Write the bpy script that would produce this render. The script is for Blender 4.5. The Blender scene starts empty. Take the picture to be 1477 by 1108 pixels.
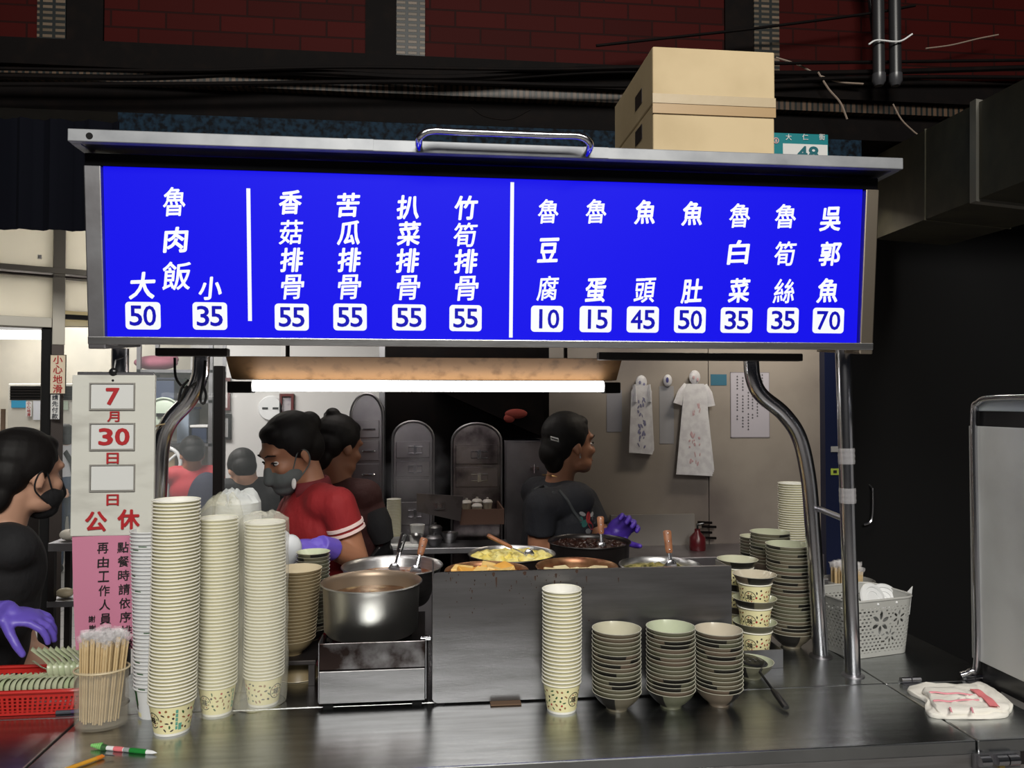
import bpy, bmesh, math, random
from mathutils import Vector, Matrix, Euler
random.seed(7)
S = bpy.context.scene
COL = S.collection
# ------------------------------------------------------------------ camera
FPX, PCX, PCY, HORIZON = 1120.0, 738.5, 554.0, 580.0
EYE = Vector((0.0, 0.0, 1.55))
YAW = math.radians(6.1)
PITCH = math.atan((HORIZON - PCY) / FPX)
cam_data = bpy.data.cameras.new('camera')
cam_data.sensor_width = 36.0
cam_data.lens = 36.0 * FPX / 1477.0
cam_data.clip_start = 0.05
cam = bpy.data.objects.new('camera', cam_data)
COL.objects.link(cam)
cam.location = EYE
cam.rotation_euler = (math.pi / 2 + PITCH, 0, -YAW)
S.camera = cam
# ------------------------------------------------------------------ world, lamps, exposure
world = bpy.data.worlds.new('night')
world.use_nodes = True
world.node_tree.nodes['Background'].inputs[0].default_value = (0.5, 0.55, 0.7, 1)
world.node_tree.nodes['Background'].inputs[1].default_value = 0.012
S.world = world
S.view_settings.view_transform = 'Standard'
S.view_settings.look = 'None'
S.view_settings.exposure = 0.0
S.view_settings.gamma = 1.0
S.view_settings.use_curve_mapping = False


def area_lamp(name, loc, target, sx, sy, watts, col=(1, 1, 1)):
    d = bpy.data.lights.new(name, 'AREA')
    d.shape = 'RECTANGLE'
    d.size, d.size_y = sx, sy
    d.energy = watts
    d.color = col
    o = bpy.data.objects.new(name, d)
    COL.objects.link(o)
    o.location = loc
    o.rotation_euler = (Vector(target) - Vector(loc)).to_track_quat('-Z', 'Y').to_euler()
    return o


# lit shop fronts and street lamp across the lane, behind the photographer
area_lamp('shopfront_light', (-0.1, -3.4, 4.7), (0.2, 2.0, 1.1), 3.2, 1.6, 345, (1.0, 0.97, 0.9))
area_lamp('street_lamp', (1.6, -1.8, 4.4), (0.4, 2.0, 1.0), 0.7, 0.5, 45, (1.0, 0.95, 0.86))
# ceiling lamps in the dining room behind
area_lamp('dining_lamp', (-4.3, 8.5, 2.85), (-4.0, 8.3, 0), 2.0, 1.0, 62, (1.0, 0.97, 0.92))
area_lamp('dining_lamp', (-2.1, 4.75, 2.85), (-2.0, 4.9, 0), 1.6, 0.6, 95, (1.0, 0.97, 0.92))
# strip lamp under the arcade ceiling of the kitchen
area_lamp('kitchen_light', (1.45, 3.05, 2.42), (1.25, 3.6, 0.9), 0.7, 0.12, 12, (1.0, 0.88, 0.72))

area_lamp('kitchen_light', (-0.35, 3.12, 2.45), (-0.3, 3.5, 1.0), 0.9, 0.12, 8, (1.0, 0.92, 0.85))  # added light to brighten the steam cabinets, no known lamp hangs here

# ------------------------------------------------------------------ picture rays -> places
RIGHT = Vector((math.cos(YAW), -math.sin(YAW), 0))
FLATF = Vector((math.sin(YAW), math.cos(YAW), 0))
FWD = FLATF * math.cos(PITCH) + Vector((0, 0, math.sin(PITCH)))
UPV = RIGHT.cross(FWD)


def ray(px, py):
    return RIGHT * ((px - PCX) / FPX) + UPV * ((PCY - py) / FPX) + FWD


def atY(px, py, Y):
    d = ray(px, py)
    return EYE + d * (Y / d.y)


def atZ(px, py, Z):
    d = ray(px, py)
    return EYE + d * ((Z - EYE.z) / d.z)


def atX(px, py, X):
    d = ray(px, py)
    return EYE + d * (X / d.x)


CT = 0.80   # height of the counter top


# ------------------------------------------------------------------ mesh building
class MB:
    def __init__(s):
        s.v, s.f, s.m = [], [], []

    def add(s, vs, fs, mi=0):
        b = len(s.v)
        s.v += [Vector(v) for v in vs]
        s.f += [tuple(b + i for i in f) for f in fs]
        s.m += [mi] * len(fs)
        return s

    def box(s, x0, x1, y0, y1, z0, z1, mi=0, M=None):
        vs = [Vector((x, y, z)) for z in (z0, z1) for y in (y0, y1) for x in (x0, x1)]
        if M is not None:
            vs = [M @ v for v in vs]
        return s.add(vs, [(0, 2, 3, 1), (4, 5, 7, 6), (0, 1, 5, 4), (2, 6, 7, 3), (0, 4, 6, 2), (1, 3, 7, 5)], mi)

    def tube(s, pts, r, n=12, mi=0, caps=True, closed=False, squash=None):
        pts = [Vector(p) for p in pts]
        k = len(pts)
        rs = r if isinstance(r, (list, tuple)) else [r] * k
        vs, fs = [], []
        up = None
        for i in range(k):
            if closed:
                t = pts[(i + 1) % k] - pts[i - 1]
            else:
                t = pts[min(i + 1, k - 1)] - pts[max(i - 1, 0)]
            if t.length < 1e-9:
                t = Vector((0, 0, 1))
            t.normalize()
            if up is None:
                up = Vector((0, 0, 1)) if abs(t.z) < 0.9 else Vector((0, 1, 0))
            a = up - t * up.dot(t)
            if a.length < 1e-6:
                a = t.orthogonal()
            a.normalize()
            up = a
            b = t.cross(a)
            for j in range(n):
                q = 2 * math.pi * j / n
                ca, cb = math.cos(q), math.sin(q)
                if squash:
                    ca *= squash[0]
                    cb *= squash[1]
                vs.append(pts[i] + (a * ca + b * cb) * rs[i])
        for i in range(k if closed else k - 1):
            i2 = (i + 1) % k
            for j in range(n):
                j2 = (j + 1) % n
                fs.append((i * n + j, i * n + j2, i2 * n + j2, i2 * n + j))
        if caps and not closed:
            fs.append(tuple(range(n - 1, -1, -1)))
            fs.append(tuple((k - 1) * n + j for j in range(n)))
        return s.add(vs, fs, mi)

    def lathe(s, prof, n=32, M=None, mi=0, sx=1.0, sy=1.0, mis=None, ex=2.0):
        """prof: (r, z) from one axis point to another; r == 0 closes."""
        vs, fs, ms, rings = [], [], [], []
        for (r, z) in prof:
            if r <= 1e-9:
                rings.append([len(vs)])
                vs.append(Vector((0, 0, z)))
            else:
                ring = []
                for j in range(n):
                    q = 2 * math.pi * j / n
                    c, d = math.cos(q), math.sin(q)
                    if ex != 2.0:
                        k = (abs(c) ** ex + abs(d) ** ex) ** (-1 / ex)
                        c, d = c * k, d * k
                    ring.append(len(vs))
                    vs.append(Vector((r * c * sx, r * d * sy, z)))
                rings.append(ring)
        for i in range(len(rings) - 1):
            A, B = rings[i], rings[i + 1]
            m = mis[i] if mis else mi
            if len(A) == 1 and len(B) == 1:
                continue
            for j in range(n):
                j2 = (j + 1) % n
                if len(A) == 1:
                    f = (A[0], B[j2], B[j])
                elif len(B) == 1:
                    f = (A[j], A[j2], B[0])
                else:
                    f = (A[j], A[j2], B[j2], B[j])
                fs.append(f)
                ms.append(m)
        if M is not None:
            vs = [M @ v for v in vs]
        b = len(s.v)
        s.v += vs
        s.f += [tuple(b + i for i in f) for f in fs]
        s.m += ms
        return s

    def ell(s, c, r, M=None, n=20, k=12, mi=0):
        R = (M.to_3x3() if M is not None else Matrix.Identity(3))
        prof = [(math.sin(math.pi * i / k), -math.cos(math.pi * i / k)) for i in range(k + 1)]
        prof[0] = (0, -1)
        prof[-1] = (0, 1)
        T = Matrix.Translation(Vector(c)) @ R.to_4x4() @ Matrix.Diagonal((r[0], r[1], r[2], 1))
        return s.lathe(prof, n, T, mi)

    def cap(s, p0, p1, r0, r1, n=16, flat=False, mi=0):
        p0, p1 = Vector(p0), Vector(p1)
        t = (p1 - p0)
        L = t.length
        t.normalize()
        if flat:
            prof = [(0, 0), (r0, 0), (r1, L), (0, L)]
        else:
            prof = [(0, -r0)]
            for i in range(1, 5):
                a = math.pi / 2 * i / 4
                prof.append((r0 * math.sin(a), -r0 * math.cos(a)))
            for i in range(0, 4):
                a = math.pi / 2 * i / 4
                prof.append((r1 * math.cos(a), L + r1 * math.sin(a)))
            prof.append((0, L + r1))
        M = Matrix.Translation(p0) @ t.to_track_quat('Z', 'Y').to_matrix().to_4x4()
        return s.lathe(prof, n, M, mi)

    def prism(s, poly, y0, y1, mi=0, M=None):
        """poly: [(x, z)] counter-clockwise as seen from -Y, extruded y0..y1"""
        n = len(poly)
        vs = [Vector((x, y0, z)) for x, z in poly] + [Vector((x, y1, z)) for x, z in poly]
        if M is not None:
            vs = [M @ v for v in vs]
        fs = [tuple(range(n)), tuple(range(2 * n - 1, n - 1, -1))]
        fs += [((i + 1) % n, i, n + i, n + (i + 1) % n) for i in range(n)]
        return s.add(vs, fs, mi)

    def mesh(s, name, mats, smooth=False, angle=40):
        me = bpy.data.meshes.new(name)
        me.from_pydata([tuple(v) for v in s.v], [], s.f)
        mats = mats if isinstance(mats, (list, tuple)) else [mats]
        for m in mats:
            me.materials.append(m)
        for p, mi in zip(me.polygons, s.m):
            p.material_index = mi
        me.validate()
        bm = bmesh.new()
        bm.from_mesh(me)
        bmesh.ops.recalc_face_normals(bm, faces=bm.faces)
        bm.to_mesh(me)
        bm.free()
        if smooth:
            me.polygons.foreach_set('use_smooth', [True] * len(me.polygons))
            if angle < 180:
                me.set_sharp_from_angle(angle=math.radians(angle))
        me.update()
        return me


def link(name, me, parent=None, bevel=0, seg=2):
    o = bpy.data.objects.new(name, me)
    COL.objects.link(o)
    if parent is not None:
        o.parent = parent
        o.matrix_parent_inverse = ROOTM.get(parent.name, Matrix.Identity(4)).inverted()
    if bevel:
        b = o.modifiers.new('edge', 'BEVEL')
        b.width = bevel
        b.segments = seg
        b.limit_method = 'ANGLE'
        b.angle_limit = math.radians(50)
        b.harden_normals = False
    return o


ROOTM = {}


def tag(o, label, cat, group=None, kind=None):
    o['label'] = label
    o['category'] = cat
    if group:
        o['group'] = group
    if kind:
        o['kind'] = kind
    return o


def thing(name, label, cat, loc=(0, 0, 0), rotz=0.0, group=None, rotx=0.0):
    """Empty at the base of a thing. Its parts are built in world space."""
    o = bpy.data.objects.new(name, None)
    o.empty_display_size = 0.05
    COL.objects.link(o)
    o.location = loc
    o.rotation_euler = (rotx, 0, rotz)
    ROOTM[o.name] = Matrix.LocRotScale(Vector(loc), Euler((rotx, 0, rotz)), None)
    return tag(o, label, cat, group)


def localroot(o):
    """children of this root are built in the root's own space"""
    ROOTM[o.name] = Matrix.Identity(4)
    return o


def part(name, mb, mat, parent, smooth=False, bevel=0, label=None, angle=40):
    o = link(name, mb.mesh(name, mat, smooth, angle), parent, bevel)
    if label:
        o['label'] = label
    return o


def single(name, mb, mat, label, cat, smooth=False, bevel=0, group=None, kind=None, angle=40, origin=None):
    if origin is not None:
        t = Vector(origin)
        mb.v = [v - t for v in mb.v]
    o = link(name, mb.mesh(name, mat, smooth, angle), None, bevel)
    if origin is not None:
        o.location = origin
    return tag(o, label, cat, group, kind)


def struct(name, mb, mat, label, cat, smooth=False, bevel=0):
    return single(name, mb, mat, label, cat, smooth, bevel, kind='structure')


def copy_tree(o, parent=None):
    c = o.copy()
    COL.objects.link(c)
    if parent is not None:
        c.parent = parent
    for ch in list(o.children):
        copy_tree(ch, c)
    return c


def polyline(pts, steps=8):
    """Catmull-Rom through pts"""
    pts = [Vector(p) for p in pts]
    out = []
    P = [pts[0] * 2 - pts[1]] + pts + [pts[-1] * 2 - pts[-2]]
    for i in range(1, len(P) - 2):
        for k in range(steps):
            t = k / steps
            a, b, c, d = P[i - 1], P[i], P[i + 1], P[i + 2]
            out.append(0.5 * ((2 * b) + (c - a) * t + (2 * a - 5 * b + 4 * c - d) * t * t + (3 * b - a - 3 * c + d) * t ** 3))
    out.append(pts[-1])
    return out


# ------------------------------------------------------------------ materials
def srgb(r, g, b):
    f = lambda c: (c / 255 / 12.92) if c / 255 <= 0.04045 else ((c / 255 + 0.055) / 1.055) ** 2.4
    return (f(r), f(g), f(b), 1)


def mat(name, col, rough=0.5, metal=0.0, emit=0.0, noise=None, bump=0.0, bscale=80, bdist=0.002, spec=0.5, stretch=None, trans=0.0, coat=0.0, emitcol=None):
    """noise: (second colour, scale, low, high) mixes a second colour in patches"""
    m = bpy.data.materials.new(name)
    m.use_nodes = True
    nt = m.node_tree
    p = nt.nodes['Principled BSDF']
    p.inputs['Base Color'].default_value = col
    p.inputs['Roughness'].default_value = rough
    p.inputs['Metallic'].default_value = metal
    p.inputs['Specular IOR Level'].default_value = spec
    p.inputs['Coat Weight'].default_value = coat
    if trans:
        p.inputs['Transmission Weight'].default_value = trans
    if emit:
        p.inputs['Emission Color'].default_value = emitcol or col
        p.inputs['Emission Strength'].default_value = emit
    if noise or bump:
        tc = nt.nodes.new('ShaderNodeTexCoord')
        mp = nt.nodes.new('ShaderNodeMapping')
        nt.links.new(tc.outputs['Object'], mp.inputs[0])
        if stretch:
            mp.inputs['Scale'].default_value = stretch
    if noise:
        c2, sc, lo, hi = noise
        n = nt.nodes.new('ShaderNodeTexNoise')
        n.inputs['Scale'].default_value = sc
        n.inputs['Detail'].default_value = 6
        r = nt.nodes.new('ShaderNodeMapRange')
        r.inputs['From Min'].default_value = lo
        r.inputs['From Max'].default_value = hi
        mx = nt.nodes.new('ShaderNodeMix')
        mx.data_type = 'RGBA'
        nt.links.new(mp.outputs[0], n.inputs['Vector'])
        nt.links.new(n.outputs['Fac'], r.inputs['Value'])
        nt.links.new(r.outputs[0], mx.inputs[0])
        mx.inputs[6].default_value = col
        mx.inputs[7].default_value = c2
        nt.links.new(mx.outputs[2], p.inputs['Base Color'])
    if bump:
        n2 = nt.nodes.new('ShaderNodeTexNoise')
        n2.inputs['Scale'].default_value = bscale
        n2.inputs['Detail'].default_value = 4
        b = nt.nodes.new('ShaderNodeBump')
        b.inputs['Strength'].default_value = bump
        b.inputs['Distance'].default_value = bdist
        nt.links.new(mp.outputs[0], n2.inputs['Vector'])
        nt.links.new(n2.outputs['Fac'], b.inputs['Height'])
        nt.links.new(b.outputs[0], p.inputs['Normal'])
    return m


def film(name, col, clear=0.6, rough=0.25):
    """thin see-through plastic"""
    m = bpy.data.materials.new(name)
    m.use_nodes = True
    nt = m.node_tree
    p = nt.nodes['Principled BSDF']
    p.inputs['Base Color'].default_value = col
    p.inputs['Roughness'].default_value = rough
    t = nt.nodes.new('ShaderNodeBsdfTransparent')
    mx = nt.nodes.new('ShaderNodeMixShader')
    mx.inputs[0].default_value = 1 - clear
    nt.links.new(t.outputs[0], mx.inputs[1])
    nt.links.new(p.outputs[0], mx.inputs[2])
    nt.links.new(mx.outputs[0], nt.nodes['Material Output'].inputs['Surface'])
    return m


def two_tone(name, a, b, rough=0.3, coat=0.0, noise=None):
    """colour picked per object between a and b"""
    m = mat(name, a, rough, coat=coat)
    nt = m.node_tree
    oi = nt.nodes.new('ShaderNodeObjectInfo')
    mx = nt.nodes.new('ShaderNodeMix')
    mx.data_type = 'RGBA'
    mx.inputs[6].default_value = a
    mx.inputs[7].default_value = b
    nt.links.new(oi.outputs['Random'], mx.inputs[0])
    nt.links.new(mx.outputs[2], nt.nodes['Principled BSDF'].inputs['Base Color'])
    return m


def brick_mat(name, c1, c2, mortar, w, h, ms=0.01, rough=0.35, axes='xz', spec=0.3):
    m = mat(name, c1, rough, spec=spec)
    nt = m.node_tree
    tc = nt.nodes.new('ShaderNodeTexCoord')
    sp = nt.nodes.new('ShaderNodeSeparateXYZ')
    cb = nt.nodes.new('ShaderNodeCombineXYZ')
    nt.links.new(tc.outputs['Object'], sp.inputs[0])
    nt.links.new(sp.outputs['XYZ'.index(axes[0].upper())], cb.inputs[0])
    nt.links.new(sp.outputs['XYZ'.index(axes[1].upper())], cb.inputs[1])
    b = nt.nodes.new('ShaderNodeTexBrick')
    b.inputs['Color1'].default_value = c1
    b.inputs['Color2'].default_value = c2
    b.inputs['Mortar'].default_value = mortar
    b.inputs['Scale'].default_value = 1.0
    b.inputs['Brick Width'].default_value = w
    b.inputs['Row Height'].default_value = h
    b.inputs['Mortar Size'].default_value = ms
    nt.links.new(cb.outputs[0], b.inputs['Vector'])
    nt.links.new(b.outputs['Color'], nt.nodes['Principled BSDF'].inputs['Base Color'])
    bu = nt.nodes.new('ShaderNodeBump')
    bu.inputs['Strength'].default_value = 0.5
    bu.inputs['Distance'].default_value = 0.004
    bu.invert = True
    nt.links.new(b.outputs['Fac'], bu.inputs['Height'])
    nt.links.new(bu.outputs[0], nt.nodes['Principled BSDF'].inputs['Normal'])
    return m


M = {}
M['steel'] = mat('brushed_steel', (0.55, 0.55, 0.56, 1), 0.32, 1.0, noise=((0.42, 0.41, 0.41, 1), 9, 0.4, 0.75), bump=0.12, bscale=60, stretch=(1, 1, 14))
M['steel_h'] = mat('steel_tabletop', (0.47, 0.49, 0.5, 1), 0.27, 1.0, noise=((0.33, 0.34, 0.34, 1), 5, 0.35, 0.75), bump=0.06, bscale=40, stretch=(1, 10, 1))
M['steel_dull'] = mat('dull_steel', (0.34, 0.34, 0.36, 1), 0.45, 1.0, noise=((0.22, 0.21, 0.22, 1), 7, 0.35, 0.7), bump=0.1, bscale=50)
M['chrome'] = mat('polished_tube', (0.62, 0.62, 0.66, 1), 0.2, 1.0)
M['galv'] = mat('pale_edge_strip', (0.3, 0.31, 0.33, 1), 0.5, 0.5, noise=((0.2, 0.21, 0.23, 1), 12, 0.4, 0.8))
M['iron'] = mat('dark_iron', (0.035, 0.03, 0.03, 1), 0.45, 0.6)
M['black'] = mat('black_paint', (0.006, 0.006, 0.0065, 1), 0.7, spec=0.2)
M['black_gloss'] = mat('black_plastic', (0.012, 0.012, 0.013, 1), 0.25)
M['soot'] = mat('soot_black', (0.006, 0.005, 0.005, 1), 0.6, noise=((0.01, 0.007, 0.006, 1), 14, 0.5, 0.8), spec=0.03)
M['white'] = mat('white_plastic', (0.78, 0.79, 0.8, 1), 0.35)
M['paper'] = mat('white_paper', (0.75, 0.75, 0.74, 1), 0.7)
M['cup'] = mat('cream_card', (0.86, 0.84, 0.73, 1), 0.45)
M['cup_out'] = mat('cup_outside', (0.6, 0.56, 0.36, 1), 0.5)
M['cup_in'] = mat('white_card', (0.86, 0.85, 0.8, 1), 0.45)
M['cup_white'] = mat('white_cup_card', (0.72, 0.73, 0.74, 1), 0.4)
M['cup_print'] = mat('printed_yellow', (0.82, 0.76, 0.44, 1), 0.45)
M['ink_green'] = mat('ink_green', (0.03, 0.1, 0.03, 1), 0.5)
M['ink_dark'] = mat('ink_dark', (0.03, 0.02, 0.015, 1), 0.5)
M['ink_brown'] = mat('ink_brown', (0.28, 0.12, 0.04, 1), 0.5)
M['ink_teal'] = mat('ink_teal', (0.12, 0.36, 0.27, 1), 0.5)
M['ink_red'] = mat('ink_red', (0.42, 0.015, 0.02, 1), 0.5)
M['ink_black'] = mat('ink_black', (0.012, 0.011, 0.012, 1), 0.5)
M['bowl'] = two_tone('bowl_glaze', (0.5, 0.56, 0.4, 1), (0.55, 0.48, 0.38, 1), 0.22, coat=0.3)
M['bowl_out'] = two_tone('bowl_outside', (0.16, 0.165, 0.11, 1), (0.19, 0.14, 0.105, 1), 0.3, coat=0.2)
M['bowl_rim'] = mat('bowl_rim', (0.62, 0.61, 0.5, 1), 0.3)
M['bowl_dark'] = mat('bowl_brush_mark', (0.02, 0.018, 0.016, 1), 0.35)
M['bowl_cream'] = mat('cream_melamine', (0.66, 0.57, 0.4, 1), 0.3)
M['card'] = mat('cardboard', (0.6, 0.47, 0.28, 1), 0.7, noise=((0.52, 0.4, 0.23, 1), 6, 0.4, 0.7), bump=0.05, bscale=30)
M['card_dark'] = mat('cardboard_seam', (0.22, 0.13, 0.06, 1), 0.8)
M['tape'] = mat('packing_tape', (0.5, 0.37, 0.2, 1), 0.35)
M['wood'] = mat('bamboo', (0.68, 0.52, 0.3, 1), 0.5, noise=((0.55, 0.4, 0.2, 1), 30, 0.4, 0.7))
M['wood_handle'] = mat('worn_wood_handle', (0.32, 0.13, 0.06, 1), 0.5, noise=((0.16, 0.06, 0.03, 1), 40, 0.4, 0.7))
M['film'] = film('clear_bag', (0.9, 0.9, 0.86, 1), 0.68, 0.3)
M['wrap'] = film('clear_wrapper', (0.92, 0.9, 0.92, 1), 0.76, 0.12)
M['tub'] = film('frosted_tub', (0.62, 0.57, 0.47, 1), 0.84, 0.3)
M['glass'] = film('window_glass', (0.5, 0.55, 0.56, 1), 0.9, 0.03)
M['acrylic'] = film('clear_guard', (0.7, 0.75, 0.8, 1), 0.93, 0.05)
M['red'] = mat('red_plastic', (0.5, 0.02, 0.015, 1), 0.35)
M['spoon'] = two_tone('melamine_green', (0.42, 0.5, 0.3, 1), (0.5, 0.52, 0.38, 1), 0.3)
M['glove'] = mat('purple_nitrile', (0.13, 0.085, 0.5, 1), 0.42, bump=0.25, bscale=60)
M['skin'] = mat('skin', (0.5, 0.28, 0.19, 1), 0.5)
M['hair'] = mat('black_hair', (0.005, 0.004, 0.004, 1), 0.62, spec=0.25, bump=0.4, bscale=90, stretch=(1, 1, 0.25))
M['cloth_black'] = mat('black_cotton', (0.008, 0.008, 0.01, 1), 0.85, bump=0.6, bscale=11, bdist=0.03, stretch=(1, 1, 0.5))
M['cloth_charcoal'] = mat('charcoal_cotton', (0.008, 0.009, 0.014, 1), 0.8, bump=0.6, bscale=11, bdist=0.03, stretch=(1, 1, 0.5))
M['cloth_red'] = mat('red_polo', (0.22, 0.005, 0.008, 1), 0.8, bump=0.6, bscale=11, bdist=0.03, stretch=(1, 1, 0.5))
M['cloth_maroon'] = mat('maroon_shirt', (0.04, 0.008, 0.007, 1), 0.8, bump=0.6, bscale=11, bdist=0.03)
M['cloth_pink'] = mat('pale_stripe', (0.72, 0.56, 0.54, 1), 0.8)
M['jeans'] = mat('dark_trousers', (0.015, 0.018, 0.03, 1), 0.85)
M['mask_grey'] = mat('grey_mask', (0.09, 0.1, 0.1, 1), 0.85)
M['eye_white'] = mat('eye_white', (0.7, 0.68, 0.66, 1), 0.3)
M['cream_wall'] = mat('cream_plaster', (0.66, 0.62, 0.53, 1), 0.7, noise=((0.56, 0.53, 0.46, 1), 3, 0.4, 0.7))
M['white_wall'] = mat('white_tile_wall', (0.62, 0.61, 0.6, 1), 0.5)


# ------------------------------------------------------------------ lettering
GLYPHS = {}


def glyph(ch, bold=0.0):
    """outline of one character as flat mesh, centred, with its own size"""
    key = (ch, bold)
    if key in GLYPHS:
        return GLYPHS[key]
    cu = bpy.data.curves.new('g', 'FONT')
    cu.body = ch
    cu.size = 1.0
    cu.resolution_u = 3
    o = bpy.data.objects.new('g', cu)
    COL.objects.link(o)
    bpy.context.view_layer.update()
    dg = bpy.context.evaluated_depsgraph_get()
    me = o.evaluated_get(dg).to_mesh()
    vs = [v.co.copy() for v in me.vertices]
    fs = [tuple(p.vertices) for p in me.polygons]
    o.evaluated_get(dg).to_mesh_clear()
    bpy.data.objects.remove(o)
    bpy.data.curves.remove(cu)
    xs, ys = [v.x for v in vs], [v.y for v in vs]
    cx, cy = (max(xs) + min(xs)) / 2, (max(ys) + min(ys)) / 2
    w, h = max(xs) - min(xs), max(ys) - min(ys)
    vs = [(v.x - cx, v.y - cy) for v in vs]
    if bold:        # heavier stroke: the same outline laid down again all round
        v0, f0, n0 = vs, fs, len(vs)
        vs, fs = [], []
        for k in range(9):
            q = math.pi * k / 4
            ox, oy = (bold * math.cos(q), bold * math.sin(q)) if k < 8 else (0, 0)
            vs += [(x + ox, y + oy) for x, y in v0]
            fs += [tuple(k * n0 + i for i in f) for f in f0]
        w, h = w + 2 * bold, h + 2 * bold
    GLYPHS[key] = (vs, fs, w, h)
    return GLYPHS[key]


def put_glyph(mb, ch, fn, cx, cy, w=None, h=None, bold=0.0, mi=0, lean=0.0):
    """fn(x, y) -> point; the character is centred on (cx, cy) with the given width or height"""
    vs, fs, gw, gh = glyph(ch, bold)
    sx = (w / gw) if w else h / gh
    sy = (h / gh) if h else w / gw
    pts = [Vector(fn(cx + x * sx + lean * y * sy, cy + y * sy + lean * 0.5 * x * sx)) for x, y in vs]
    if bold:        # the nine layers lie a hair apart
        o, e = Vector(fn(cx, cy)), 0.002
        nrm = (Vector(fn(cx + e, cy)) - o).cross(Vector(fn(cx, cy + e)) - o).normalized()
        n0 = len(pts) // 9
        pts = [p + nrm * (0.00007 * (i // n0)) for i, p in enumerate(pts)]
    mb.add(pts, fs, mi)


def put_number(mb, txt, fn, cx, cy, w, h, bold=0.02, mi=0, gap=0.08):
    n = len(txt)
    cw = w / (n + gap * (n - 1))
    for i, ch in enumerate(txt):
        g = glyph(ch, bold)
        ww = cw if ch != '1' else min(cw * 0.5, g[2] / g[3] * h)
        put_glyph(mb, ch, fn, cx - w / 2 + cw / 2 + i * cw * (1 + gap), cy, ww, h, bold, mi)


# ------------------------------------------------------------------ one skin over many primitives
def blob(name, prims, voxel=0.006, smooth=6):
    """prims: ('c', p0, p1, r0, r1) capsule, ('k', ...) flat-ended, ('e', centre, radii, matrix)"""
    mb = MB()
    for q in prims:
        if q[0] == 'c':
            mb.cap(q[1], q[2], q[3], q[4])
        elif q[0] == 'k':
            mb.cap(q[1], q[2], q[3], q[4], flat=True)
        else:
            mb.ell(q[1], q[2], q[3] if len(q) > 3 else None)
    me = mb.mesh(name + '_raw', [])
    o = bpy.data.objects.new('tmp', me)
    COL.objects.link(o)
    r = o.modifiers.new('r', 'REMESH')
    r.mode = 'VOXEL'
    r.voxel_size = voxel
    if smooth:
        s = o.modifiers.new('s', 'SMOOTH')
        s.iterations = smooth
        s.factor = 0.5
    bpy.context.view_layer.update()
    dg = bpy.context.evaluated_depsgraph_get()
    out = bpy.data.meshes.new_from_object(o.evaluated_get(dg))
    out.name = name
    bpy.data.objects.remove(o)
    bpy.data.meshes.remove(me)
    out.polygons.foreach_set('use_smooth', [True] * len(out.polygons))
    return out


def skin_part(name, prims, m, parent, voxel=0.006, smooth=6, label=None):
    me = blob(name, prims, voxel, smooth)
    me.materials.clear()
    me.materials.append(m)
    o = link(name, me, parent)
    if label:
        o['label'] = label
    return o


# ================================================================== SETTING
mb = MB().box(-7, 5, -5, 10.2, -0.06, 0.0)
struct('floor', mb, brick_mat('grey_floor_tile', (0.25, 0.24, 0.23, 1), (0.21, 0.2, 0.2, 1), (0.1, 0.1, 0.1, 1), 0.6, 0.3, 0.006, 0.3, 'xy'), 'grey tiled floor of the lane and dining room', 'floor')

# upper front of the building: red glazed brick with small-tile strips
UY = 3.05
zb = atY(700, 93, UY).z
M['brick'] = brick_mat('red_glazed_brick', (0.042, 0.0042, 0.0035, 1), (0.03, 0.0035, 0.003, 1), (0.016, 0.004, 0.0035, 1), 0.2, 0.066, 0.004, 0.6, spec=0.05)
mb = MB().box(-5, 5, UY, UY + 0.25, zb, 4.4)
struct('wall_upper', mb, M['brick'], 'dark red glazed brick wall above the stall', 'wall')
M['tile'] = brick_mat('small_ochre_tile', (0.14, 0.1, 0.07, 1), (0.08, 0.06, 0.04, 1), (0.008, 0.01, 0.01, 1), 0.045, 0.022, 0.006, 0.4)
M['tile'].node_tree.nodes['Brick Texture'].offset = 0.0
for i, (p0, p1) in enumerate(((57, 98), (572, 613), (1085, 1121))):
    x0, x1 = atY(p0, 50, UY).x, atY(p1, 50, UY).x
    mb = MB().box(x0, x1, UY - 0.02, UY + 0.0, zb, 4.4)
    struct('trim_%d' % (i + 1), mb, M['tile'], ('strip of small ochre tiles far left on the brick', 'strip of small ochre tiles above the middle of the sign', 'strip of small ochre tiles beside the cardboard box')[i], 'trim')
    mb = MB().box(x0 - 0.12 if i else x1, x0 if i else x1 + 0.13, UY - 0.012, UY, zb, 4.4)
    struct('trim_%d' % (i + 11), mb, M['soot'], ('black painted band right of the leftmost tile strip', 'black painted band left of the middle tile strip', 'black painted band behind the cardboard box')[i], 'trim')
# ledge of the beam below the brick with a row of upright tiles
z1, z0 = atY(700, 128, UY).z, atY(700, 143, UY).z
mb = MB().box(-5, 5, UY - 0.05, UY + 0.2, z1, zb)
struct('beam_trim', mb, M['soot'], 'soot-black concrete beam under the red brick', 'beam')
M['tile_v'] = brick_mat('upright_tile', (0.09, 0.055, 0.035, 1), (0.035, 0.024, 0.018, 1), (0.005, 0.008, 0.008, 1), 0.024, 0.08, 0.005, 0.4)
mb = MB().box(-5, 5, UY - 0.02, UY + 0.2, z0, z1)
struct('trim_4', mb, M['tile_v'], 'row of narrow upright tiles under the black beam', 'trim')
mb = MB().box(-5, 5, UY, 3.95, 2.5, z0)
z2 = z0
mb = MB().box(-5, 5, UY + 0.02, 3.95, z0 - 0.1, z0 - 0.002)
struct('ceiling', mb, M['soot'], 'dark arcade ceiling over the kitchen', 'ceiling')

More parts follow.
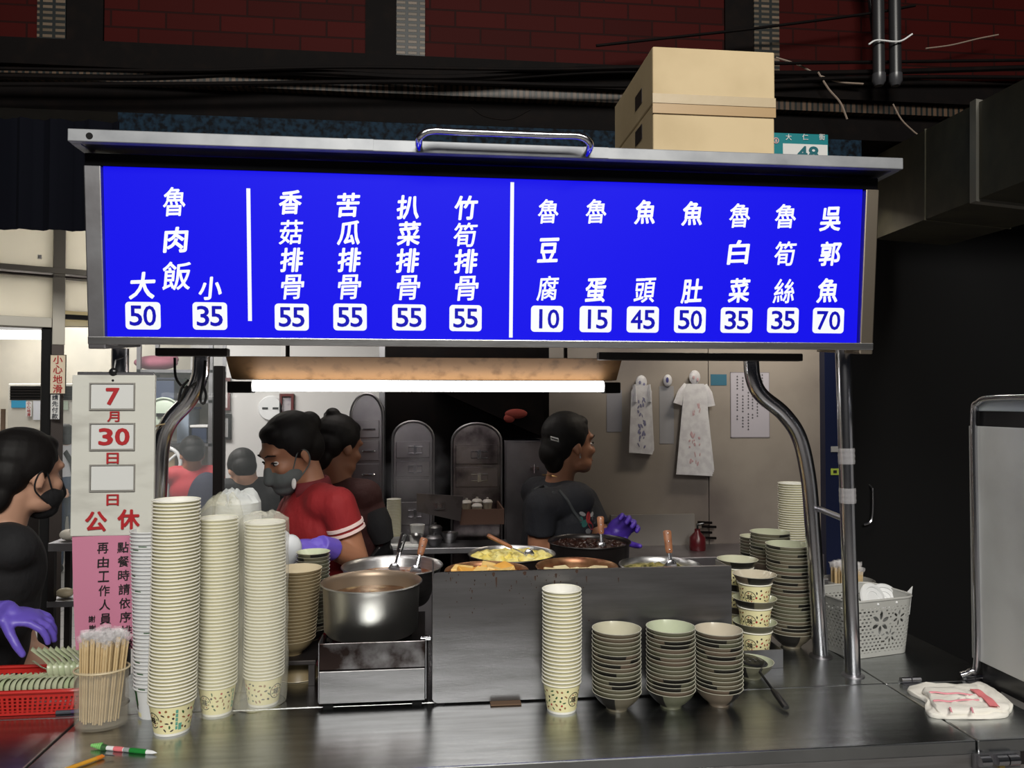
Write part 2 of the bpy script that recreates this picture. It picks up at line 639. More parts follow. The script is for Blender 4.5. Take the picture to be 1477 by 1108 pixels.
# dark blue fascia board behind the canopy
M['fascia'] = mat('navy_fascia', (0.008, 0.022, 0.04, 1), 0.7, noise=((0.002, 0.003, 0.005, 1), 45, 0.4, 0.62), spec=0.1)
FY = 2.98
a, b = atY(170, 158, FY), atY(1243, 250, FY)
mb = MB().box(a.x, b.x, FY, FY + 0.04, b.z - 0.25, a.z - 0.01)
single('fascia_board', mb, M['fascia'], 'speckled navy blue fascia board behind the stall canopy', 'board', kind='structure')
# black tarpaulin drop left of the sign
a, b = atY(-260, 160, 2.9), atY(171, 334, 2.9)
mb = MB()
pts = []
n = 60
for i in range(n + 1):
    x = a.x + (b.x - a.x) * i / n
    pts.append((x, 2.9 + 0.012 * math.sin(i * 0.9) + 0.006 * math.sin(i * 2.3)))
vs = [(x, y, z) for z in (b.z, a.z) for x, y in pts] + [(x, y + 0.004, z) for z in (b.z, a.z) for x, y in pts]
m_ = n + 1
fs = [(i, i + 1, m_ + i + 1, m_ + i) for i in range(n)] + [(2 * m_ + i, 3 * m_ + i, 3 * m_ + i + 1, 2 * m_ + i + 1) for i in range(n)]
fs += [(i, 2 * m_ + i, 2 * m_ + i + 1, i + 1) for i in range(n)] + [(m_ + i, m_ + i + 1, 3 * m_ + i + 1, 3 * m_ + i) for i in range(n)]
mb.add(vs, fs)
single('awning_cloth', mb, mat('navy_tarpaulin', (0.003, 0.0035, 0.007, 1), 0.9, spec=0.1), 'black tarpaulin hanging from the building left of the sign', 'awning', smooth=True)

# kitchen back wall, beige with cooking soot
KY = 3.65
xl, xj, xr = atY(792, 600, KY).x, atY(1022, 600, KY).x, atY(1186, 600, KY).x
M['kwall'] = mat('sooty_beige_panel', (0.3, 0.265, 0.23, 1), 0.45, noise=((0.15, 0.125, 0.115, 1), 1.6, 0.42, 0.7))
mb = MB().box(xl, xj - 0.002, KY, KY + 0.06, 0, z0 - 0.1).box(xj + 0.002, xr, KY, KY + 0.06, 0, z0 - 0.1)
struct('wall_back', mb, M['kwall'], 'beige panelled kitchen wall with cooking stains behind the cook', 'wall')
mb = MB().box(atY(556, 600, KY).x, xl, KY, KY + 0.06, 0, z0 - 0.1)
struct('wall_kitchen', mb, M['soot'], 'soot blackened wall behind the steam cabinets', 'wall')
mb = MB().box(xr, xr + 0.012, KY - 0.04, KY + 0.08, 0, z0 - 0.1)
struct('trim_5', mb, M['cream_wall'], 'pale edge of the kitchen wall panel', 'trim')
a, b = atY(1190, 600, KY - 0.05), atY(1216, 600, KY - 0.05)
mb = MB().box(a.x, b.x, KY - 0.05, KY + 0.1, 0, z0 - 0.1)
struct('pillar_trim', mb, mat('navy_pillar', (0.004, 0.008, 0.035, 1), 0.4), 'navy blue post at the right end of the kitchen wall', 'pillar')
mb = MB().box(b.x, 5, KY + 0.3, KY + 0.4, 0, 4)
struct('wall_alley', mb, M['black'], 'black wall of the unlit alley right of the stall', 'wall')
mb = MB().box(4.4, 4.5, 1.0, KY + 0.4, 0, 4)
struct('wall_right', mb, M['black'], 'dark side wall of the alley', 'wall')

# dining room behind on the left
DY = 9.6
mb = MB().box(-7, 1.2, DY, DY + 0.1, 0, 3.0)
struct('wall_dining', mb, M['cream_wall'], 'cream back wall of the dining room', 'wall')
mb = MB().box(-7.1, -7, 3.4, DY, 0, 3.0)
struct('wall_left', mb, M['cream_wall'], 'cream side wall of the dining room', 'wall')
mb = MB().box(-7, 1.2, 3.96, DY + 0.1, 3.0, 3.1)
struct('ceiling_dining', mb, M['cream_wall'], 'cream ceiling of the dining room', 'ceiling')
PY = 6.3
a, b = atY(326, 600, PY), atY(556, 600, PY)
mb = MB().box(a.x, b.x + 0.6, PY, PY + 0.1, 0, 3.0)
struct('wall_partition', mb, M['white_wall'], 'white partition wall behind the woman in the red polo', 'wall')
mb = MB().box(atY(548, 600, 3.72).x, atY(556, 600, 3.72).x, 3.65, 3.8, 0, 2.7)
struct('door_jamb_trim', mb, M['steel_dull'], 'grey jamb where the white wall meets the cabinets', 'trim')
# beam across the dining room
a, b = atY(60, 444, 7.0), atY(60, 470, 7.0)
mb = MB().box(-7, -1.5, 7.0, 7.12, b.z, a.z)
struct('beam_dining_trim', mb, mat('tan_beam', (0.5, 0.41, 0.22, 1), 0.6), 'tan beam across the dining room ceiling', 'beam')

# ================================================================== SHOP FRONT AND DINING ROOM (left)
SY = 3.45
P0 = atY(81, 600, SY)
P0.z = 0
d81 = ray(81, 600).y


def zs(py, px=81, Y=SY):
    return atY(px, py, Y).z


M['frame'] = mat('bronze_frame', (0.1, 0.085, 0.08, 1), 0.35, 0.8)
M['frame_steel'] = mat('frame_steel', (0.42, 0.4, 0.35, 1), 0.4, 0.3)
M['panel_cream'] = mat('cream_transom', (0.74, 0.69, 0.58, 1), 0.3, noise=((0.62, 0.58, 0.5, 1), 1.2, 0.4, 0.65))
nt = M['panel_cream'].node_tree       # thin acrylic: daylight-white room light glows through it
tr_ = nt.nodes.new('ShaderNodeBsdfTranslucent')
tr_.inputs[0].default_value = (0.85, 0.82, 0.74, 1)
mx_ = nt.nodes.new('ShaderNodeMixShader')
mx_.inputs[0].default_value = 0.6
nt.links.new(nt.nodes['Principled BSDF'].outputs[0], mx_.inputs[1])
nt.links.new(tr_.outputs[0], mx_.inputs[2])
nt.links.new(mx_.outputs[0], nt.nodes['Material Output'].inputs['Surface'])
sf = localroot(thing('shop_front_frame', 'dark metal shop front frame with cream transom panels left of the stall', 'shop front', P0, math.radians(28)))
sf['kind'] = 'structure'
w = 0.04
part('mullion', MB().box(-0.022, 0.024, -0.03, 0.05, 0, zs(498)), M['frame'], sf, bevel=0.002)
part('mullion', MB().box(-0.02, 0.026, -0.03, 0.05, zs(498), zs(325)), M['frame_steel'], sf, bevel=0.002, label='pale steel upper mullion')
part('door_post', MB().box(-0.055, -0.022, -0.02, 0.05, 0, zs(474)), M['black'], sf, bevel=0.002, label='black door post')
part('transom_bar', MB().box(-2.2, 1.2, -0.035, 0.04, zs(396), zs(388)), M['frame_steel'], sf, bevel=0.002)
part('transom_bar', MB().box(-2.2, 1.2, -0.03, 0.04, zs(401.5), zs(399)), M['frame'], sf)
part('lintel', MB().box(-2.2, -0.022, -0.035, 0.05, zs(474), zs(460)), M['frame_steel'], sf, bevel=0.002)
part('transom_panel', MB().box(-2.2, -0.02, 0.0, 0.02, zs(388), zs(320)), M['panel_cream'], sf)
part('transom_panel', MB().box(0.026, 1.2, 0.0, 0.02, zs(388), zs(320)), M['panel_cream'], sf)
part('transom_panel', MB().box(-2.2, -0.02, 0.0, 0.02, zs(460), zs(401.5)), M['panel_cream'], sf)
part('transom_panel', MB().box(0.026, 1.2, 0.0, 0.02, zs(447), zs(403)), M['panel_cream'], sf)
part('rail', MB().box(0.026, 1.2, -0.01, 0.03, zs(459), zs(453)), M['black'], sf)
part('window_pane', MB().box(0.026, 0.95, 0.01, 0.014, 0.55, zs(459)), M['glass'], sf)
part('bolt_plate', MB().box(-0.075, -0.06, -0.006, 0.0, zs(375, 12), zs(369, 12)).tube([(-0.068, -0.007, zs(372, 12)), (-0.068, -0.012, zs(372, 12))], 0.003), M['white'], sf)


def flatsign(name, px, py, wpx, hpx, Y, text, ink, board, label, cat='sign', cols=1, rim=None, fs=0.8, th=0.004, bold=0.015, rotz=0.0):
    """small vertical sign: a thin board with characters top to bottom"""
    c = atY(px, py, Y)
    s = ((c - EYE).dot(FWD)) / FPX
    wd, ht = wpx * s, hpx * s
    t = localroot(thing(name, label, cat, c, rotz))
    part('board', MB().box(-wd / 2, wd / 2, 0, th, -ht / 2, ht / 2), board, t)
    if rim:
        r = MB()
        for q in (-1, 1):
            r.box(q * wd / 2 - 0.001, q * wd / 2 + 0.001, -0.001, th, -ht / 2, ht / 2)
            r.box(-wd / 2, wd / 2, -0.001, th, q * ht / 2 - 0.001, q * ht / 2 + 0.001)
        part('border', r, rim, t)
    l = MB()
    step = ht / len(text)
    for i, ch in enumerate(text):
        put_glyph(l, ch, lambda x, y: (x, -0.001, y), 0, ht / 2 - step * (i + 0.5), min(wd * fs, step * 0.92), step * 0.88, bold)
    part('lettering', l, ink, t)
    return t


M['sticker_cream'] = mat('cream_sticker', (0.78, 0.66, 0.5, 1), 0.5)
M['sticker_dark'] = mat('dark_navy_ink', (0.01, 0.015, 0.03, 1), 0.5)
flatsign('warning_sign', 83.5, 540, 21, 56, SY - 0.06, '小心地滑', M['ink_red'], M['sticker_cream'], 'cream sign with red vertical characters on the shop front post', rim=M['ink_black'])
flatsign('payment_sign', 79.5, 587, 13, 36, SY - 0.06, '請先付款', M['sticker_dark'], M['paper'], 'small white sign with black characters under the cream sign on the post', rim=M['ink_black'])

# tall standing air conditioner
AY = 8.6
a, b = atY(11, 553, AY), atY(112, 736, AY)
ac = thing('air_conditioner', 'white floor standing air conditioner at the back of the dining room', 'air conditioner', ((a.x + b.x) / 2, AY, 0))
M['ac'] = mat('ac_white', (0.66, 0.64, 0.58, 1), 0.5)
part('body', MB().box(a.x, b.x, AY, AY + 0.4, 0.02, a.z), M['ac'], ac, bevel=0.015)
g = MB().box(a.x + 0.03, b.x - 0.03, AY - 0.008, AY, atY(20, 577, AY).z, atY(20, 557, AY).z)
part('air_outlet', g, M['black'], ac)
g = MB()
for i in range(5):
    zz = atY(20, 560 + i * 4, AY).z
    g.box(a.x + 0.03, b.x - 0.03, AY - 0.014, AY - 0.008, zz - 0.004, zz + 0.004)
part('louver', g, M['iron'], ac)
g = MB()
for i in range(9):
    zz = atY(20, 618 + i * 4, AY).z
    g.box(a.x + 0.03, b.x - 0.03, AY - 0.01, AY, zz - 0.008, zz + 0.004)
part('intake_grille', g, M['ac'], ac)
for (px, py, w_, h_, col, nm, lab) in ((27, 583, 19, 10, (0.05, 0.35, 0.6, 1), 'label', 'blue label'), (55, 592, 13, 26, (0.75, 0.78, 0.85, 1), 'label', 'white paper sheet'), (93, 585, 9, 12, (0.5, 0.6, 0.5, 1), 'label', 'green label')):
    c = atY(px, py, AY - 0.01)
    s = AY / FPX
    part(nm, MB().box(c.x - w_ * s / 2, c.x + w_ * s / 2, AY - 0.01, AY - 0.004, c.z - h_ * s / 2, c.z + h_ * s / 2), mat('label_paint', col, 0.5), ac, label=lab)
flatsign('warning_sign', 41.5, 590, 8, 22, AY - 0.02, '小心地滑', M['ink_red'], M['paper'], 'tiny white sign with red characters stuck on the air conditioner')
a, b = atY(-40, 590, 7.8), atY(8, 590, 7.8)
single('coat_stand', MB().tube([(b.x - 0.02, 7.8, 0), (b.x - 0.02, 7.8, b.z)], 0.02).tube([(b.x - 0.1, 7.8, 0), (b.x - 0.1, 7.8, b.z - 0.2)], 0.05), mat('brown_rail', (0.18, 0.12, 0.08, 1), 0.6), 'brown upright rail beside the air conditioner at the picture edge', 'rail')
# low dark cupboard between the air conditioner and the shop front post
a, b = atY(40, 735, 8.1), atY(63, 735, 8.1)
cb = thing('low_cupboard', 'low dark cupboard on the tiled floor in front of the air conditioner', 'cupboard', (a.x, 8.1, 0))
part('body', MB().box(a.x - 0.6, b.x, 8.1, 8.4, 0.06, atY(40, 725, 8.1).z), M['iron'], cb, bevel=0.01)
part('top', MB().box(a.x - 0.62, b.x + 0.02, 8.08, 8.42, atY(40, 725, 8.1).z, atY(40, 725, 8.1).z + 0.03), M['black'], cb)

# hanging strip lamp seen through the transom
c0, c1 = atY(-60, 479, 6.6), atY(63, 483, 6.6)
lt = thing('strip_light', 'bright white strip light in the dining room at the picture edge', 'light', ((c0.x + c1.x) / 2, 6.6, c0.z))
M['tube_dim'] = mat('lit_tube', (1, 1, 1, 1), 0.5, emit=3.0, emitcol=(1, 0.98, 0.95, 1))
part('tube', MB().tube([(c0.x, 6.6, c0.z - 0.02), (c1.x, 6.6, c0.z - 0.02)], 0.035), M['tube_dim'], lt, True)
part('housing', MB().box(c0.x, c1.x, 6.55, 6.65, c0.z + 0.015, c0.z + 0.05), M['white'], lt)
part('hanger', MB().tube([(c0.x + 0.1, 6.6, c0.z + 0.05), (c0.x + 0.1, 6.6, 3.0)], 0.006).tube([(c1.x - 0.1, 6.6, c0.z + 0.05), (c1.x - 0.1, 6.6, 3.0)], 0.006), M['white'], lt)

# dark upright pole with clear guard panel
a = atY(316, 620, 3.1)
pl = thing('guard_screen', 'clear plastic guard screen held by a dark upright pole behind the left cups', 'screen', (a.x, 3.1, 0))
part('pole', MB().box(a.x - 0.018, a.x + 0.018, 3.08, 3.12, 0, atY(316, 528, 3.1).z), M['iron'], pl, bevel=0.003)
x0 = atY(205, 620, 3.1).x
part('pane', MB().box(x0, a.x - 0.018, 3.098, 3.102, 0.75, atY(316, 634, 3.1).z), M['acrylic'], pl)
part('foot', MB().box(a.x - 0.1, a.x + 0.1, 3.02, 3.18, 0, 0.015), M['iron'], pl)
part('brace', MB().tube([(x0, 3.1, 0.75), (a.x, 3.1, 0.75)], 0.012).tube([(x0, 3.1, 0), (x0, 3.1, 0.75)], 0.012), M['iron'], pl)

# shelf with clutter seen between the calendar board and the pole
GY = 6.4
sh = thing('storage_shelf', 'grey storage shelf crowded with goods behind the calendar board', 'shelf', (atY(262, 640, GY).x, GY, 0))
sx0, sx1 = atY(196, 600, GY).x, atY(306, 600, GY).x
zsh = [atY(250, y, GY).z for y in (533, 577, 640, 700)]
sm = M['steel_dull']
for z in zsh:
    part('shelf_board', MB().box(sx0, sx1, GY, GY + 0.45, z - 0.025, z - 0.001), sm, sh)
for x in (sx0 + 0.015, sx1 - 0.015):
    for y in (GY + 0.015, GY + 0.43):
        part('upright', MB().box(x - 0.015, x + 0.015, y - 0.015, y + 0.015, 0, zsh[0] + 0.3), sm, sh)
part('back_panel', MB().box(sx0, sx1, GY + 0.44, GY + 0.45, 0.3, zsh[0]), M['cream_wall'], sh)


def boxthing(name, px0, py0, px1, py1, Y, dep, m, label, cat, bevel=0.008, lid=None, z0=None):
    a, b = atY(px0, py0, Y), atY(px1, py1, Y)
    if z0 is not None:
        a.z += z0 - b.z
        b.z = z0
    t = thing(name, label, cat, ((a.x + b.x) / 2, Y, b.z))
    part('body', MB().box(a.x, b.x, Y, Y + dep, b.z, a.z), m, t, bevel=bevel)
    if lid:
        part('lid', MB().box(a.x - 0.01, b.x + 0.01, Y - 0.01, Y + dep + 0.01, a.z, a.z + 0.02), lid, t, bevel=0.004)
    return t


boxthing('storage_crate', 222, 548, 251, 576.6, GY + 0.05, 0.3, mat('navy_crate', (0.05, 0.07, 0.13, 1), 0.5), 'navy crate on the storage shelf beside the calendar board', 'crate', z0=zsh[1] + 0.001, lid=mat('crate_lid', (0.02, 0.025, 0.05, 1), 0.5))
# pink cloth bundle on top shelf
c = atY(222, 525, GY + 0.15)
single('cloth_bundle', MB().ell((0, 0, 0), (0.17, 0.12, 0.06)).ell((0.08, 0.02, 0.03), (0.09, 0.08, 0.05)), mat('pink_cloth', (0.4, 0.12, 0.18, 1), 0.8, bump=0.6, bscale=15), 'crumpled pink cloth bundle on top of the storage shelf', 'cloth', smooth=True).location = (c.x, GY + 0.2, zsh[0] + 0.062)
boxthing('cardboard_carton', 226, 652, 252, 699, GY + 0.04, 0.3, M['card'], 'plain brown carton low on the storage shelf', 'box', z0=zsh[3] + 0.001)
boxthing('file_box', 276, 617, 298, 639.5, GY + 0.04, 0.25, mat('blue_file', (0.03, 0.045, 0.09, 1), 0.4), 'dark blue box standing on the storage shelf left of the pole', 'box', z0=zsh[2] + 0.001, lid=M['paper'])
boxthing('drink_cooler', 255, 591, 272, 639.5, GY + 0.04, 0.3, mat('frosted_blue', (0.3, 0.36, 0.45, 1), 0.3), 'tall pale blue drinks box on the storage shelf behind the curved tube', 'box', z0=zsh[2] + 0.001, lid=mat('blue_lid', (0.02, 0.05, 0.3, 1), 0.4))
# potted plant
c = atY(272, 577, GY + 0.1)
pt = thing('potted_plant', 'leafy green pot plant on the storage shelf', 'plant', (c.x, GY + 0.2, zsh[1]))
part('pot', MB().lathe([(0, 0), (0.05, 0), (0.065, 0.07), (0.058, 0.07), (0.05, 0.06), (0, 0.06)], 20, Matrix.Translation((c.x, GY + 0.2, zsh[1]))), mat('clay', (0.3, 0.14, 0.08, 1), 0.7), pt, True)
lf = MB()
for i in range(70):
    q = random.uniform(0, 6.28)
    rr = random.uniform(0.02, 0.06)
    p = Vector((c.x + rr * math.cos(q), GY + 0.2 + rr * math.sin(q) * 0.7, zsh[1] + 0.07 + random.uniform(0.0, 0.1)))
    Mx = Euler((random.uniform(-0.8, 0.8), random.uniform(-0.8, 0.8), q)).to_matrix()
    lf.add([p + Mx @ Vector(k) for k in ((-0.025, 0, 0), (0, -0.012, 0.006), (0.028, 0, 0), (0, 0.012, 0.006))], [(0, 1, 2, 3)])
lf.tube([(c.x, GY + 0.2, zsh[1] + 0.06), (c.x, GY + 0.2, zsh[1] + 0.14)], 0.01)
part('foliage', lf, mat('leaf_green', (0.06, 0.16, 0.07, 1), 0.5), pt)
# electric fan
FYY = 6.15
c = atY(236, 598, FYY)
fn = thing('electric_fan', 'round pale green electric fan hanging on the storage shelf post', 'fan', (c.x, FYY, 0))
R_ = 0.125
part('grille', MB().tube([(c.x + R_ * math.cos(i * math.pi / 16), FYY, c.z + R_ * math.sin(i * math.pi / 16)) for i in range(32)], 0.008, 6, closed=True).ell((c.x, FYY + 0.02, c.z), (R_, 0.03, R_)), mat('pale_green_plastic', (0.5, 0.58, 0.48, 1), 0.5), fn, True)
part('hub', MB().box(c.x - 0.045, c.x + 0.045, FYY - 0.03, FYY - 0.01, c.z - 0.015, c.z + 0.01), M['black'], fn)
part('bracket', MB().box(c.x - 0.02, c.x + 0.02, FYY + 0.045, GY - 0.001, c.z - 0.02, c.z + 0.02), M['white'], fn)
FZ = 6.2
c = atY(241, 668, FZ)
fn = thing('electric_fan', 'pale ring of a standing fan low behind the curved left tube', 'fan', (c.x, FZ, 0))
part('guard_ring', MB().tube([(c.x + 0.098 * math.cos(i * math.pi / 16), FZ, c.z + 0.115 * math.sin(i * math.pi / 16)) for i in range(32)], 0.014, 8, closed=True), M['white'], fn, True)
part('spoke', MB().tube([(c.x - 0.07, FZ, c.z - 0.058), (c.x + 0.07, FZ, c.z + 0.07)], 0.01), M['white'], fn, True)
part('stand', MB().tube([(c.x, FZ - 0.02, 0), (c.x, FZ - 0.02, c.z - 0.115)], 0.02).lathe([(0, 0), (0.12, 0), (0.11, 0.03), (0, 0.035)], 24, Matrix.Translation((c.x, FZ - 0.02, 0))), M['white'], fn, True)
# wall phone and cord on the pale wall left of the pole
c = atY(292, 592, 5.9)
wx0, wx1 = atY(262, 600, 5.95).x, atY(330, 600, 5.95).x
struct('wall_nook', MB().box(atY(274, 600, 6.95).x, atY(345, 600, 6.95).x, 6.95, 7.0, 0, 3.0), M['white_wall'], 'white wall end behind the storage shelf', 'wall')
c = atY(291, 594, 6.9)
sw = thing('wall_phone', 'small white wall box with a blue handset left of the dark pole', 'phone', (c.x, 6.93, c.z))
part('box', MB().box(c.x - 0.05, c.x + 0.05, 6.9, 6.95, c.z - 0.06, c.z + 0.06), M['white'], sw, bevel=0.005)
part('handset', MB().tube([(c.x - 0.1, 6.88, c.z + 0.05), (c.x - 0.07, 6.86, c.z), (c.x - 0.09, 6.88, c.z - 0.08)], 0.02), mat('blue_plastic', (0.02, 0.05, 0.25, 1), 0.4), sw, True)
part('cord', MB().tube(polyline([(c.x - 0.09, 6.88, c.z - 0.08), (c.x - 0.05, 6.88, c.z - 0.2), (c.x - 0.02, 6.9, c.z - 0.05)]), 0.006, 6), M['black'], sw, True)

# things on the white partition wall
c = atY(391, 589, PY)
v = thing('wall_vent', 'round white vent with two dark slots on the partition wall', 'vent', (c.x, PY, c.z))
part('disc', MB().tube([(c.x, PY, c.z), (c.x, PY - 0.03, c.z)], [0.1, 0.09], 32), M['white'], v, True)
part('slot', MB().box(c.x - 0.062, c.x - 0.018, PY - 0.034, PY - 0.028, c.z - 0.008, c.z + 0.008).box(c.x + 0.018, c.x + 0.062, PY - 0.034, PY - 0.028, c.z - 0.008, c.z + 0.008), M['black'], v)


def picture(px0, py0, px1, py1, Y, frm, img, label, fw=0.02):
    a, b = atY(px0, py0, Y), atY(px1, py1, Y)
    t = thing('picture_frame', label, 'picture', ((a.x + b.x) / 2, Y, b.z))
    part('print', MB().box(a.x, b.x, Y - 0.012, Y, b.z, a.z), img, t)
    f = MB().box(a.x, b.x, Y - 0.03, Y, a.z - fw, a.z).box(a.x, b.x, Y - 0.03, Y, b.z, b.z + fw).box(a.x, a.x + fw, Y - 0.03, Y, b.z + fw, a.z - fw).box(b.x - fw, b.x, Y - 0.03, Y, b.z + fw, a.z - fw)
    part('frame', f, frm, t)
    return t


mf = mat('maroon_frame', (0.12, 0.03, 0.03, 1), 0.4)
picture(404, 568, 424, 612, PY, mf, mat('grey_print', (0.4, 0.38, 0.4, 1), 0.5, noise=((0.2, 0.18, 0.22, 1), 9, 0.45, 0.55)), 'brown framed picture on the partition wall behind the red polo woman')
picture(322, 545, 333, 592, PY, mf, M['paper'], 'narrow white certificate in a maroon frame above another frame right of the pole')
picture(321, 597, 334, 634, PY, M['black'], mat('grey_print_b', (0.3, 0.3, 0.3, 1), 0.5), 'black framed grey picture below the narrow certificate right of the pole')

# side table between the post and the calendar board
q0, q1 = atY(84, 778, 3.0), atY(200, 778, 3.0)
stb = thing('side_table', 'dark steel side table between the shop front post and the calendar board', 'table', ((q0.x + q1.x) / 2, 3.0, 0))
part('top', MB().box(q0.x, q1.x, 2.92, 3.07, q0.z - 0.03, q0.z), M['steel_dull'], stb, bevel=0.003)
zl_ = atY(90, 860, 3.0).z
part('lower_shelf', MB().box(q0.x, q1.x, 2.92, 3.07, zl_ - 0.02, zl_), M['steel_dull'], stb)
for x in (q0.x + 0.012, q1.x - 0.012):
    for y in (2.932, 3.058):
        part('leg', MB().box(x - 0.01, x + 0.01, y - 0.01, y + 0.01, 0, q0.z - 0.03), M['iron'], stb)
tq = atY(97, 770, 2.96)
single('crumpled_tissue', MB().ell((0, 0, 0), (0.03, 0.025, 0.02)).ell((0.018, 0, 0.008), (0.018, 0.02, 0.018)), mat('tissue', (0.7, 0.66, 0.58, 1), 0.8, bump=0.8, bscale=40), 'crumpled white tissue on the side table left of the calendar board', 'tissue', smooth=True).location = (tq.x, 2.97, q0.z + 0.021)
tq = atY(92, 845, 2.96)
single('serving_scoop', MB().ell((0, 0, 0), (0.03, 0.022, 0.018)).cap((0.02, 0, 0.005), (0.08, 0, 0.01), 0.008, 0.006), M['bowl_cream'], 'cream scoop on the lower shelf of the side table', 'scoop', smooth=True).location = (tq.x, 2.97, zl_ + 0.019)

# ================================================================== THE STALL
JY = 1.967        # joint between front strip and back part of the counter
FYC = 1.62        # front edge
BYC = 2.45
XL, XR = -0.82, 1.21
ct = thing('stall_counter', 'long stainless steel serving counter across the stall', 'counter', ((XL + XR) / 2, 2.0, 0))
part('front_top', MB().box(XL + 0.002, XR - 0.002, FYC, JY - 0.0015, CT - 0.03, CT), M['steel_h'], ct, bevel=0.003)
part('back_top', MB().box(XL + 0.002, XR - 0.002, JY + 0.0015, BYC, CT - 0.03, CT), M['steel_h'], ct, bevel=0.003)
part('apron', MB().box(XL, XR, FYC + 0.004, FYC + 0.02, CT - 0.085, CT - 0.03), M['steel'], ct, bevel=0.002)
part('cabinet', MB().box(XL + 0.05, XR - 0.05, FYC + 0.2, BYC - 0.03, 0.08, CT - 0.03), M['steel_dull'], ct)
for x in (XL + 0.06, XR - 0.06):
    for y in (FYC + 0.08, BYC - 0.08):
        part('leg', MB().tube([(x, y, 0), (x, y, CT - 0.03)], 0.02), M['chrome'], ct, True)
# side leaves
lf = thing('counter_leaf', 'right hand hinged steel counter leaf under the folded cloth', 'counter leaf', (1.34, 1.8, 0))
part('top', MB().box(XR + 0.002, 1.446, FYC, JY - 0.0015, CT - 0.03, CT), M['steel_h'], lf, bevel=0.003)
part('apron', MB().box(XR + 0.002, 1.446, FYC + 0.004, FYC + 0.02, CT - 0.06, CT - 0.03), M['iron'], lf)
part('leg', MB().tube([(1.43, FYC + 0.06, 0), (1.43, FYC + 0.06, CT - 0.03)], 0.018), M['red'], lf, True)
part('leg', MB().tube([(1.43, JY - 0.06, 0), (1.43, JY - 0.06, CT - 0.03)], 0.018), M['red'], lf, True)
lf2 = thing('counter_leaf', 'rear right steel counter leaf under the grey lattice basket', 'counter leaf', (1.34, 2.2, 0))
part('top', MB().box(XR + 0.002, 1.55, JY + 0.0015, 2.56, CT - 0.03, CT), M['steel_h'], lf2, bevel=0.003)
for x, y in ((1.51, 2.05), (1.51, 2.5), (XR + 0.04, 2.5)):
    part('leg', MB().tube([(x, y, 0), (x, y, CT - 0.03)], 0.018), M['iron'], lf2, True)
ll = thing('counter_leaf', 'left steel counter leaf under the red spoon basket', 'counter leaf', (-1.15, 2.0, 0))
part('top', MB().box(-1.55, XL - 0.004, FYC, JY - 0.0015, CT - 0.03, CT), M['steel_h'], ll, bevel=0.003)
part('back_top', MB().box(-1.55, XL - 0.004, JY + 0.0015, 2.2, CT - 0.03, CT), M['steel_h'], ll, bevel=0.003)
for y in (FYC + 0.07, 2.14):
    for x in (-1.5, XL - 0.06):
        part('leg', MB().tube([(x, y, 0), (x, y, CT - 0.03)], 0.018), M['iron'], ll, True)


def hinge(c, axis, L, r, label):
    ax = Vector(axis)
    t = thing('hinge', label, 'hinge', c)
    c = Vector(c)
    part('knuckle', MB().tube([c - ax * L, c - ax * 0.002], r, 12), M['chrome'], t, True)
    part('knuckle', MB().tube([c + ax * 0.002, c + ax * L], r, 12), M['chrome'], t, True)
    n = ax.cross(Vector((0, 0, 1)))
    part('plate', MB().add([c - ax * L * .9 - n * .018 - Vector((0, 0, r)), c + ax * L * .9 - n * .018 - Vector((0, 0, r)), c + ax * L * .9 + n * .018 - Vector((0, 0, r)), c - ax * L * .9 + n * .018 - Vector((0, 0, r))], [(0, 1, 2, 3)]), M['steel_dull'], t)
    return t


hz = CT + 0.0085
c = atZ(1301, 978, CT)
hinge((c.x, JY, hz), (1, 0, 0), 0.027, 0.008, 'small steel hinge on the counter joint right of the post')
c = atZ(1398, 970, CT)
hinge((c.x - 0.03, JY, hz), (1, 0, 0), 0.027, 0.008, 'steel hinge at the foot of the black folding screen')
hg = thing('latch_hinge', 'chunky steel hinge on the counter front edge below the cloth', 'hinge', (XR, FYC - 0.01, CT - 0.05))
for i, dx in enumerate((-0.005, 0.035, 0.062)):
    part('barrel', MB().tube([(XR + dx, FYC - 0.012, CT - 0.04), (XR + dx + 0.024, FYC - 0.012, CT - 0.04)], 0.012, 14), M['chrome'], hg, True)
part('plate', MB().box(XR - 0.01, XR + 0.1, FYC - 0.004, FYC + 0.003, CT - 0.062, CT - 0.028), M['steel_dull'], hg)
part('bolt', MB().tube([(XR + 0.05, FYC - 0.004, CT - 0.055), (XR + 0.05, FYC - 0.012, CT - 0.055)], 0.007, 8), mat('brass', (0.6, 0.45, 0.15, 1), 0.3, 1.0), hg)

# posts
TZ = 1.685


def post(name, base, top, r, label, cat='post'):
    t = thing(name, label, cat, base)
    part('tube', MB().tube([base, top], r, 24), M['chrome'], t, True)
    part('base_collar', MB().lathe([(0, 0), (r * 1.5, 0), (r * 1.45, 0.003), (r, 0.005), (0, 0.005)], 24, Matrix.Translation(base)), M['steel_dull'], t, True)
    return t


b = atZ(1236, 978, CT)
tp = atY(1221.5, 497, b.y)
pr = post('support_post', Vector((b.x, b.y + 0.02, CT)), Vector((tp.x, b.y + 0.02, tp.z)), 0.0205, 'right front steel support post with clear tape wrapped round it')
for (p, q) in ((648, 671), (706, 728)):
    f0 = (p - 497) / (978 - 497)
    f1 = (q - 497) / (978 - 497)
    B, T_ = Vector((b.x, b.y + 0.02, CT)), Vector((tp.x, b.y + 0.02, tp.z))
    pts = [T_.lerp(B, f0 + (f1 - f0) * k / 6) for k in range(7)]
    part('tape_wrap', MB().tube(pts, [0.0215 + 0.0012 * (k % 2) for k in range(7)], 18), M['wrap'], pr)
lp0 = atY(173, 560, 2.05)
post('support_post', Vector((lp0.x, 2.05, CT)), Vector((lp0.x, 2.05, TZ)), 0.0205, 'left front steel support post behind the calendar board')

# curved rear supports
ST = 2.2


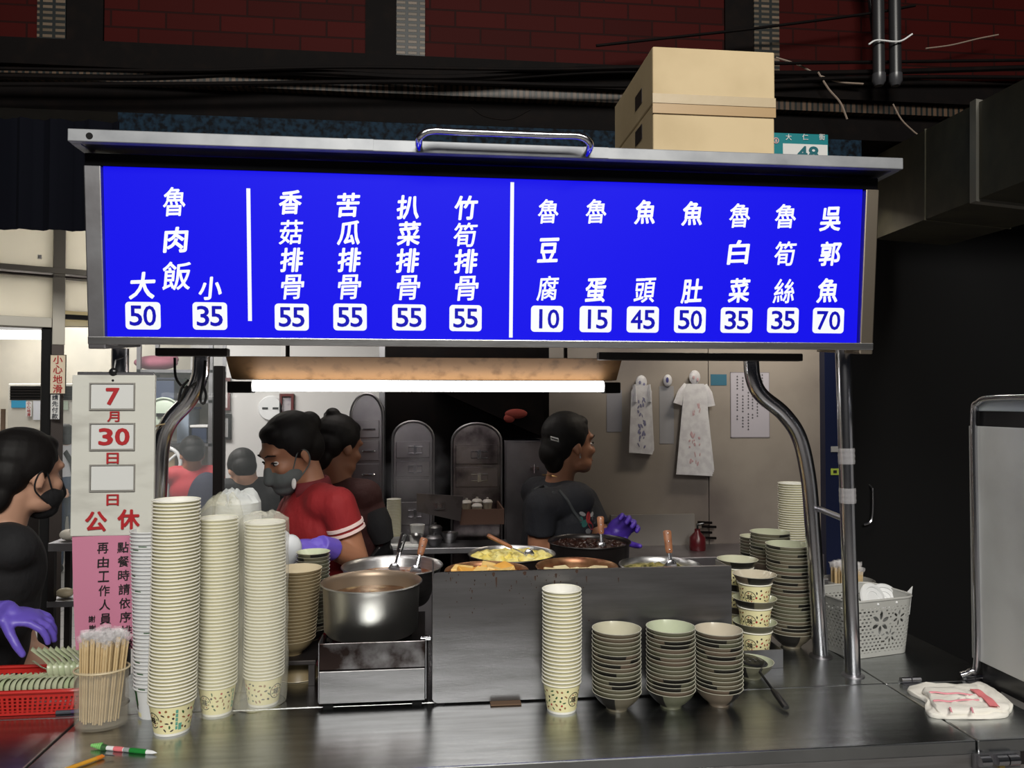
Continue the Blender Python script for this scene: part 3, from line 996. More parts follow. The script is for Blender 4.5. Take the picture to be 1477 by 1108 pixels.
def curved(pxs, label, r=0.0225):
    pts = [atY(x, y, ST) for x, y in pxs]
    t = thing('curved_support', label, 'support', (pts[-1].x, ST, CT))
    pp = polyline(pts, 8)
    part('tube', MB().tube(pp, r, 20), M['chrome'], t, True)
    part('base_collar', MB().lathe([(0, 0), (r * 1.5, 0), (r * 1.45, 0.003), (r, 0.005), (0, 0.005)], 24, Matrix.Translation((pts[-1].x, ST, CT))), M['steel_dull'], t, True)
    return t, pts


rb = atY(1184, 945, ST)
rt, rpts = curved([(1083, 512), (1086, 545), (1098, 570), (1130, 597), (1153, 632), (1166, 690), (1172, 760), (1178, 850), (1184, 946.5)], 'S-curved chrome support tube on the right behind the bowls')
lt_, lpts = curved([(291, 512), (288, 545), (272, 578), (246, 607), (233, 640), (229, 700), (224, 780), (218, 870), (212, 958)], 'S-curved dark support tube on the left behind the paper cups')
b1 = atY(1168, 733, ST)
b2 = atY(1236, 751, b.y + 0.02)
single('cross_bar', MB().tube([(b1.x + 0.02, ST - 0.01, b1.z), (b2.x - 0.02, b.y + 0.04, b2.z)], 0.009, 10), M['steel_dull'], 'short steel bar joining the curved tube and the right post', 'bar', smooth=True)
# dark crossbars under the sign
for (p0, p1, y0, y1, lab) in ((862, 1155, 514, 512, 'dark iron bar under the sign above the right curved tube'), (226, 330, 508, 511, 'dark iron bar under the sign above the left curved tube')):
    u, v_ = atY(p0, y0, 2.17), atY(p1, y1, 2.17)
    single('iron_bar', MB().box(u.x, v_.x, 2.155, 2.185, u.z - 0.011, u.z + 0.011), M['iron'], lab, 'bar', bevel=0.003)
# loose cables round the left tube
for i, pts in enumerate(([(252, 516), (254, 545), (268, 560), (284, 552)], [(296, 520), (294, 545), (289, 575), (294, 582), (297, 570), (292, 552)], [(272, 548), (262, 560), (258, 580), (270, 556)])):
    cp = polyline([atY(x, y, 2.14 - 0.01 * i) for x, y in pts], 8)
    single('loose_cable', MB().tube(cp, 0.0035, 6), M['black_gloss'], ('black cable loop left of the left curved tube top', 'black cable loop hanging right of the left curved tube', 'short coiled black cable on the left curved tube')[i], 'cable', smooth=True)
cz = atY(232, 614, 2.17)
single('wire_tie', MB().tube([(cz.x - 0.012 + 0.028 * math.cos(q * 0.5), 2.2 + 0.03 * math.sin(q * 0.5), cz.z + 0.006 * math.cos(q * 0.5)) for q in range(13)], 0.0018, 6), M['wood'], 'thin straw coloured wire tied round the left curved tube', 'wire', smooth=True)

# ------------------------------------------------------------------ light-box menu sign
SYB, SYT = 1.95, 1.915
bl, br_ = atY(158, 487, SYB), atY(1233, 487.5, SYB)
tl = atY(150, 246, SYT)
SW = br_.x - bl.x
SX0 = bl.x
SZ0 = (bl.z + br_.z) / 2
tilt = math.atan((SYB - SYT) / (tl.z - SZ0))
SH = (atY(700, 258, SYT).z - SZ0) / math.cos(tilt)
sign = localroot(thing('menu_sign', 'long blue light-box menu sign with white dishes and prices', 'sign', (SX0, SYB, SZ0), rotx=tilt))
N_ = Vector((0, -math.cos(tilt), -math.sin(tilt)))      # outward normal of the panel
UPS = Vector((0, -math.sin(tilt), math.cos(tilt)))


def onsign(px, py):
    d = ray(px, py)
    o = Vector((SX0, SYB, SZ0))
    t = (o - EYE).dot(N_) / d.dot(N_)
    p = EYE + d * t - o
    return p.x, p.dot(UPS)


M['sign_blue'] = mat('lit_blue_panel', (0.002, 0.002, 0.05, 1), 0.5, spec=0.12, emit=0.88, emitcol=(0.005, 0.003, 0.9, 1))
M['sign_white'] = mat('lit_white_letter', (0.3, 0.3, 0.3, 1), 0.4, emit=0.74, emitcol=(0.92, 0.96, 1.0, 1))
M['sign_ink'] = mat('blue_digit', (0.004, 0.004, 0.3, 1), 0.3, emit=0.3, emitcol=(0.006, 0.004, 0.75, 1))
part('light_panel', MB().box(-0.005, SW + 0.005, 0.0, 0.02, -0.005, SH + 0.002), M['sign_blue'], sign)
lw = 0.045
fr = MB().box(-lw, -0.006, -0.012, 0.22, -0.035, SH + 0.001)
part('side_frame', fr, M['steel_dull'], sign, bevel=0.003)
part('side_frame', MB().box(SW + 0.008, SW + lw, -0.012, 0.22, -0.035, SH + 0.001), mat('warm_steel', (0.4, 0.34, 0.27, 1), 0.4, 1.0), sign, bevel=0.003)
part('bottom_frame', MB().box(-lw, SW + lw, -0.014, 0.22, -0.024, -0.005), M['steel'], sign, bevel=0.002)
part('top_frame', MB().box(-lw, SW + lw, -0.004, 0.03, SH + 0.002, ((atY(97, 189, 1.84).z + atY(1303, 224, 1.84).z) / 2 - 0.029 - 0.0045 - SZ0) / math.cos(tilt)), mat('black_header', (0.008, 0.008, 0.01, 1), 0.8, spec=0.05), sign, bevel=0.002)
part('back_panel', MB().box(-lw, SW + lw, 0.2, 0.22, -0.02, SH + 0.001), M['steel_dull'], sign)
for (px, py0, py1) in ((359.5, 272, 463), (737.8, 263, 487)):
    (x0, y0), (x1, y1) = onsign(px, py0), onsign(px, py1)
    part('divider_line', MB().box((x0 + x1) / 2 - 0.0045, (x0 + x1) / 2 + 0.0045, -0.0015, 0.0, min(y0, y1), max(y0, y1)), M['sign_white'], sign)
CH = [('魯', 252, 291, 33, 43), ('肉', 254, 346, 35, 38), ('飯', 255, 398, 42, 42), ('大', 206, 412, 38, 40), ('小', 304, 416, 34, 34)]
for txt, xs, ys in (('香菇排骨', (419, 420, 421, 422), (292, 335, 375, 414)), ('苦瓜排骨', (502, 504, 504, 504), (296, 336, 375, 414)),
                    ('扒菜排骨', (589, 590, 588, 589), (299, 337, 376, 415)), ('竹筍排骨', (672, 671, 672, 673), (300, 339, 377, 416)),
                    ('魯豆腐', (791, 791, 790), (305, 361, 416)), ('魯蛋', (860, 859), (305, 419)), ('魚頭', (931, 930), (306, 419)), ('魚肚', (999, 998), (308, 420)),
                    ('魯白菜', (1067, 1065, 1066), (311, 364, 419)), ('魯筍絲', (1133, 1132, 1131), (312, 366, 420)), ('吳郭魚', (1198, 1197, 1194), (316, 366, 419))):
    for ch, x, y in zip(txt, xs, ys):
        CH.append((ch, x, y, 33 if x < 700 else 29, 36))
let = MB()
for ch, px, py, w_, h_ in CH:
    x, y = onsign(px, py)
    x2, y2 = onsign(px + w_, py + h_)
    put_glyph(let, ch, lambda u, v: (u, -0.0015, v), x, y, x2 - x, y - y2, 0.015 if ch in '魯骨腐頭筍菇飯絲' else 0.027, lean=0.1)
part('lettering', let, M['sign_white'], sign)
PR = [('50', 206.5, 455.5, 51, 40), ('35', 303, 456, 50, 40), ('55', 421, 457.5, 49, 39), ('55', 505, 457.5, 48, 39), ('55', 590, 458, 48, 38), ('55', 671.5, 459, 46, 38),
      ('10', 789, 460, 45.5, 38), ('15', 859, 460.5, 45, 38), ('45', 927, 461, 45, 38), ('50', 995, 461.5, 44, 38), ('35', 1062, 462, 44, 37), ('35', 1129, 462, 43.5, 37), ('70', 1194.5, 462.5, 43, 37)]
for txt, px, py, w_, h_ in PR:
    x, y = onsign(px, py)
    x2, y2 = onsign(px + w_, py + h_)
    W_, H_ = x2 - x, y - y2
    pm = MB()
    poly = []
    r = 0.009
    for (cx, cy, a0) in ((W_ / 2 - r, -H_ / 2 + r, -90), (W_ / 2 - r, H_ / 2 - r, 0), (-W_ / 2 + r, H_ / 2 - r, 90), (-W_ / 2 + r, -H_ / 2 + r, 180)):
        for k in range(6):
            q = math.radians(a0 + 18 * k)
            poly.append((x + cx + r * math.cos(q), y + cy + r * math.sin(q)))
    pm.prism(poly, -0.0015, 0.0)
    pp = part('price_plate', pm, M['sign_white'], sign, label='white %s price plate' % txt)
    dm = MB()
    put_number(dm, txt, lambda u, v: (u, -0.0025, v), x, y, W_ * 0.76, H_ * 0.74, 0.014)
    part('number', dm, M['sign_ink'], pp)

# ------------------------------------------------------------------ canopy
CYF = 1.84
cl, cr = atY(97, 199, CYF), atY(1303, 230, CYF)
cz1 = (atY(97, 189, CYF).z + atY(1303, 224, CYF).z) / 2
cz0 = cz1 - 0.029
can = thing('stall_canopy', 'flat steel canopy roof with a pale front edge over the sign', 'canopy', ((cl.x + cr.x) / 2, CYF, cz0))
part('front_edge', MB().box(cl.x, cr.x, CYF, CYF + 0.02, cz0, cz1), M['galv'], can, bevel=0.002)
RZ = cz0 + 0.024
part('roof_sheet', MB().box(cl.x + 0.021, cr.x - 0.021, CYF + 0.02, 2.45, cz0 + 0.012, RZ), M['steel_dull'], can)
# underside back to the sign box
z_s = cz0 + 0.0015
part('soffit', MB().add([(cl.x + 0.02, CYF + 0.02, cz0 + 0.002), (cr.x - 0.02, CYF + 0.02, cz0 + 0.002), (cr.x - 0.02, 1.935, z_s), (cl.x + 0.02, 1.935, z_s)], [(0, 1, 2, 3)]).add([(cl.x + 0.02, CYF + 0.02, cz0 + 0.006), (cr.x - 0.02, CYF + 0.02, cz0 + 0.006), (cr.x - 0.02, 1.935, z_s + 0.004), (cl.x + 0.02, 1.935, z_s + 0.004)], [(3, 2, 1, 0)]), mat('dark_soffit', (0.3, 0.3, 0.33, 1), 0.28, 1.0), can)
for xa, xb in ((cl.x, cl.x + 0.02), (cr.x - 0.02, cr.x)):
    part('side_rail', MB().box(xa, xb, CYF + 0.0201, 2.45, cz0, cz1), M['galv'], can)
part('rear_edge', MB().box(cl.x, cr.x, 2.45, 2.47, cz0, cz1), M['galv'], can)
hc = atY(129, 199, CYF)
part('bolt_hole', MB().tube([(hc.x, CYF - 0.0015, cz0 + 0.013), (hc.x, CYF + 0.004, cz0 + 0.013)], 0.0075, 20), M['black'], can)
for px in (520, 860):
    sx = atY(px, 210, CYF).x
    part('seam_plate', MB().box(sx - 0.03, sx + 0.03, CYF - 0.0015, CYF, cz0 + 0.002, cz1 - 0.001), M['galv'], can)
h0, h1 = atY(604, 212, CYF - 0.045), atY(852, 216, CYF - 0.045)
hzm = cz0 + 0.008
ht_ = cz1 + 0.006
part('handle', MB().tube(polyline([(h0.x, CYF, hzm + 0.003), (h0.x, CYF - 0.03, hzm + 0.006), (h0.x + 0.004, CYF - 0.048, ht_ - 0.012), (h0.x + 0.03, CYF - 0.052, ht_), (h0.x + 0.1, CYF - 0.052, ht_), (h1.x - 0.1, CYF - 0.052, ht_), (h1.x - 0.03, CYF - 0.052, ht_), (h1.x - 0.004, CYF - 0.048, ht_ - 0.012), (h1.x, CYF - 0.03, hzm + 0.006), (h1.x, CYF, hzm + 0.003)], 6), 0.0085, 14), M['chrome'], can, True, label='bent steel grab handle')

# ------------------------------------------------------------------ strip lamp under the sign
LY = 2.25
u, v_ = atY(330, 545, LY), atY(893, 545, LY)
lamp = thing('tube_lamp', 'fluorescent tube lamp in a tan trough under the sign', 'lamp', ((u.x + v_.x) / 2, LY, u.z))
zt, zm, zb_ = atY(600, 519, LY + 0.02).z, atY(600, 545, LY - 0.02).z, atY(600, 557, LY).z
M['tan'] = mat('greasy_tan_trough', (0.12, 0.066, 0.03, 1), 0.6, spec=0.1, noise=((0.06, 0.03, 0.012, 1), 26, 0.52, 0.75))
part('reflector', MB().prism([(0, 0)] * 0 or [(LY + 0.03, zm - 0.004), (LY + 0.1, zm - 0.004), (LY + 0.1, zt + 0.004), (LY - 0.04, zt + 0.004)], u.x, v_.x, M=Matrix(((0, 1, 0, 0), (1, 0, 0, 0), (0, 0, 1, 0), (0, 0, 0, 1)))), M['tan'], lamp, bevel=0.002)
t0, t1 = atY(365, 553, LY), atY(870, 553, LY)
M['tube_lit'] = mat('lit_tube_bright', (1, 1, 1, 1), 0.5, emit=12.0, emitcol=(1, 0.98, 0.95, 1))
part('tube', MB().tube([(t0.x, LY, zb_), (t1.x, LY, zb_)], 0.0155, 18), M['tube_lit'], lamp, True)
for (e0, e1) in ((u.x + 0.0, t0.x), (t1.x, v_.x)):
    part('end_socket', MB().box(e0, e1, LY - 0.02, LY + 0.03, zb_ - 0.02, zb_ + 0.012), M['black'], lamp, bevel=0.003)
bk = MB()
for x in (u.x + 0.15, v_.x - 0.15):
    bk.tube([(x, LY + 0.06, zt + 0.004), (x, LY + 0.06, cz0 + 0.0115)], 0.006)
part('hanger_rod', bk, M['iron'], lamp)

# ------------------------------------------------------------------ cardboard carton on the canopy
BYF = 1.98
ba, bb = atY(941, 67, BYF), atY(1118, 222, BYF)
bx = thing('cardboard_box', 'tan cardboard box with tape across its middle on the canopy', 'box', ((ba.x + bb.x) / 2, BYF + 0.2, cz1 - 0.005))
bz0 = RZ + 0.0006
bt = ba.z
mid = atY(1030, 153, BYF).z
dep = 0.42
part('lower_body', MB().box(ba.x + 0.001, bb.x - 0.001, BYF, BYF + dep, bz0, mid - 0.0015), M['card'], bx, bevel=0.004)
part('upper_body', MB().box(ba.x, bb.x, BYF - 0.002, BYF + dep, mid + 0.0005, bt), M['card'], bx, bevel=0.004)
part('seam', MB().box(ba.x + 0.004, bb.x - 0.004, BYF + 0.003, BYF + dep - 0.004, mid - 0.004, mid + 0.004), M['card_dark'], bx)
tz0, tz1 = atY(1030, 167, BYF).z, atY(1030, 139, BYF).z
part('tape', MB().box(ba.x - 0.001, bb.x + 0.001, BYF - 0.0045, BYF - 0.0025, mid + 0.001, tz1), mat('pale_tape', (0.47, 0.37, 0.23, 1), 0.4, bump=0.5, bscale=20), bx, label='pale shiny strip of packing tape')
part('tape', MB().box(ba.x - 0.001, bb.x + 0.001, BYF - 0.0045, BYF - 0.0025, tz0, mid - 0.0005), mat('brown_tape', (0.4, 0.26, 0.12, 1), 0.4), bx, label='brown strip of packing tape')
mk = MB()
for k in range(2):
    zc = bt - 0.07 - 0.1 * k
    mk.box(ba.x - 0.0015, ba.x - 0.0002, BYF + 0.1, BYF + 0.17, zc - 0.04, zc)
part('printed_mark', mk, M['ink_dark'], bx)

# house number plate on the fascia
NY = FY - 0.012
na, nb = atY(1113, 191, NY), atY(1195, 243, NY)
npl = thing('street_plate', 'teal house number plate half hidden behind the cardboard box', 'sign', ((na.x + nb.x) / 2, NY, nb.z))
part('plate', MB().box(na.x, nb.x, NY, NY + 0.012, nb.z, na.z), mat('teal_enamel', (0.01, 0.22, 0.25, 1), 0.35), npl, bevel=0.002)
wa, wb = atY(1129, 207, NY), atY(1193.5, 240, NY)
part('number_field', MB().box(wa.x, wb.x, NY - 0.002, NY, wb.z, wa.z), M['paper'], npl)
lt2 = MB()
fnp = lambda x, z: (x, NY - 0.003, z)
s_ = (NY) / FPX
for ch, px in (('大', 1137), ('仁', 1161), ('街', 1185)):
    c = atY(px, 198, NY)
    put_glyph(lt2, ch, fnp, c.x, c.z, 9.5 * s_, 9.5 * s_, 0.01)
part('lettering', lt2, M['paper'], npl)
nm = MB()
c = atY(1165, 221, NY)
put_number(nm, '48', fnp, c.x, c.z, 34 * s_, 21 * s_, 0.03)
part('number', nm, mat('teal_ink', (0.01, 0.13, 0.16, 1), 0.4), npl)
em = MB()
c = atY(1119, 203, NY)
em.tube([(c.x + 4 * s_ * math.cos(q * math.pi / 10), NY - 0.002, c.z + 4 * s_ * math.sin(q * math.pi / 10)) for q in range(20)], 0.0022, 6, closed=True)
em.box(c.x - 0.003, c.x + 0.003, NY - 0.003, NY, c.z - 0.006, c.z + 0.006)
part('emblem', em, mat('pink_ink', (0.7, 0.45, 0.45, 1), 0.5), npl)

# ------------------------------------------------------------------ drain pipes, cables, duct on the building
for i, px in enumerate((1267, 1291)):
    q = atY(px, 60, 2.9)
    lo = atY(px, 122, 2.9).z
    t = thing('drain_pipe', ('left black drain pipe of the pair at the top right', 'right black drain pipe of the pair at the top right')[i], 'pipe', (q.x, 2.9, lo))
    part('pipe', MB().tube([(q.x, 2.9, lo + 0.02), (q.x, 2.9, 4.3)], 0.023, 20), mat('black_pipe', (0.02, 0.02, 0.022, 1), 0.35), t, True)
    part('end_cap', MB().lathe([(0, -0.02), (0.016, -0.017), (0.026, 0), (0.026, 0.03), (0, 0.032)], 20, Matrix.Translation((q.x, 2.9, lo + 0.012))), mat('pipe_cap', (0.05, 0.05, 0.055, 1), 0.3), t, True)
q = atY(1250, 30, 2.93)
single('conduit_hose', MB().tube(polyline([(q.x, 2.93, 4.2), (q.x - 0.01, 2.93, 3.6), (q.x, 2.93, 3.3), (q.x + 0.02, 2.94, 3.2), (q.x + 0.05, 2.96, 3.05)]), 0.011, 10), M['black_gloss'], 'thin black hose running beside the left drain pipe', 'hose', smooth=True)
pts = [atY(x, y, 2.865) for x, y in ((1253, 64), (1265, 58), (1290, 60), (1302, 58), (1316, 49))]
single('cable_tie', MB().tube(polyline(pts), 0.0035, 6), M['white'], 'white wire tied round the two drain pipes', 'wire', smooth=True)
cabs = [([(-60, 108), (200, 112), (420, 104), (640, 112), (900, 98), (1150, 106), (1540, 96)], 0.012, 'thick black cable along the dark beam', 'black_gloss'),
        ([(-60, 122), (300, 121), (600, 118), (930, 124), (1250, 112), (1540, 112)], 0.009, 'black cable sagging along the row of upright tiles', 'black_gloss'),
        ([(-60, 98), (250, 102), (500, 97), (800, 100), (1100, 92), (1540, 86)], 0.007, 'thin black cable along the foot of the brick wall', 'black_gloss'),
        ([(860, 66), (960, 55), (1080, 42), (1250, 20), (1320, 8)], 0.006, 'thin black cable rising across the brick at the upper right', 'black_gloss'),
        ([(1119, 83), (1150, 93), (1180, 108), (1210, 118), (1245, 121)], 0.004, 'tan wire drooping right of the cardboard box', 'wire'),
        ([(1180, 104), (1195, 128), (1212, 148), (1222, 172)], 0.004, 'tan wire end hanging down right of the cardboard box', 'wire'),
        ([(1288, 150), (1300, 172), (1316, 188), (1326, 196)], 0.003, 'pale wire hanging below the drain pipes', 'wire'),
        ([(680, 155), (700, 168), (735, 172), (765, 158)], 0.003, 'thin black wire loop on the navy fascia', 'black_gloss'),
        ([(1335, 70), (1372, 65), (1410, 56), (1440, 50)], 0.003, 'pale wire across the brick at the far upper right', 'wire')]
M['wire'] = mat('tan_wire', (0.25, 0.19, 0.15, 1), 0.5)
for i, (pts, r, lab, mm) in enumerate(cabs):
    Yc = 2.96 - 0.012 * (i % 4) if i != 7 else 2.97
    single('wall_cable', MB().tube(polyline([atY(x, y, Yc) for x, y in pts], 10), r, 6), M['soot'] if mm == 'black_gloss' else M[mm], lab, 'cable', smooth=True)
# sheet metal duct, upper right, running back into the dark
def ductbox(p0, p1, Ya, Yb, m, name, parent):
    return None
M['duct'] = mat('olive_duct', (0.05, 0.047, 0.03, 1), 0.6, 0.3, noise=((0.028, 0.026, 0.018, 1), 10, 0.4, 0.7))
A0, A1 = atY(1500, 102, 1.9), atY(1500, 252, 1.9)      # near end, top and bottom of its visible side
B0, B1 = atY(1262, 225, 3.3), atY(1262, 345, 3.3)
dx = Vector((0.42, 0.1, 0))
dc = thing('ventilation_duct', 'olive sheet metal ventilation duct at the upper right', 'duct', (B1.x, 3.2, B1.z))
def quadsec(t0, t1):
    vs = []
    for t in (t0, t1):
        a_, c_ = A0.lerp(B0, t), A1.lerp(B1, t)
        vs += [a_, c_, c_ + dx, a_ + dx]
    return vs, [(0, 1, 5, 4), (1, 2, 6, 5), (2, 3, 7, 6), (3, 0, 4, 7), (0, 3, 2, 1), (4, 5, 6, 7)]
part('section', MB().add(*quadsec(-0.2, 0.262)), M['duct'], dc)
part('section', MB().add(*quadsec(0.284, 1.0)), M['duct'], dc)
fl = MB()
vs, fs = quadsec(0.258, 0.288)
cc = sum(vs, Vector()) / 8
fl.add([cc + (v - cc) * 1.06 for v in vs], fs)
part('flange', fl, mat('pale_duct_flange', (0.26, 0.25, 0.22, 1), 0.5, 0.5), dc)
vs, fs = quadsec(0.57, 0.576)
cc = sum(vs, Vector()) / 8
part('seam', MB().add([cc + (v - cc) * 1.02 for v in vs], fs), mat('duct_seam', (0.16, 0.15, 0.11, 1), 0.5, 0.5), dc)
hp = A0.lerp(B0, 0.2)
part('hanger_rod', MB().tube([hp + dx * 0.5, hp + dx * 0.5 + Vector((0, 0, 1.6))], 0.006), M['iron'], dc)

# ------------------------------------------------------------------ black side panel with white sheet (right)
PXX = 1.47
PZT = atX(1385, 574, PXX).z
pn = thing('folding_screen', 'black folding screen with steel tube frame and white acrylic sheet at the right edge', 'panel', (PXX, 1.8, CT))
y1 = JY - 0.002
ya = JY - 0.02
part('tube_frame', MB().tube(polyline([(PXX - 0.012, FYC + 0.0, PZT), (PXX - 0.012, ya - 0.09, PZT), (PXX - 0.012, ya - 0.02, PZT - 0.012), (PXX - 0.012, ya, PZT - 0.06), (PXX - 0.012, ya, 1.2), (PXX - 0.012, ya, CT + 0.07), (PXX - 0.03, ya + 0.004, CT + 0.03), (PXX - 0.05, ya + 0.012, CT + 0.018)], 6), 0.0085, 12), M['chrome'], pn, True)
part('board', MB().box(PXX, PXX + 0.015, FYC - 0.1, ya - 0.004, CT + 0.003, PZT + 0.002), M['black_gloss'], pn)
w0, w1 = atX(1396, 614, PXX), atX(1403, 948, PXX)
yw = (w0.y + w1.y) / 2 - 0.006
M['sheet'] = mat('white_acrylic', (0.56, 0.57, 0.56, 1), 0.35, noise=((0.46, 0.46, 0.45, 1), 5, 0.4, 0.7), bump=0.3, bscale=12)
part('white_sheet', MB().box(PXX - 0.005, PXX, FYC - 0.1, yw, atX(1403, 948, PXX).z, atX(1396, 614, PXX).z), M['sheet'], pn, bevel=0.002)
p0, p1 = atX(1413, 577, PXX), atX(1413, 593, PXX)
part('grip_plate', MB().box(PXX - 0.005, PXX, FYC - 0.1, p0.y, p1.z, p0.z), mat('pale_plate', (0.45, 0.5, 0.53, 1), 0.4), pn, bevel=0.002)
part('kickstand', MB().tube([(PXX + 0.008, FYC + 0.03, 0), (PXX + 0.008, FYC + 0.03, CT + 0.003)], 0.012).tube([(PXX + 0.008, y1 - 0.06, 0), (PXX + 0.008, y1 - 0.06, CT + 0.003)], 0.012), M['iron'], pn)
# wire hook at the right of the post
hk = [atY(x, y, KY + 0.27) for x, y in ((1259, 705), (1259, 735), (1256, 752), (1246, 757))]
single('hanging_hook', MB().tube([hk[0] + Vector((0, 0.04, 0.02))] + polyline(hk), 0.006, 6), M['chrome'], 'thin steel hook on the dark wall right of the post', 'hook', smooth=True)

# ================================================================== PAPER CUPS AND BOWLS
def ordinal(n):
    return '%d%s' % (n, 'th' if 10 <= n % 100 <= 20 else {1: 'st', 2: 'nd', 3: 'rd'}.get(n % 10, 'th'))


CR_, CB_, CHH = 0.0470, 0.0362, 0.068       # rim radius, foot radius, height (scaled per stack)


def cup_mesh(name, m_out, m_in, m_foot):
    b = MB()
    t = 0.0004
    prof = [(0, 0.005), (CB_ - 0.002, 0.005), (CB_ - 0.0015, 0.0), (CB_, 0.0), (CB_ + (CR_ - CB_) * 0.08, CHH * 0.08), (CR_ - 0.0001, CHH - 0.001), (CR_ - t, CHH - 0.001), (CB_ + (CR_ - CB_) * 0.0965 - t, 0.0065), (0, 0.0065)]
    b.lathe(prof, 40, mis=[2, 2, 2, 2, 0, 1, 1, 1])
    return b.mesh(name, [m_out, m_in, m_foot], True, 35)


def cup_rim(m):
    b = MB()
    b.tube([((CR_ + 0.0014) * math.cos(q * math.pi / 20), (CR_ + 0.0014) * math.sin(q * math.pi / 20), CHH - 0.0005) for q in range(40)], 0.0019, 8, closed=True)
    return b.mesh('cup_rim', m, True, 180)


OFF = [0.00045]


def on_cup(u, v):
    """arc length u and height v -> a point just off the cup wall"""
    r = CB_ + (CR_ - CB_) * v / CHH + OFF[0]
    a = u / 0.043 - math.pi / 2
    return (r * math.cos(a), r * math.sin(a), v)


CUPMATS = [M['ink_green'], M['ink_brown'], M['ink_dark'], M['ink_teal'], M['ink_red'], M['cup_print']]


def cup_print(logo_at, panel_at, seed):
    """scattered vegetables, a ring logo and a green panel printed on the wall"""
    R = random.Random(seed)
    b = MB()
    pts = []
    for _ in range(900):
        u, v = R.uniform(-0.13, 0.13), R.uniform(0.012, CHH - 0.012)
        if abs(u - logo_at) < 0.018 and abs(v - 0.033) < 0.024:
            continue
        if abs(u - panel_at) < 0.009:
            continue
        if all((u - p) ** 2 + (v - q) ** 2 > 0.0092 ** 2 for p, q in pts):
            pts.append((u, v))
    for u, v in pts:
        l, w_ = R.choice([(0.0046, 0.0017), (0.0034, 0.0026), (0.0028, 0.0026), (0.0042, 0.0021)])
        a = R.uniform(0, 3.14)
        mi = R.choice([0, 0, 1, 1, 2, 2, 4] if R.random() < 0.85 else [1])
        poly = []
        for k in range(9):
            q = 2 * math.pi * k / 9
            x, y = l * math.cos(q), w_ * math.sin(q) + 0.0006 * math.cos(q) ** 2
            poly.append(on_cup(u + x * math.cos(a) - y * math.sin(a), v + x * math.sin(a) + y * math.cos(a)))
        b.add(poly, [tuple(range(9))], mi)
    # ring logo
    n = 40
    c = (logo_at, 0.034)
    vs, fs = [], []
    for k in range(n):
        q = 2 * math.pi * k / n
        for r in (0.0152, 0.0172 if (k % 14) else 0.0166):
            vs.append(on_cup(c[0] + r * math.cos(q), c[1] + r * math.sin(q)))
    for k in range(n - 5):
        k2 = (k + 1) % n
        fs.append((2 * k, 2 * k + 1, 2 * k2 + 1, 2 * k2))
    b.add(vs, fs, 2)
    put_glyph(b, '味', lambda x, y: on_cup(x, y), c[0], c[1], 0.016, 0.016, 0.03, 2)
    for k in range(8):
        q = k * 0.8 + 0.3
        b.add([on_cup(c[0] + 0.0115 * math.cos(q) + 0.002 * math.cos(j * 1.26), c[1] + 0.0115 * math.sin(q) + 0.002 * math.sin(j * 1.26)) for j in range(5)], [(0, 1, 2, 3, 4)], (0, 1, 4, 1)[k % 4])
    # green panel
    for k in range(5):
        v0, v1 = 0.014 + k * 0.009, 0.0215 + k * 0.009
        b.add([on_cup(panel_at - 0.006, v0), on_cup(panel_at - 0.001, v0), on_cup(panel_at - 0.001, v1), on_cup(panel_at - 0.006, v1)], [(0, 1, 2, 3)], 3)
    b.add([on_cup(panel_at + 0.0005, 0.012), on_cup(panel_at + 0.008, 0.012), on_cup(panel_at + 0.008, 0.027), on_cup(panel_at + 0.0005, 0.027)], [(0, 1, 2, 3)], 3)
    return b.mesh('cup_print', CUPMATS)


RIM_CREAM, RIM_WHITE = cup_rim(M['cup']), cup_rim(M['cup_white'])
CUP_PLAIN = cup_mesh('paper_cup', M['cup_print'], M['cup_in'], M['cup_in'])
CUP_CREAM = cup_mesh('paper_cup_cream', M['cup_out'], M['cup_in'], M['cup_in'])
CUP_WHITE = cup_mesh('paper_cup_white', M['cup_white'], M['cup_white'], M['cup_white'])


def white_print():
    b = MB()
    for (u0, u1, v0, v1, mi) in ((-0.045, -0.026, 0.03, 0.063, 0), (-0.042, -0.03, 0.02, 0.03, 2), (-0.046, -0.02, 0.004, 0.014, 5), (0.02, 0.05, 0.02, 0.06, 0)):
        n = 6
        vs = [on_cup(u0 + (u1 - u0) * i / n, v) for v in (v0, v1) for i in range(n + 1)]
        b.add(vs, [(i, i + 1, n + 2 + i, n + 1 + i) for i in range(n)], mi)
    return b.mesh('cup_print', CUPMATS)


OFF[0] = 0.00015
PRINT_A = white_print()
OFF[0] = 0.00045


def cup_stack(base, n, pitch, scale, body, rim, where, group, pr=None, rot=0.0, lean=(0, 0), jit=0.00015, noun='cream paper cup', sz=None):
    first = frim = fpr = None
    for i in range(n):
        if first is None:
            o = link('paper_cup', body)
            frim = link('rim', rim, o)
            if pr is not None:
                fpr = link('printed_pattern', pr, o)
        else:
            o = first.copy()
            COL.objects.link(o)
            for q_ in (frim, fpr):
                if q_ is not None:
                    r_ = q_.copy()
                    COL.objects.link(r_)
                    r_.parent = o
        f = i / max(1, n - 1)
        bow = math.sin(f * math.pi) * jit * 12 * min(1.0, n / 45)
        o.location = Vector(base) + Vector((lean[0] * f + random.uniform(-jit, jit) + bow, lean[1] * f + random.uniform(-jit, jit), i * pitch + 0.0002))
        o.rotation_euler = (0, 0, random.uniform(0, 6.28) if i else rot)
        o.scale = (scale, scale, sz or scale)
        k = n - i
        if i == 0:
            lab = 'lowest %s of the stack %s' % (noun, where)
        elif k == 1:
            lab = 'topmost %s of the stack %s' % (noun, where)
        else:
            lab = '%s %s down the stack %s' % (ordinal(k), noun, where)
        tag(o, lab, 'cup', group)
        if i == 0:
            first = o
    return first


def groundpt(px, py, z=CT):
    return atZ(px, py, z)


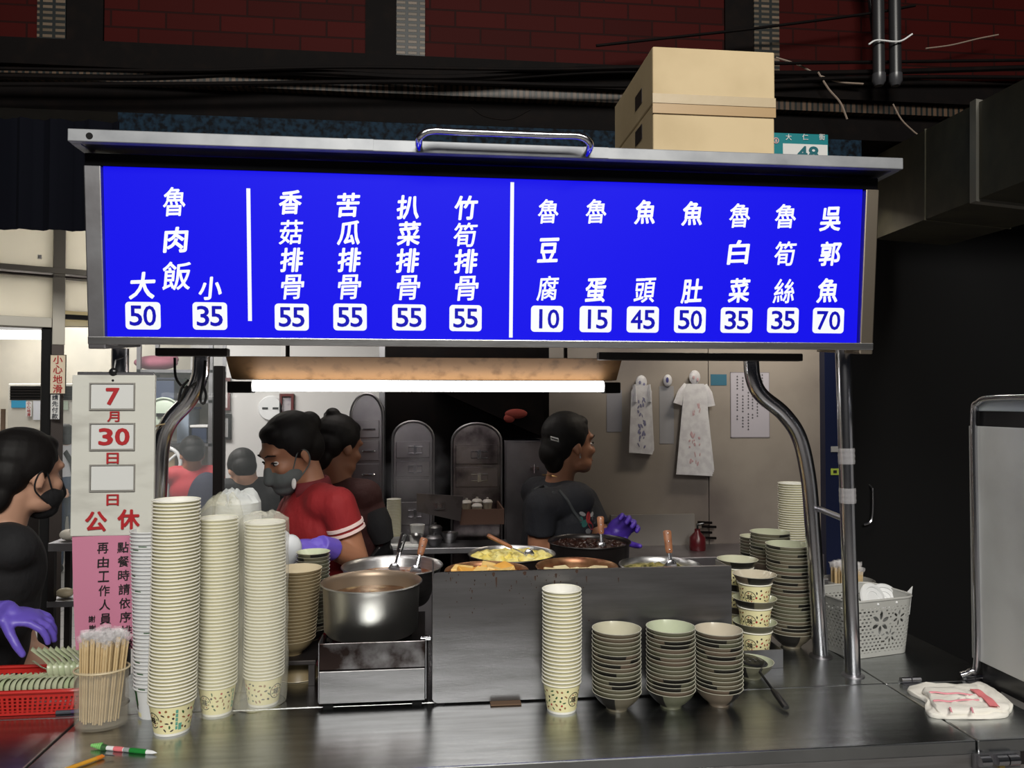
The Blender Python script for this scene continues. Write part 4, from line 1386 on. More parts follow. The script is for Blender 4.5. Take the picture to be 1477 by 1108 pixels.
# px of base centre, count, rim pitch
c = groundpt(224, 1030)
cup_stack((c.x, c.y, CT), 43, 0.0088, 0.99, CUP_WHITE, RIM_WHITE, 'behind the chopstick tub', 'white cups behind the chopstick tub', PRINT_A, rot=-0.15, sz=1.05, lean=(-0.012, 0.0), noun='white paper cup')
c = groundpt(248, 1053)
BX_B = c.copy()
cup_stack((c.x, c.y, CT), 58, 0.00795, 1.05, CUP_CREAM, RIM_CREAM, 'tallest and bare beside the chopsticks', 'cups of the tallest bare stack', None, sz=1.05, lean=(0.004, 0.004))
CB0 = c
c = groundpt(313, 1027)
PC = c.copy()
cup_stack((c.x, c.y, CT), 49, 0.0083, 0.93, CUP_CREAM, RIM_CREAM, 'in the clear bag left of centre', 'cups in the left clear bag', None, sz=1.03, lean=(-0.001, 0.0))
c = groundpt(380, 1013)
PD = c.copy()
cup_stack((c.x, c.y, CT), 47, 0.0082, 1.0, CUP_CREAM, RIM_CREAM, 'in the cloudy bag beside the bowls', 'cups in the cloudy bag', None, sz=1.05, lean=(0.001, 0.0))
c = groundpt(809, 1021)
c.y = min(c.y, 1.89)
PF = c.copy()
cup_stack((c.x, c.y, CT), 26, 0.0089, 0.97, CUP_CREAM, RIM_CREAM, 'alone before the steel guard', 'cups of the middle stack', None, sz=1.03, lean=(0.001, 0.0))


def printed(base, scale, logo, panel, seed, rotz, parent_label):
    """the printed wall of the lowest cup of a stack, as a part of that cup"""
    for o in list(COL.objects):
        if o.get('label') == parent_label:
            p = link('printed_pattern', cup_print(logo, panel, seed), o)
            y = link('printed_wall', PRINTWALL, o)
            return


def wall_band():
    b = MB()
    n = 48
    vs = []
    for v in (0.0055, CHH - 0.0035):
        for k in range(n):
            r = CB_ + (CR_ - CB_) * v / CHH + 0.0002
            q = 2 * math.pi * k / n
            vs.append((r * math.cos(q), r * math.sin(q), v))
    b.add(vs, [(k, (k + 1) % n, n + (k + 1) % n, n + k) for k in range(n)])
    return b.mesh('printed_wall', M['cup_print'], True, 180)


PRINTWALL = wall_band()
printed(None, 1, -0.031, 0.026, 3, 0, 'lowest cream paper cup of the stack tallest and bare beside the chopsticks')
printed(None, 1, -0.022, 0.06, 5, 0, 'lowest cream paper cup of the stack in the clear bag left of centre')
printed(None, 1, 0.042, -0.07, 9, 0, 'lowest cream paper cup of the stack in the cloudy bag beside the bowls')
printed(None, 1, 0.027, -0.09, 12, 0, 'lowest cream paper cup of the stack alone before the steel guard')


# clear bags over two of the stacks
def bag(name, c, r, top, label, seed, m, tail=0.0, foot=0.0):
    R = random.Random(seed)
    n, rows = 44, 30
    vs, fs = [], []
    ph = [R.uniform(0, 6.28) for _ in range(6)]
    for j in range(rows + 1):
        f = j / rows
        z = CT + 0.002 + (top - CT) * f
        base = r * (0.87 + 0.13 * min(1, f * 8)) + 0.0035
        for k in range(n):
            q = 2 * math.pi * k / n
            fold = 0.0012 * math.sin(7 * q + ph[0] + 3 * f) + 0.001 * math.sin(13 * q + ph[1] - 5 * f) + 0.0012 * math.sin(9 * f * 3 + ph[2] + 2 * q)
            rr = base + 0.002 + fold
            if foot and f < 0.12 and -2.6 < q - math.pi * 1.35 < 0.9:
                rr += foot * (1 - f / 0.12) * max(0, math.cos((q - math.pi * 1.25) * 1.1))
            vs.append((c.x + rr * math.cos(q), c.y + rr * math.sin(q), z))
    for j in range(rows):
        for k in range(n):
            k2 = (k + 1) % n
            fs.append((j * n + k, j * n + k2, (j + 1) * n + k2, (j + 1) * n + k))
    # crumpled top, gathered towards one side
    prev = rows * n
    steps = 6
    for s_ in range(1, steps + 1):
        g = s_ / steps
        for k in range(n):
            q = 2 * math.pi * k / n
            rr = (r + 0.004) * (1 - 0.93 * g)
            zz = top + 0.004 + 0.035 * tail * math.sin(g * 2.2) + R.uniform(-0.003, 0.006) * (0.4 + tail) + 0.012 * tail * math.sin(3 * q + ph[3])
            vs.append((c.x + rr * math.cos(q) + 0.02 * tail * g, c.y + rr * math.sin(q), zz))
        for k in range(n):
            k2 = (k + 1) % n
            fs.append((prev + k, prev + k2, prev + n + k2, prev + n + k))
        prev += n
    b = MB().add(vs, fs)
    for i, v in enumerate(b.v):
        b.v[i] = v
    return single(name, b, m, label, 'bag', smooth=True)


topC = CT + 48 * 0.0083 + CHH * 1.03 + 0.005
topD = CT + 46 * 0.0082 + CHH * 1.05 + 0.005
bag('plastic_bag', PC, (CR_ + 0.0033) * 0.93 + 0.0045, topC, 'clear plastic bag over the cup stack right of the tallest bare stack', 4, film('clear_bag_left', (0.9, 0.88, 0.7, 1), 0.82, 0.3), tail=1.0)
bag('plastic_bag', PD, (CR_ + 0.0033) * 1.0 + 0.003, topD, 'cloudy plastic bag over the cup stack beside the cream bowls', 8, film('cloudy_bag', (0.88, 0.86, 0.74, 1), 0.74, 0.35), tail=0.35, foot=0.02)
# third bagged stack, only its top shows between the other two
c = groundpt(342, 992)
PE = c.copy()
topE = atY(340, 724, c.y).z
rz = single('stand_block', MB().box(c.x - 0.04, c.x + 0.04, c.y - 0.04, c.y + 0.04, CT, topE - CHH * 1.05 - 9 * 0.0085 - 0.001), M['cup_white'], 'pale block under the short bagged cups behind the two clear bags', 'block', bevel=0.004)
cup_stack((c.x, c.y, topE - CHH * 1.05 - 9 * 0.0085), 10, 0.0085, 1.03, CUP_CREAM, RIM_WHITE, 'peeping out behind the two clear bags', 'cups behind the clear bags', None)
for p_ in range(1):
    n = 40
    R = random.Random(21)
    vs, fs = [], []
    z_lo = topE - 0.16
    for j in range(9):
        for k in range(n):
            q = 2 * math.pi * k / n
            if j < 4:
                rr, zz = CR_ * 1.1 + 0.006 + 0.0015 * math.sin(6 * q + j), z_lo + (topE - z_lo) * j / 3
            else:
                g = (j - 3) / 5
                rr, zz = (CR_ * 1.1 + 0.005) * (1 - 0.9 * g), topE + 0.005 + 0.022 * math.sin(g * 2.6) + R.uniform(-0.004, 0.006) + 0.006 * math.sin(3 * q)
            vs.append((c.x + rr * math.cos(q), c.y + rr * math.sin(q), zz))
    for j in range(8):
        for k in range(n):
            k2 = (k + 1) % n
            fs.append((j * n + k, j * n + k2, (j + 1) * n + k2, (j + 1) * n + k))
    bo = thing('plastic_bag', 'crumpled white plastic bag over the cups behind the two clear bags', 'bag', (c.x, c.y, z_lo))
    part('film', MB().add(vs, fs), film('white_bag', (0.85, 0.88, 0.88, 1), 0.5, 0.3), bo, True)
    dt = MB()
    for k in range(7):
        q = -math.pi / 2 - 0.15
        rr = CR_ * 1.1 + 0.0085
        zz = topE - 0.03 - 0.016 * k
        dt.ell((c.x + rr * math.cos(q), c.y + rr * math.sin(q), zz), (0.004 + 0.002 * (k % 2), 0.001, 0.003), n=8, k=4)
    part('printed_mark', dt, M['ink_green'], bo)

# ------------------------------------------------------------------ ceramic bowls
BR, BHH = 0.0605, 0.044


def bowl_mesh(name, dark=True, m_in=None, m_out=None, m_rim=None):
    b = MB()
    n = 48
    prof = [(0, 0.004), (0.021, 0.004), (0.0225, 0.0), (0.026, 0.0), (0.027, 0.005), (0.04, 0.0155), (0.052, 0.0285), (BR - 0.0007, BHH - 0.0012), (BR, BHH), (BR - 0.002, BHH), (0.0505, 0.0305), (0.0385, 0.0175), (0.0285, 0.0085), (0, 0.0062)]
    b.lathe(prof, n, mis=[1, 1, 1, 1, 1, 1, 1, 2, 2, 0, 0, 0, 0])
    if dark:
        for i, f in enumerate(b.f):
            if b.m[i] == 1:
                cx = sum((b.v[k] for k in f), Vector()) / len(f)
                a = math.atan2(cx.y, cx.x)
                if -0.55 < a < 0.75 and cx.z > 0.006:
                    b.m[i] = 3
    return b.mesh(name, [m_in or M['bowl'], m_out or M['bowl_out'], m_rim or M['bowl_rim'], M['bowl_dark']], True, 50)


BOWL = bowl_mesh('rice_bowl')
BOWL_CREAM = bowl_mesh('cream_bowl', False, M['bowl_cream'], mat('cream_outside', (0.26, 0.2, 0.11, 1), 0.4), M['bowl_cream'])


def bowl_stack(base, n, pitch, where, group, mesh=BOWL, scale=1.0, lean=(0, 0), noun='glazed rice bowl', jit=0.0005, rot0=None, sz=None):
    for i in range(n):
        o = link('rice_bowl', mesh)
        f = i / max(1, n - 1)
        o.location = Vector(base) + Vector((lean[0] * f + random.uniform(-jit, jit), lean[1] * f + random.uniform(-jit, jit), i * pitch + 0.0002))
        o.rotation_euler = (0, 0, rot0 if (i == 0 and rot0 is not None) else random.uniform(0, 6.28))
        o.scale = (scale, scale, sz or scale)
        k = n - i
        if n == 1:
            lab = '%s %s' % (noun, where)
        elif i == 0:
            lab = 'lowest %s of the stack %s' % (noun, where)
        elif k == 1:
            lab = 'topmost %s of the stack %s' % (noun, where)
        else:
            lab = '%s %s down the stack %s' % (ordinal(k), noun, where)
        tag(o, lab, 'bowl', group)


for (px, py, nb_, wh, gr, r0) in ((886, 1016, 16, 'beside the middle cup stack', 'rice bowls of the left front stack', 3.6), (962, 1011, 16, 'in the middle of three before the guard', 'rice bowls of the middle front stack', 3.3), (1030, 1008, 15, 'beside the skimmer', 'rice bowls of the right front stack', 5.5)):
    c = groundpt(px, py)
    c.y = min(c.y, 1.882)
    bowl_stack((c.x, c.y, CT), nb_, 0.0101, wh, gr, rot0=r0, scale=1.0 if px < 1000 else 0.98)
c = atY(1143, 930, 2.3)
bowl_stack((c.x - 0.004, 2.3, CT), 26, 0.0106, 'leaning beside the curved right tube', 'rice bowls of the tall right stack', lean=(-0.008, 0), rot0=3.9, scale=1.1)
# raised steel shelf at the back that carries more stacks
p0, p1 = atY(1056, 826, 2.5), atY(1160, 826, 2.5)
RS = 0.985
rs = thing('riser_shelf', 'steel riser shelf carrying stacks behind the tall right bowl stack', 'shelf', ((p0.x + p1.x) / 2, 2.34, CT))
part('shelf_top', MB().box(p0.x, p1.x + 0.02, 2.375, 2.63, RS - 0.012, RS), M['steel_dull'], rs, bevel=0.002)
for x in (p0.x + 0.012, p1.x + 0.008):
    for y, zf in ((2.387, CT + 0.0005), (2.618, 0.0)):
        part('leg', MB().box(x - 0.01, x + 0.01, y - 0.01, y + 0.01, zf, RS - 0.012), M['steel_dull'], rs)
c = atY(1110, 765, 2.445)
bowl_stack((c.x, 2.445, RS + 0.0005), max(6, int((c.z - RS - 0.047) / 0.0105) + 1), 0.0105, 'on the riser behind the tall right stack', 'rice bowls on the riser', lean=(0.002, 0), scale=1.06)
c = atY(1091, 769, 2.565)
bowl_stack((c.x, 2.565, RS + 0.0005), max(6, int((c.z - RS - 0.047) / 0.0103) + 1), 0.0103, 'far back left on the riser', 'rice bowls far back on the riser', scale=0.92, sz=1.0)
c = atY(1143, 694, 2.56)
cup_stack((c.x, 2.56, RS + 0.0003), int((c.z - RS - CHH) / 0.0078) + 1, 0.0078, 0.99, CUP_CREAM, RIM_CREAM, 'at the back against the curved right tube', 'cups against the curved right tube')
# alternating cups and bowls standing in a steel tray
tp0, tp1 = groundpt(1062, 966), groundpt(1130, 964)
TY = (tp0.y + tp1.y) / 2
tzt = atY(1100, 938, TY).z
tr = thing('steel_tray', 'small open steel box under the alternating cups and bowls', 'tray', ((tp0.x + tp1.x) / 2, TY + 0.07, CT))
tx0, tx1 = tp0.x - 0.035, tp1.x
for (x0, x1, y0, y1) in ((tx0, tx1, TY, TY + 0.003), (tx0, tx1, TY + 0.147, TY + 0.15), (tx0, tx0 + 0.003, TY + 0.003, TY + 0.147), (tx1 - 0.003, tx1, TY + 0.003, TY + 0.147)):
    part('side', MB().box(x0, x1, y0, y1, CT + 0.0005, tzt), M['steel_dull'], tr)
part('bottom', MB().box(tx0 + 0.003, tx1 - 0.003, TY + 0.003, TY + 0.147, CT + 0.0005, CT + 0.02), M['black'], tr)
PAT_R = cup_print(-0.02, 0.09, 31)


def alt_column(x, y, z0, nset, where, rot, sc=1.0, top_bowl=True, group=None):
    z = z0
    words_ = ['lowest', 'middle', 'uppermost'] if nset == 3 else ['lower', 'upper']
    for k in range(nset):
        o = link('printed_cup', CUP_CREAM)
        link('rim', RIM_CREAM, o)
        link('printed_wall', PRINTWALL, o)
        link('printed_pattern', PAT_R, o)
        o.location = (x, y, z)
        o.scale = (sc, sc, sc * 1.06)
        o.rotation_euler = (0, 0, rot)
        tag(o, '%s printed cup of the column %s' % (words_[k], where), 'cup', 'printed cups under bowls ' + where)
        z += CHH * sc * 1.06 - 0.0205
        b = link('rice_bowl', BOWL)
        b.location = (x, y, z + 0.0005)
        b.scale = (1.03, 1.03, 1.0)
        b.rotation_euler = (0, 0, 2.5 + k)
        tag(b, '%s bowl set on a cup of the column %s' % (words_[k], where), 'bowl', 'bowls set on cups ' + where)
        z += 0.0165


c = atY(1090, 930, TY + 0.055)
alt_column(c.x, TY + 0.06, CT + 0.0205, 3, 'in front of the tall right stack', -0.25)
c2 = atY(1062, 915, TY + 0.11)
alt_column(atY(1064, 880, TY + 0.215).x, TY + 0.215, CT + 0.0205 + 0.012, 3, 'half hidden by the steel guard', 0.35)
bx5 = atY(1064, 880, TY + 0.215).x
single('stand_block', MB().box(bx5 - 0.045, bx5 + 0.045, TY + 0.16, TY + 0.27, CT + 0.0005, CT + 0.032), M['steel_dull'], 'flat steel block under the half hidden column of cups', 'block', bevel=0.003)
# single bowl with the skimmer
c = groundpt(1077, 971)
bowl_stack((c.x, c.y - 0.03, CT), 1, 0.01, 'alone behind the skimmer on the counter', None, rot0=3.3)
SKB = Vector((c.x, c.y - 0.03, CT))
# cream bowls on the left, on a steel rail shelf
CY_ = 2.14
cc = atY(432, 951, CY_)
zl = atY(432, 948, CY_).z
rl = thing('rail_shelf', 'dark steel rail shelf under the cream bowls left of the stew pot', 'shelf', (cc.x, CY_, CT))
x0, x1 = atY(380, 950, CY_).x, atY(458, 950, CY_).x
part('shelf_top', MB().box(x0, x1, CY_ - 0.03, CY_ + 0.2, zl - 0.012, zl), M['iron'], rl, bevel=0.002)
for x in (x0 + 0.012, x1 - 0.012):
    part('leg', MB().box(x - 0.008, x + 0.008, CY_ + 0.17, CY_ + 0.19, CT + 0.0005, zl - 0.012), M['iron'], rl)
    part('leg', MB().box(x - 0.008, x + 0.008, CY_ - 0.025, CY_ - 0.01, CT + 0.0005, zl - 0.012), M['iron'], rl)
ct_ = atY(430, 820, CY_ + 0.03)
npl_ = 22
pit = (ct_.z - zl - BHH * 1.0) / (npl_ - 1)
bowl_stack((atY(421, 900, CY_ + 0.035).x, CY_ + 0.035, zl), npl_, pit, 'on the rail shelf left of the stew pot', 'cream bowls left of the stew pot', mesh=BOWL_CREAM, scale=1.05, lean=(0.016, 0), noun='cream bowl', sz=1.0)
bowl_stack((atY(449, 900, CY_ + 0.155).x, CY_ + 0.155, zl), 22, 0.0103, 'half hidden behind the cream bowls', 'bowls behind the cream bowls', lean=(0.004, 0), scale=0.8, noun='green edged bowl')
bc = atY(424, 985, CY_ - 0.01)
o = link('rice_bowl', BOWL_CREAM)
o.location = (bc.x, CY_ + 0.06, CT + 0.047)
o.rotation_euler = (math.pi, 0, 0)
o.location.z = CT + BHH + 0.001
tag(o, 'upturned cream bowl on the counter under the rail shelf', 'bowl')

# ================================================================== STOVE, POTS, GUARD
GYF = 1.947
ga, gb = atY(624, 828, GYF), atY(1055, 815, GYF)
gz = (ga.z + gb.z) / 2
M['guard'] = mat('stained_guard_steel', (0.28, 0.275, 0.285, 1), 0.38, 1.0, noise=((0.2, 0.195, 0.2, 1), 4, 0.35, 0.7), bump=0.1, bscale=50, stretch=(1, 1, 10))
gd = thing('splash_guard', 'wide steel splash guard with brown drips in front of the food pots', 'splash guard', ((ga.x + gb.x) / 2, GYF, CT))
r = 0.012
x0, x1 = ga.x, gb.x
poly = [(x0, CT + 0.005 + r), (x0 + r * .3, CT + 0.005 + r * .3), (x0 + r, CT + 0.005), (x1, CT + 0.005), (x1, gz), (x0 + r, gz), (x0 + r * .3, gz - r * .3), (x0, gz - r)]
part('front_panel', MB().prism(poly, GYF, GYF + 0.004), M['guard'], gd)
part('side_panel', MB().box(x1 - 0.004, x1, GYF + 0.005, 2.05, CT + 0.012, gz - 0.004), M['guard'], gd)
part('side_panel', MB().box(x0, x0 + 0.004, GYF + 0.005, 2.2, CT + 0.012, gz - 0.02), M['guard'], gd)
part('top_flange', MB().box(x0 + r, x1 - 0.004, GYF + 0.004, GYF + 0.012, gz - 0.003, gz), M['chrome'], gd)
for px in (650, 1046):
    fx = atY(px, 1000, GYF).x
    part('foot', MB().box(fx - 0.015, fx + 0.015, GYF + 0.012, GYF + 0.03, CT + 0.0002, CT + 0.012), M['iron'], gd)
R6 = random.Random(11)
dr = MB()
for (px, py, w_, l_) in ((716, 834, 3, 14), (772, 832, 3, 6), (800, 838, 2.4, 13), (802, 829, 4, 5), (650, 834, 2, 5), (712, 828, 5, 4), (681, 852, 2, 4), (846, 832, 2, 9), (892, 834, 1.6, 7), (745, 838, 1.6, 5), (700, 842, 1.4, 4), (757, 827, 6, 3), (832, 824, 5, 3)):
    c = atY(px, py, GYF)
    s_ = 1.93 / FPX
    n = 10
    dr.add([(c.x + w_ * s_ / 2 * math.cos(2 * math.pi * k / n) * (1 if math.sin(2 * math.pi * k / n) > 0 else 0.7), GYF - 0.0006, c.z + (w_ * 0.5 if math.sin(2 * math.pi * k / n) > 0 else l_) * s_ * math.sin(2 * math.pi * k / n)) for k in range(n)], [tuple(range(n))])
for _ in range(60):
    px, py = R6.uniform(640, 850), R6.triangular(824, 900, 830)
    c = atY(px, py, GYF)
    q = R6.uniform(0.0005, 0.0016)
    dr.add([(c.x + q * math.cos(k), GYF - 0.0006, c.z + q * 1.6 * math.sin(k)) for k in range(6)], [tuple(range(6))])
dp = part('sauce_drips', dr, mat('dried_sauce', (0.05, 0.022, 0.012, 1), 0.5), gd)
dp['kind'] = 'stuff'
c = groundpt(731, 1019)
single('wood_wedge', MB().box(c.x - 0.04, c.x + 0.037, GYF - 0.024, GYF + 0.003, CT + 0.0003, CT + 0.0046), mat('dark_wood', (0.12, 0.07, 0.04, 1), 0.8), 'small brown wood wedge under the steel splash guard', 'wedge', bevel=0.002)

# burner block behind the guard
PBASE = 0.945
st = thing('gas_stove', 'dark gas stove block behind the steel splash guard', 'stove', (0.2, 2.25, CT))
part('body', MB().box(x0 + 0.03, x1 - 0.03, 2.02, 2.44, CT + 0.0005, PBASE - 0.02), M['iron'], st, bevel=0.004)
grate = MB()


def pot(name, c, r, zr, zb, mbody, label, wall=0.003, flare=0.0, lip=0.004, inner=None, handles=False):
    t = thing(name, label, 'pot', (c[0], c[1], zb))
    T = Matrix.Translation((c[0], c[1], zb))
    h = zr - zb
    rb = r * 0.96 if not flare else r * (1 - flare)
    prof = [(0, 0), (rb * 0.93, 0), (rb, h * 0.08), (r * 0.985, h * 0.9), (r, h - 0.002), (r + lip, h), (r + lip * 0.6, h + 0.003), (r - 0.001, h), (r * 0.985 - wall, h * 0.9), (rb - wall, h * 0.1), (rb * 0.9, wall), (0, wall)]
    b = MB().lathe(prof, 56, T, mis=[0, 0, 0, 0, 0, 0, 1, 1, 1, 1, 1])
    part('pot_body', b, [mbody, inner or mbody], t, True, angle=50)
    if handles:
        for sgn in (-1, 1):
            hh = [Vector((sgn * (r - 0.002), -0.03, h * 0.8)), Vector((sgn * (r + 0.022), -0.028, h * 0.82)), Vector((sgn * (r + 0.026), 0, h * 0.83)), Vector((sgn * (r + 0.022), 0.028, h * 0.82)), Vector((sgn * (r - 0.002), 0.03, h * 0.8))]
            part('handle', MB().tube([p + Vector((c[0], c[1], zb)) for p in polyline(hh, 5)], 0.005, 8), mbody, t, True)
    return t


def food(name, c, r, z, col, col2, label, cat, scale=40, amp=0.006, rough=0.3, seed=1, low=0.4, high=0.62):
    """uneven filled surface of food or broth, as a solid disc"""
    R = random.Random(seed)
    n, rings = 48, 12
    vs, fs = [(c[0], c[1], z)], []
    ph = [R.uniform(0, 6.28) for _ in range(8)]
    for j in range(1, rings + 1):
        for k in range(n):
            q = 2 * math.pi * k / n
            x, y = r * j / rings * math.cos(q), r * j / rings * math.sin(q)
            zz = z + (amp * (math.sin(x * 90 + ph[0]) * math.sin(y * 80 + ph[1]) + 0.6 * math.sin(x * 190 + ph[2] + y * 60)) + amp * R.uniform(-0.6, 0.6)) * (1 if j < rings else 0.2)
            vs.append((c[0] + x, c[1] + y, zz))
    for k in range(n):
        fs.append((0, 1 + k, 1 + (k + 1) % n))
    for j in range(rings - 1):
        for k in range(n):
            k2 = (k + 1) % n
            fs.append((1 + j * n + k, 1 + (j + 1) * n + k, 1 + (j + 1) * n + k2, 1 + j * n + k2))
    b0 = len(vs)
    vs.append((c[0], c[1], z - 0.03))
    for k in range(n):
        q = 2 * math.pi * k / n
        vs.append((c[0] + r * 0.97 * math.cos(q), c[1] + r * 0.97 * math.sin(q), z - 0.03))
    o_ = 1 + (rings - 1) * n
    for k in range(n):
        k2 = (k + 1) % n
        fs.append((o_ + k, b0 + 1 + k, b0 + 1 + k2, o_ + k2))
        fs.append((b0, b0 + 1 + k2, b0 + 1 + k))
    m = mat(name, col, rough, noise=(col2, scale, low, high), bump=0.4, bscale=60)
    return single(name, MB().add(vs, fs), m, label, cat, smooth=True, kind='stuff')


def ladle(tip, top, label, handle_frac=0.5, mh=None, blade=0.018, cat='ladle'):
    """flat wooden-handled serving spoon standing in the food: handle, steel neck, blade"""
    tip, top = Vector(tip), Vector(top)
    d = (top - tip)
    t = thing('serving_spoon', label, cat, tip)
    m1 = tip + d * (1 - handle_frac)
    part('neck', MB().tube([tip, m1], [0.007, 0.0055], 10, squash=(0.4, 1)), M['chrome'], t, True)
    part('handle', MB().tube([m1 - d * 0.02, m1 + d * 0.05, m1 + d * (handle_frac - 0.05), top], [0.0085, 0.0105, 0.0125, 0.009], 12, squash=(0.55, 1)), mh or M['wood_handle'], t, True)
    n = d.normalized()
    u = Vector((0, -1, 0)) - n * n.dot(Vector((0, -1, 0)))
    u.normalize()
    rv = MB()
    for k in (0.12, 0.5, 0.86):
        p = m1 + d * handle_frac * k + u * 0.0062
        rv.ell(p, (0.0025, 0.0025, 0.0025), n=8, k=6)
    part('rivet', rv, M['chrome'] if mh is None else M['chrome'], t, True)
    bl = MB().ell(tip - d.normalized() * 0.012, (blade, 0.006, blade * 1.3), n=16, k=8)
    part('scoop', bl, M['chrome'], t, True)
    return t


def potxy(px, py, z):
    p = atZ(px, py, z)
    return (p.x, p.y)


M['pot_brown'] = mat('sauce_stained_pot', (0.3, 0.16, 0.08, 1), 0.35, 0.7, noise=((0.12, 0.03, 0.015, 1), 18, 0.45, 0.7))
M['pot_black'] = mat('blackened_pot', (0.015, 0.012, 0.012, 1), 0.3, 0.3)
zr = 1.085
specs = [
    ('food_pot', 702, 823, 0.113, zr, M['pot_brown'], 'pot of golden stewed tofu at the left end behind the guard'),
    ('food_pot', 832, 817, 0.112, zr + 0.004, M['pot_brown'], 'brown stained pot with white tofu behind the middle of the guard'),
    ('food_pot', 952, 815, 0.113, zr + 0.002, M['steel'], 'steel pot of dark green vegetables behind the right of the guard'),
]
PCX_ = []
for nm, px, py, r, z, m_, lab in specs:
    xy = list(potxy(px, py, z))
    xy[1] = max(xy[1], GYF + 0.02 + r + 0.004 + 0.012)
    PCX_.append(xy)
    pot(nm, xy, r, z, PBASE, m_, lab, inner=M['pot_brown'] if m_ is M['pot_brown'] else M['steel'])
cB = potxy(737, 798, 1.075)
cB = (cB[0], PCX_[0][1] + 0.262)
pot('food_pot', cB, 0.133, 1.078, PBASE, M['pot_black'], 'wide pot of pale yellow cabbage behind the golden tofu pot', inner=M['steel'])
fA = food('stewed_tofu', PCX_[0], 0.107, zr - 0.012, (0.62, 0.3, 0.06, 1), (0.75, 0.42, 0.12, 1), 'golden stew filling the left pot behind the guard', 'food', amp=0.004, seed=2)
for i in range(9):
    q = i * 0.7
    rr = 0.08 * (0.35 + 0.65 * ((i * 37) % 10) / 10)
    x, y = PCX_[0][0] + rr * math.cos(q), PCX_[0][1] + 0.02 + rr * math.sin(q) * 0.8
    Mx = Matrix.Translation((x, y, zr - 0.004)) @ Euler((0.25 * math.sin(i), 0.3 * math.cos(i * 2), q)).to_matrix().to_4x4()
    o = single('tofu_slice', MB().box(-0.028, 0.028, -0.02, 0.02, -0.006, 0.006, M=Mx), mat('golden_tofu', (0.78, 0.4, 0.08, 1) if i % 2 else (0.8, 0.55, 0.2, 1), 0.3), 'golden slice of stewed tofu in the left pot', 'tofu', bevel=0.003, group='tofu slices in the left pot')
fC = food('brown_broth', PCX_[1], 0.106, zr - 0.022, (0.16, 0.06, 0.02, 1), (0.3, 0.13, 0.04, 1), 'brown broth in the middle pot behind the guard', 'food', amp=0.002, rough=0.1, seed=5)
for i in range(5):
    x, y = PCX_[1][0] - 0.07 + 0.034 * i, PCX_[1][1] + 0.012 + 0.02 * math.sin(i * 2)
    Mx = Matrix.Translation((x, y, zr - 0.014)) @ Euler((0.1 * math.sin(i), 0.12 * math.cos(i * 2), 0.2 * i)).to_matrix().to_4x4()
    single('tofu_block', MB().box(-0.02, 0.02, -0.024, 0.024, -0.009, 0.009, M=Mx), mat('white_tofu', (0.8, 0.68, 0.42, 1), 0.35), 'pale tofu block floating in the middle brown pot', 'tofu', bevel=0.003, group='tofu blocks in the middle pot')
food('green_vegetables', PCX_[2], 0.107, zr - 0.014, (0.05, 0.05, 0.012, 1), (0.42, 0.36, 0.12, 1), 'dark green vegetables in the steel pot behind the guard', 'food', scale=60, amp=0.005, seed=6)
food('yellow_cabbage', cB, 0.127, 1.07, (0.8, 0.72, 0.3, 1), (0.72, 0.58, 0.12, 1), 'heap of pale yellow cabbage in the wide rear pot', 'food', scale=45, amp=0.007, seed=7)
d_ = 2.2
ladle(atY(758, 800, cB[1] + 0.0), atY(703, 772, cB[1] + 0.0), 'wooden handled spoon slanting in the yellow cabbage pot', 0.62)
ladle(atY(967, 812, PCX_[2][1]), atY(962, 765, PCX_[2][1] + 0.02), 'wooden handled spoon upright in the green vegetable pot', 0.68)

# rear stand with the blackened pot
cK = list(potxy(850, 781, 1.09))
cK[1] = 2.66
xs_ = atY(850, 780, 2.66).x
sd = thing('stove_stand', 'black iron stand carrying the blackened pot before the cook', 'stand', (xs_, 2.66, 0))
part('top_ring', MB().tube([(xs_ + 0.13 * math.cos(q * math.pi / 12), 2.66 + 0.13 * math.sin(q * math.pi / 12), 0.955) for q in range(24)], 0.012, 8, closed=True), M['iron'], sd, True)
for q in range(4):
    a = q * math.pi / 2 + 0.78
    part('leg', MB().tube([(xs_ + 0.13 * math.cos(a), 2.66 + 0.13 * math.sin(a), 0), (xs_ + 0.13 * math.cos(a), 2.66 + 0.13 * math.sin(a), 0.95)], 0.012, 8), M['iron'], sd, True)
zk = atY(850, 781, 2.66).z
pot('stew_pot', (xs_, 2.66), 0.14, zk, 0.968, M['pot_black'], 'blackened pot of dark stew in front of the cook in black', inner=M['pot_black'])
food('dark_stew', (xs_, 2.66), 0.134, zk - 0.012, (0.02, 0.008, 0.006, 1), (0.2, 0.17, 0.16, 1), 'glistening dark stew in the blackened pot', 'food', scale=70, amp=0.006, rough=0.12, seed=9, low=0.55, high=0.75)
ladle(atY(868, 786, 2.63), atY(866, 745, 2.65), 'brown handled spoon upright in the blackened pot', 0.6)

# left burner with the big stew pot
SYF = 1.95
zPB = 0.938
sa, sb = atY(460, 1015, SYF), atY(613, 1008, SYF)
zt_ = atY(536, 927, SYF).z
zmid = atY(536, 966, SYF).z
lb = thing('pot_stove', 'boxy steel stove with a dark patched front under the big stew pot', 'stove', ((sa.x + sb.x) / 2, SYF, CT))
part('lower_panel', MB().box(sa.x, sb.x, SYF - 0.004, SYF, CT + 0.014, zmid), M['guard'], lb, bevel=0.0015)
M['pot_reflection'] = mat('pot_reflection_steel', (0.3, 0.29, 0.3, 1), 0.3, 1.0, noise=((0.03, 0.02, 0.018, 1), 9, 0.42, 0.6))  # dark patches put the pot's reflection into the steel colour
part('upper_panel', MB().box(sa.x, sb.x, SYF + 0.002, SYF + 0.005, zmid + 0.001, zt_), M['pot_reflection'], lb, bevel=0.001)
part('body', MB().box(sa.x + 0.002, sb.x - 0.002, SYF + 0.006, 2.42, CT + 0.012, zPB - 0.032), M['iron'], lb)
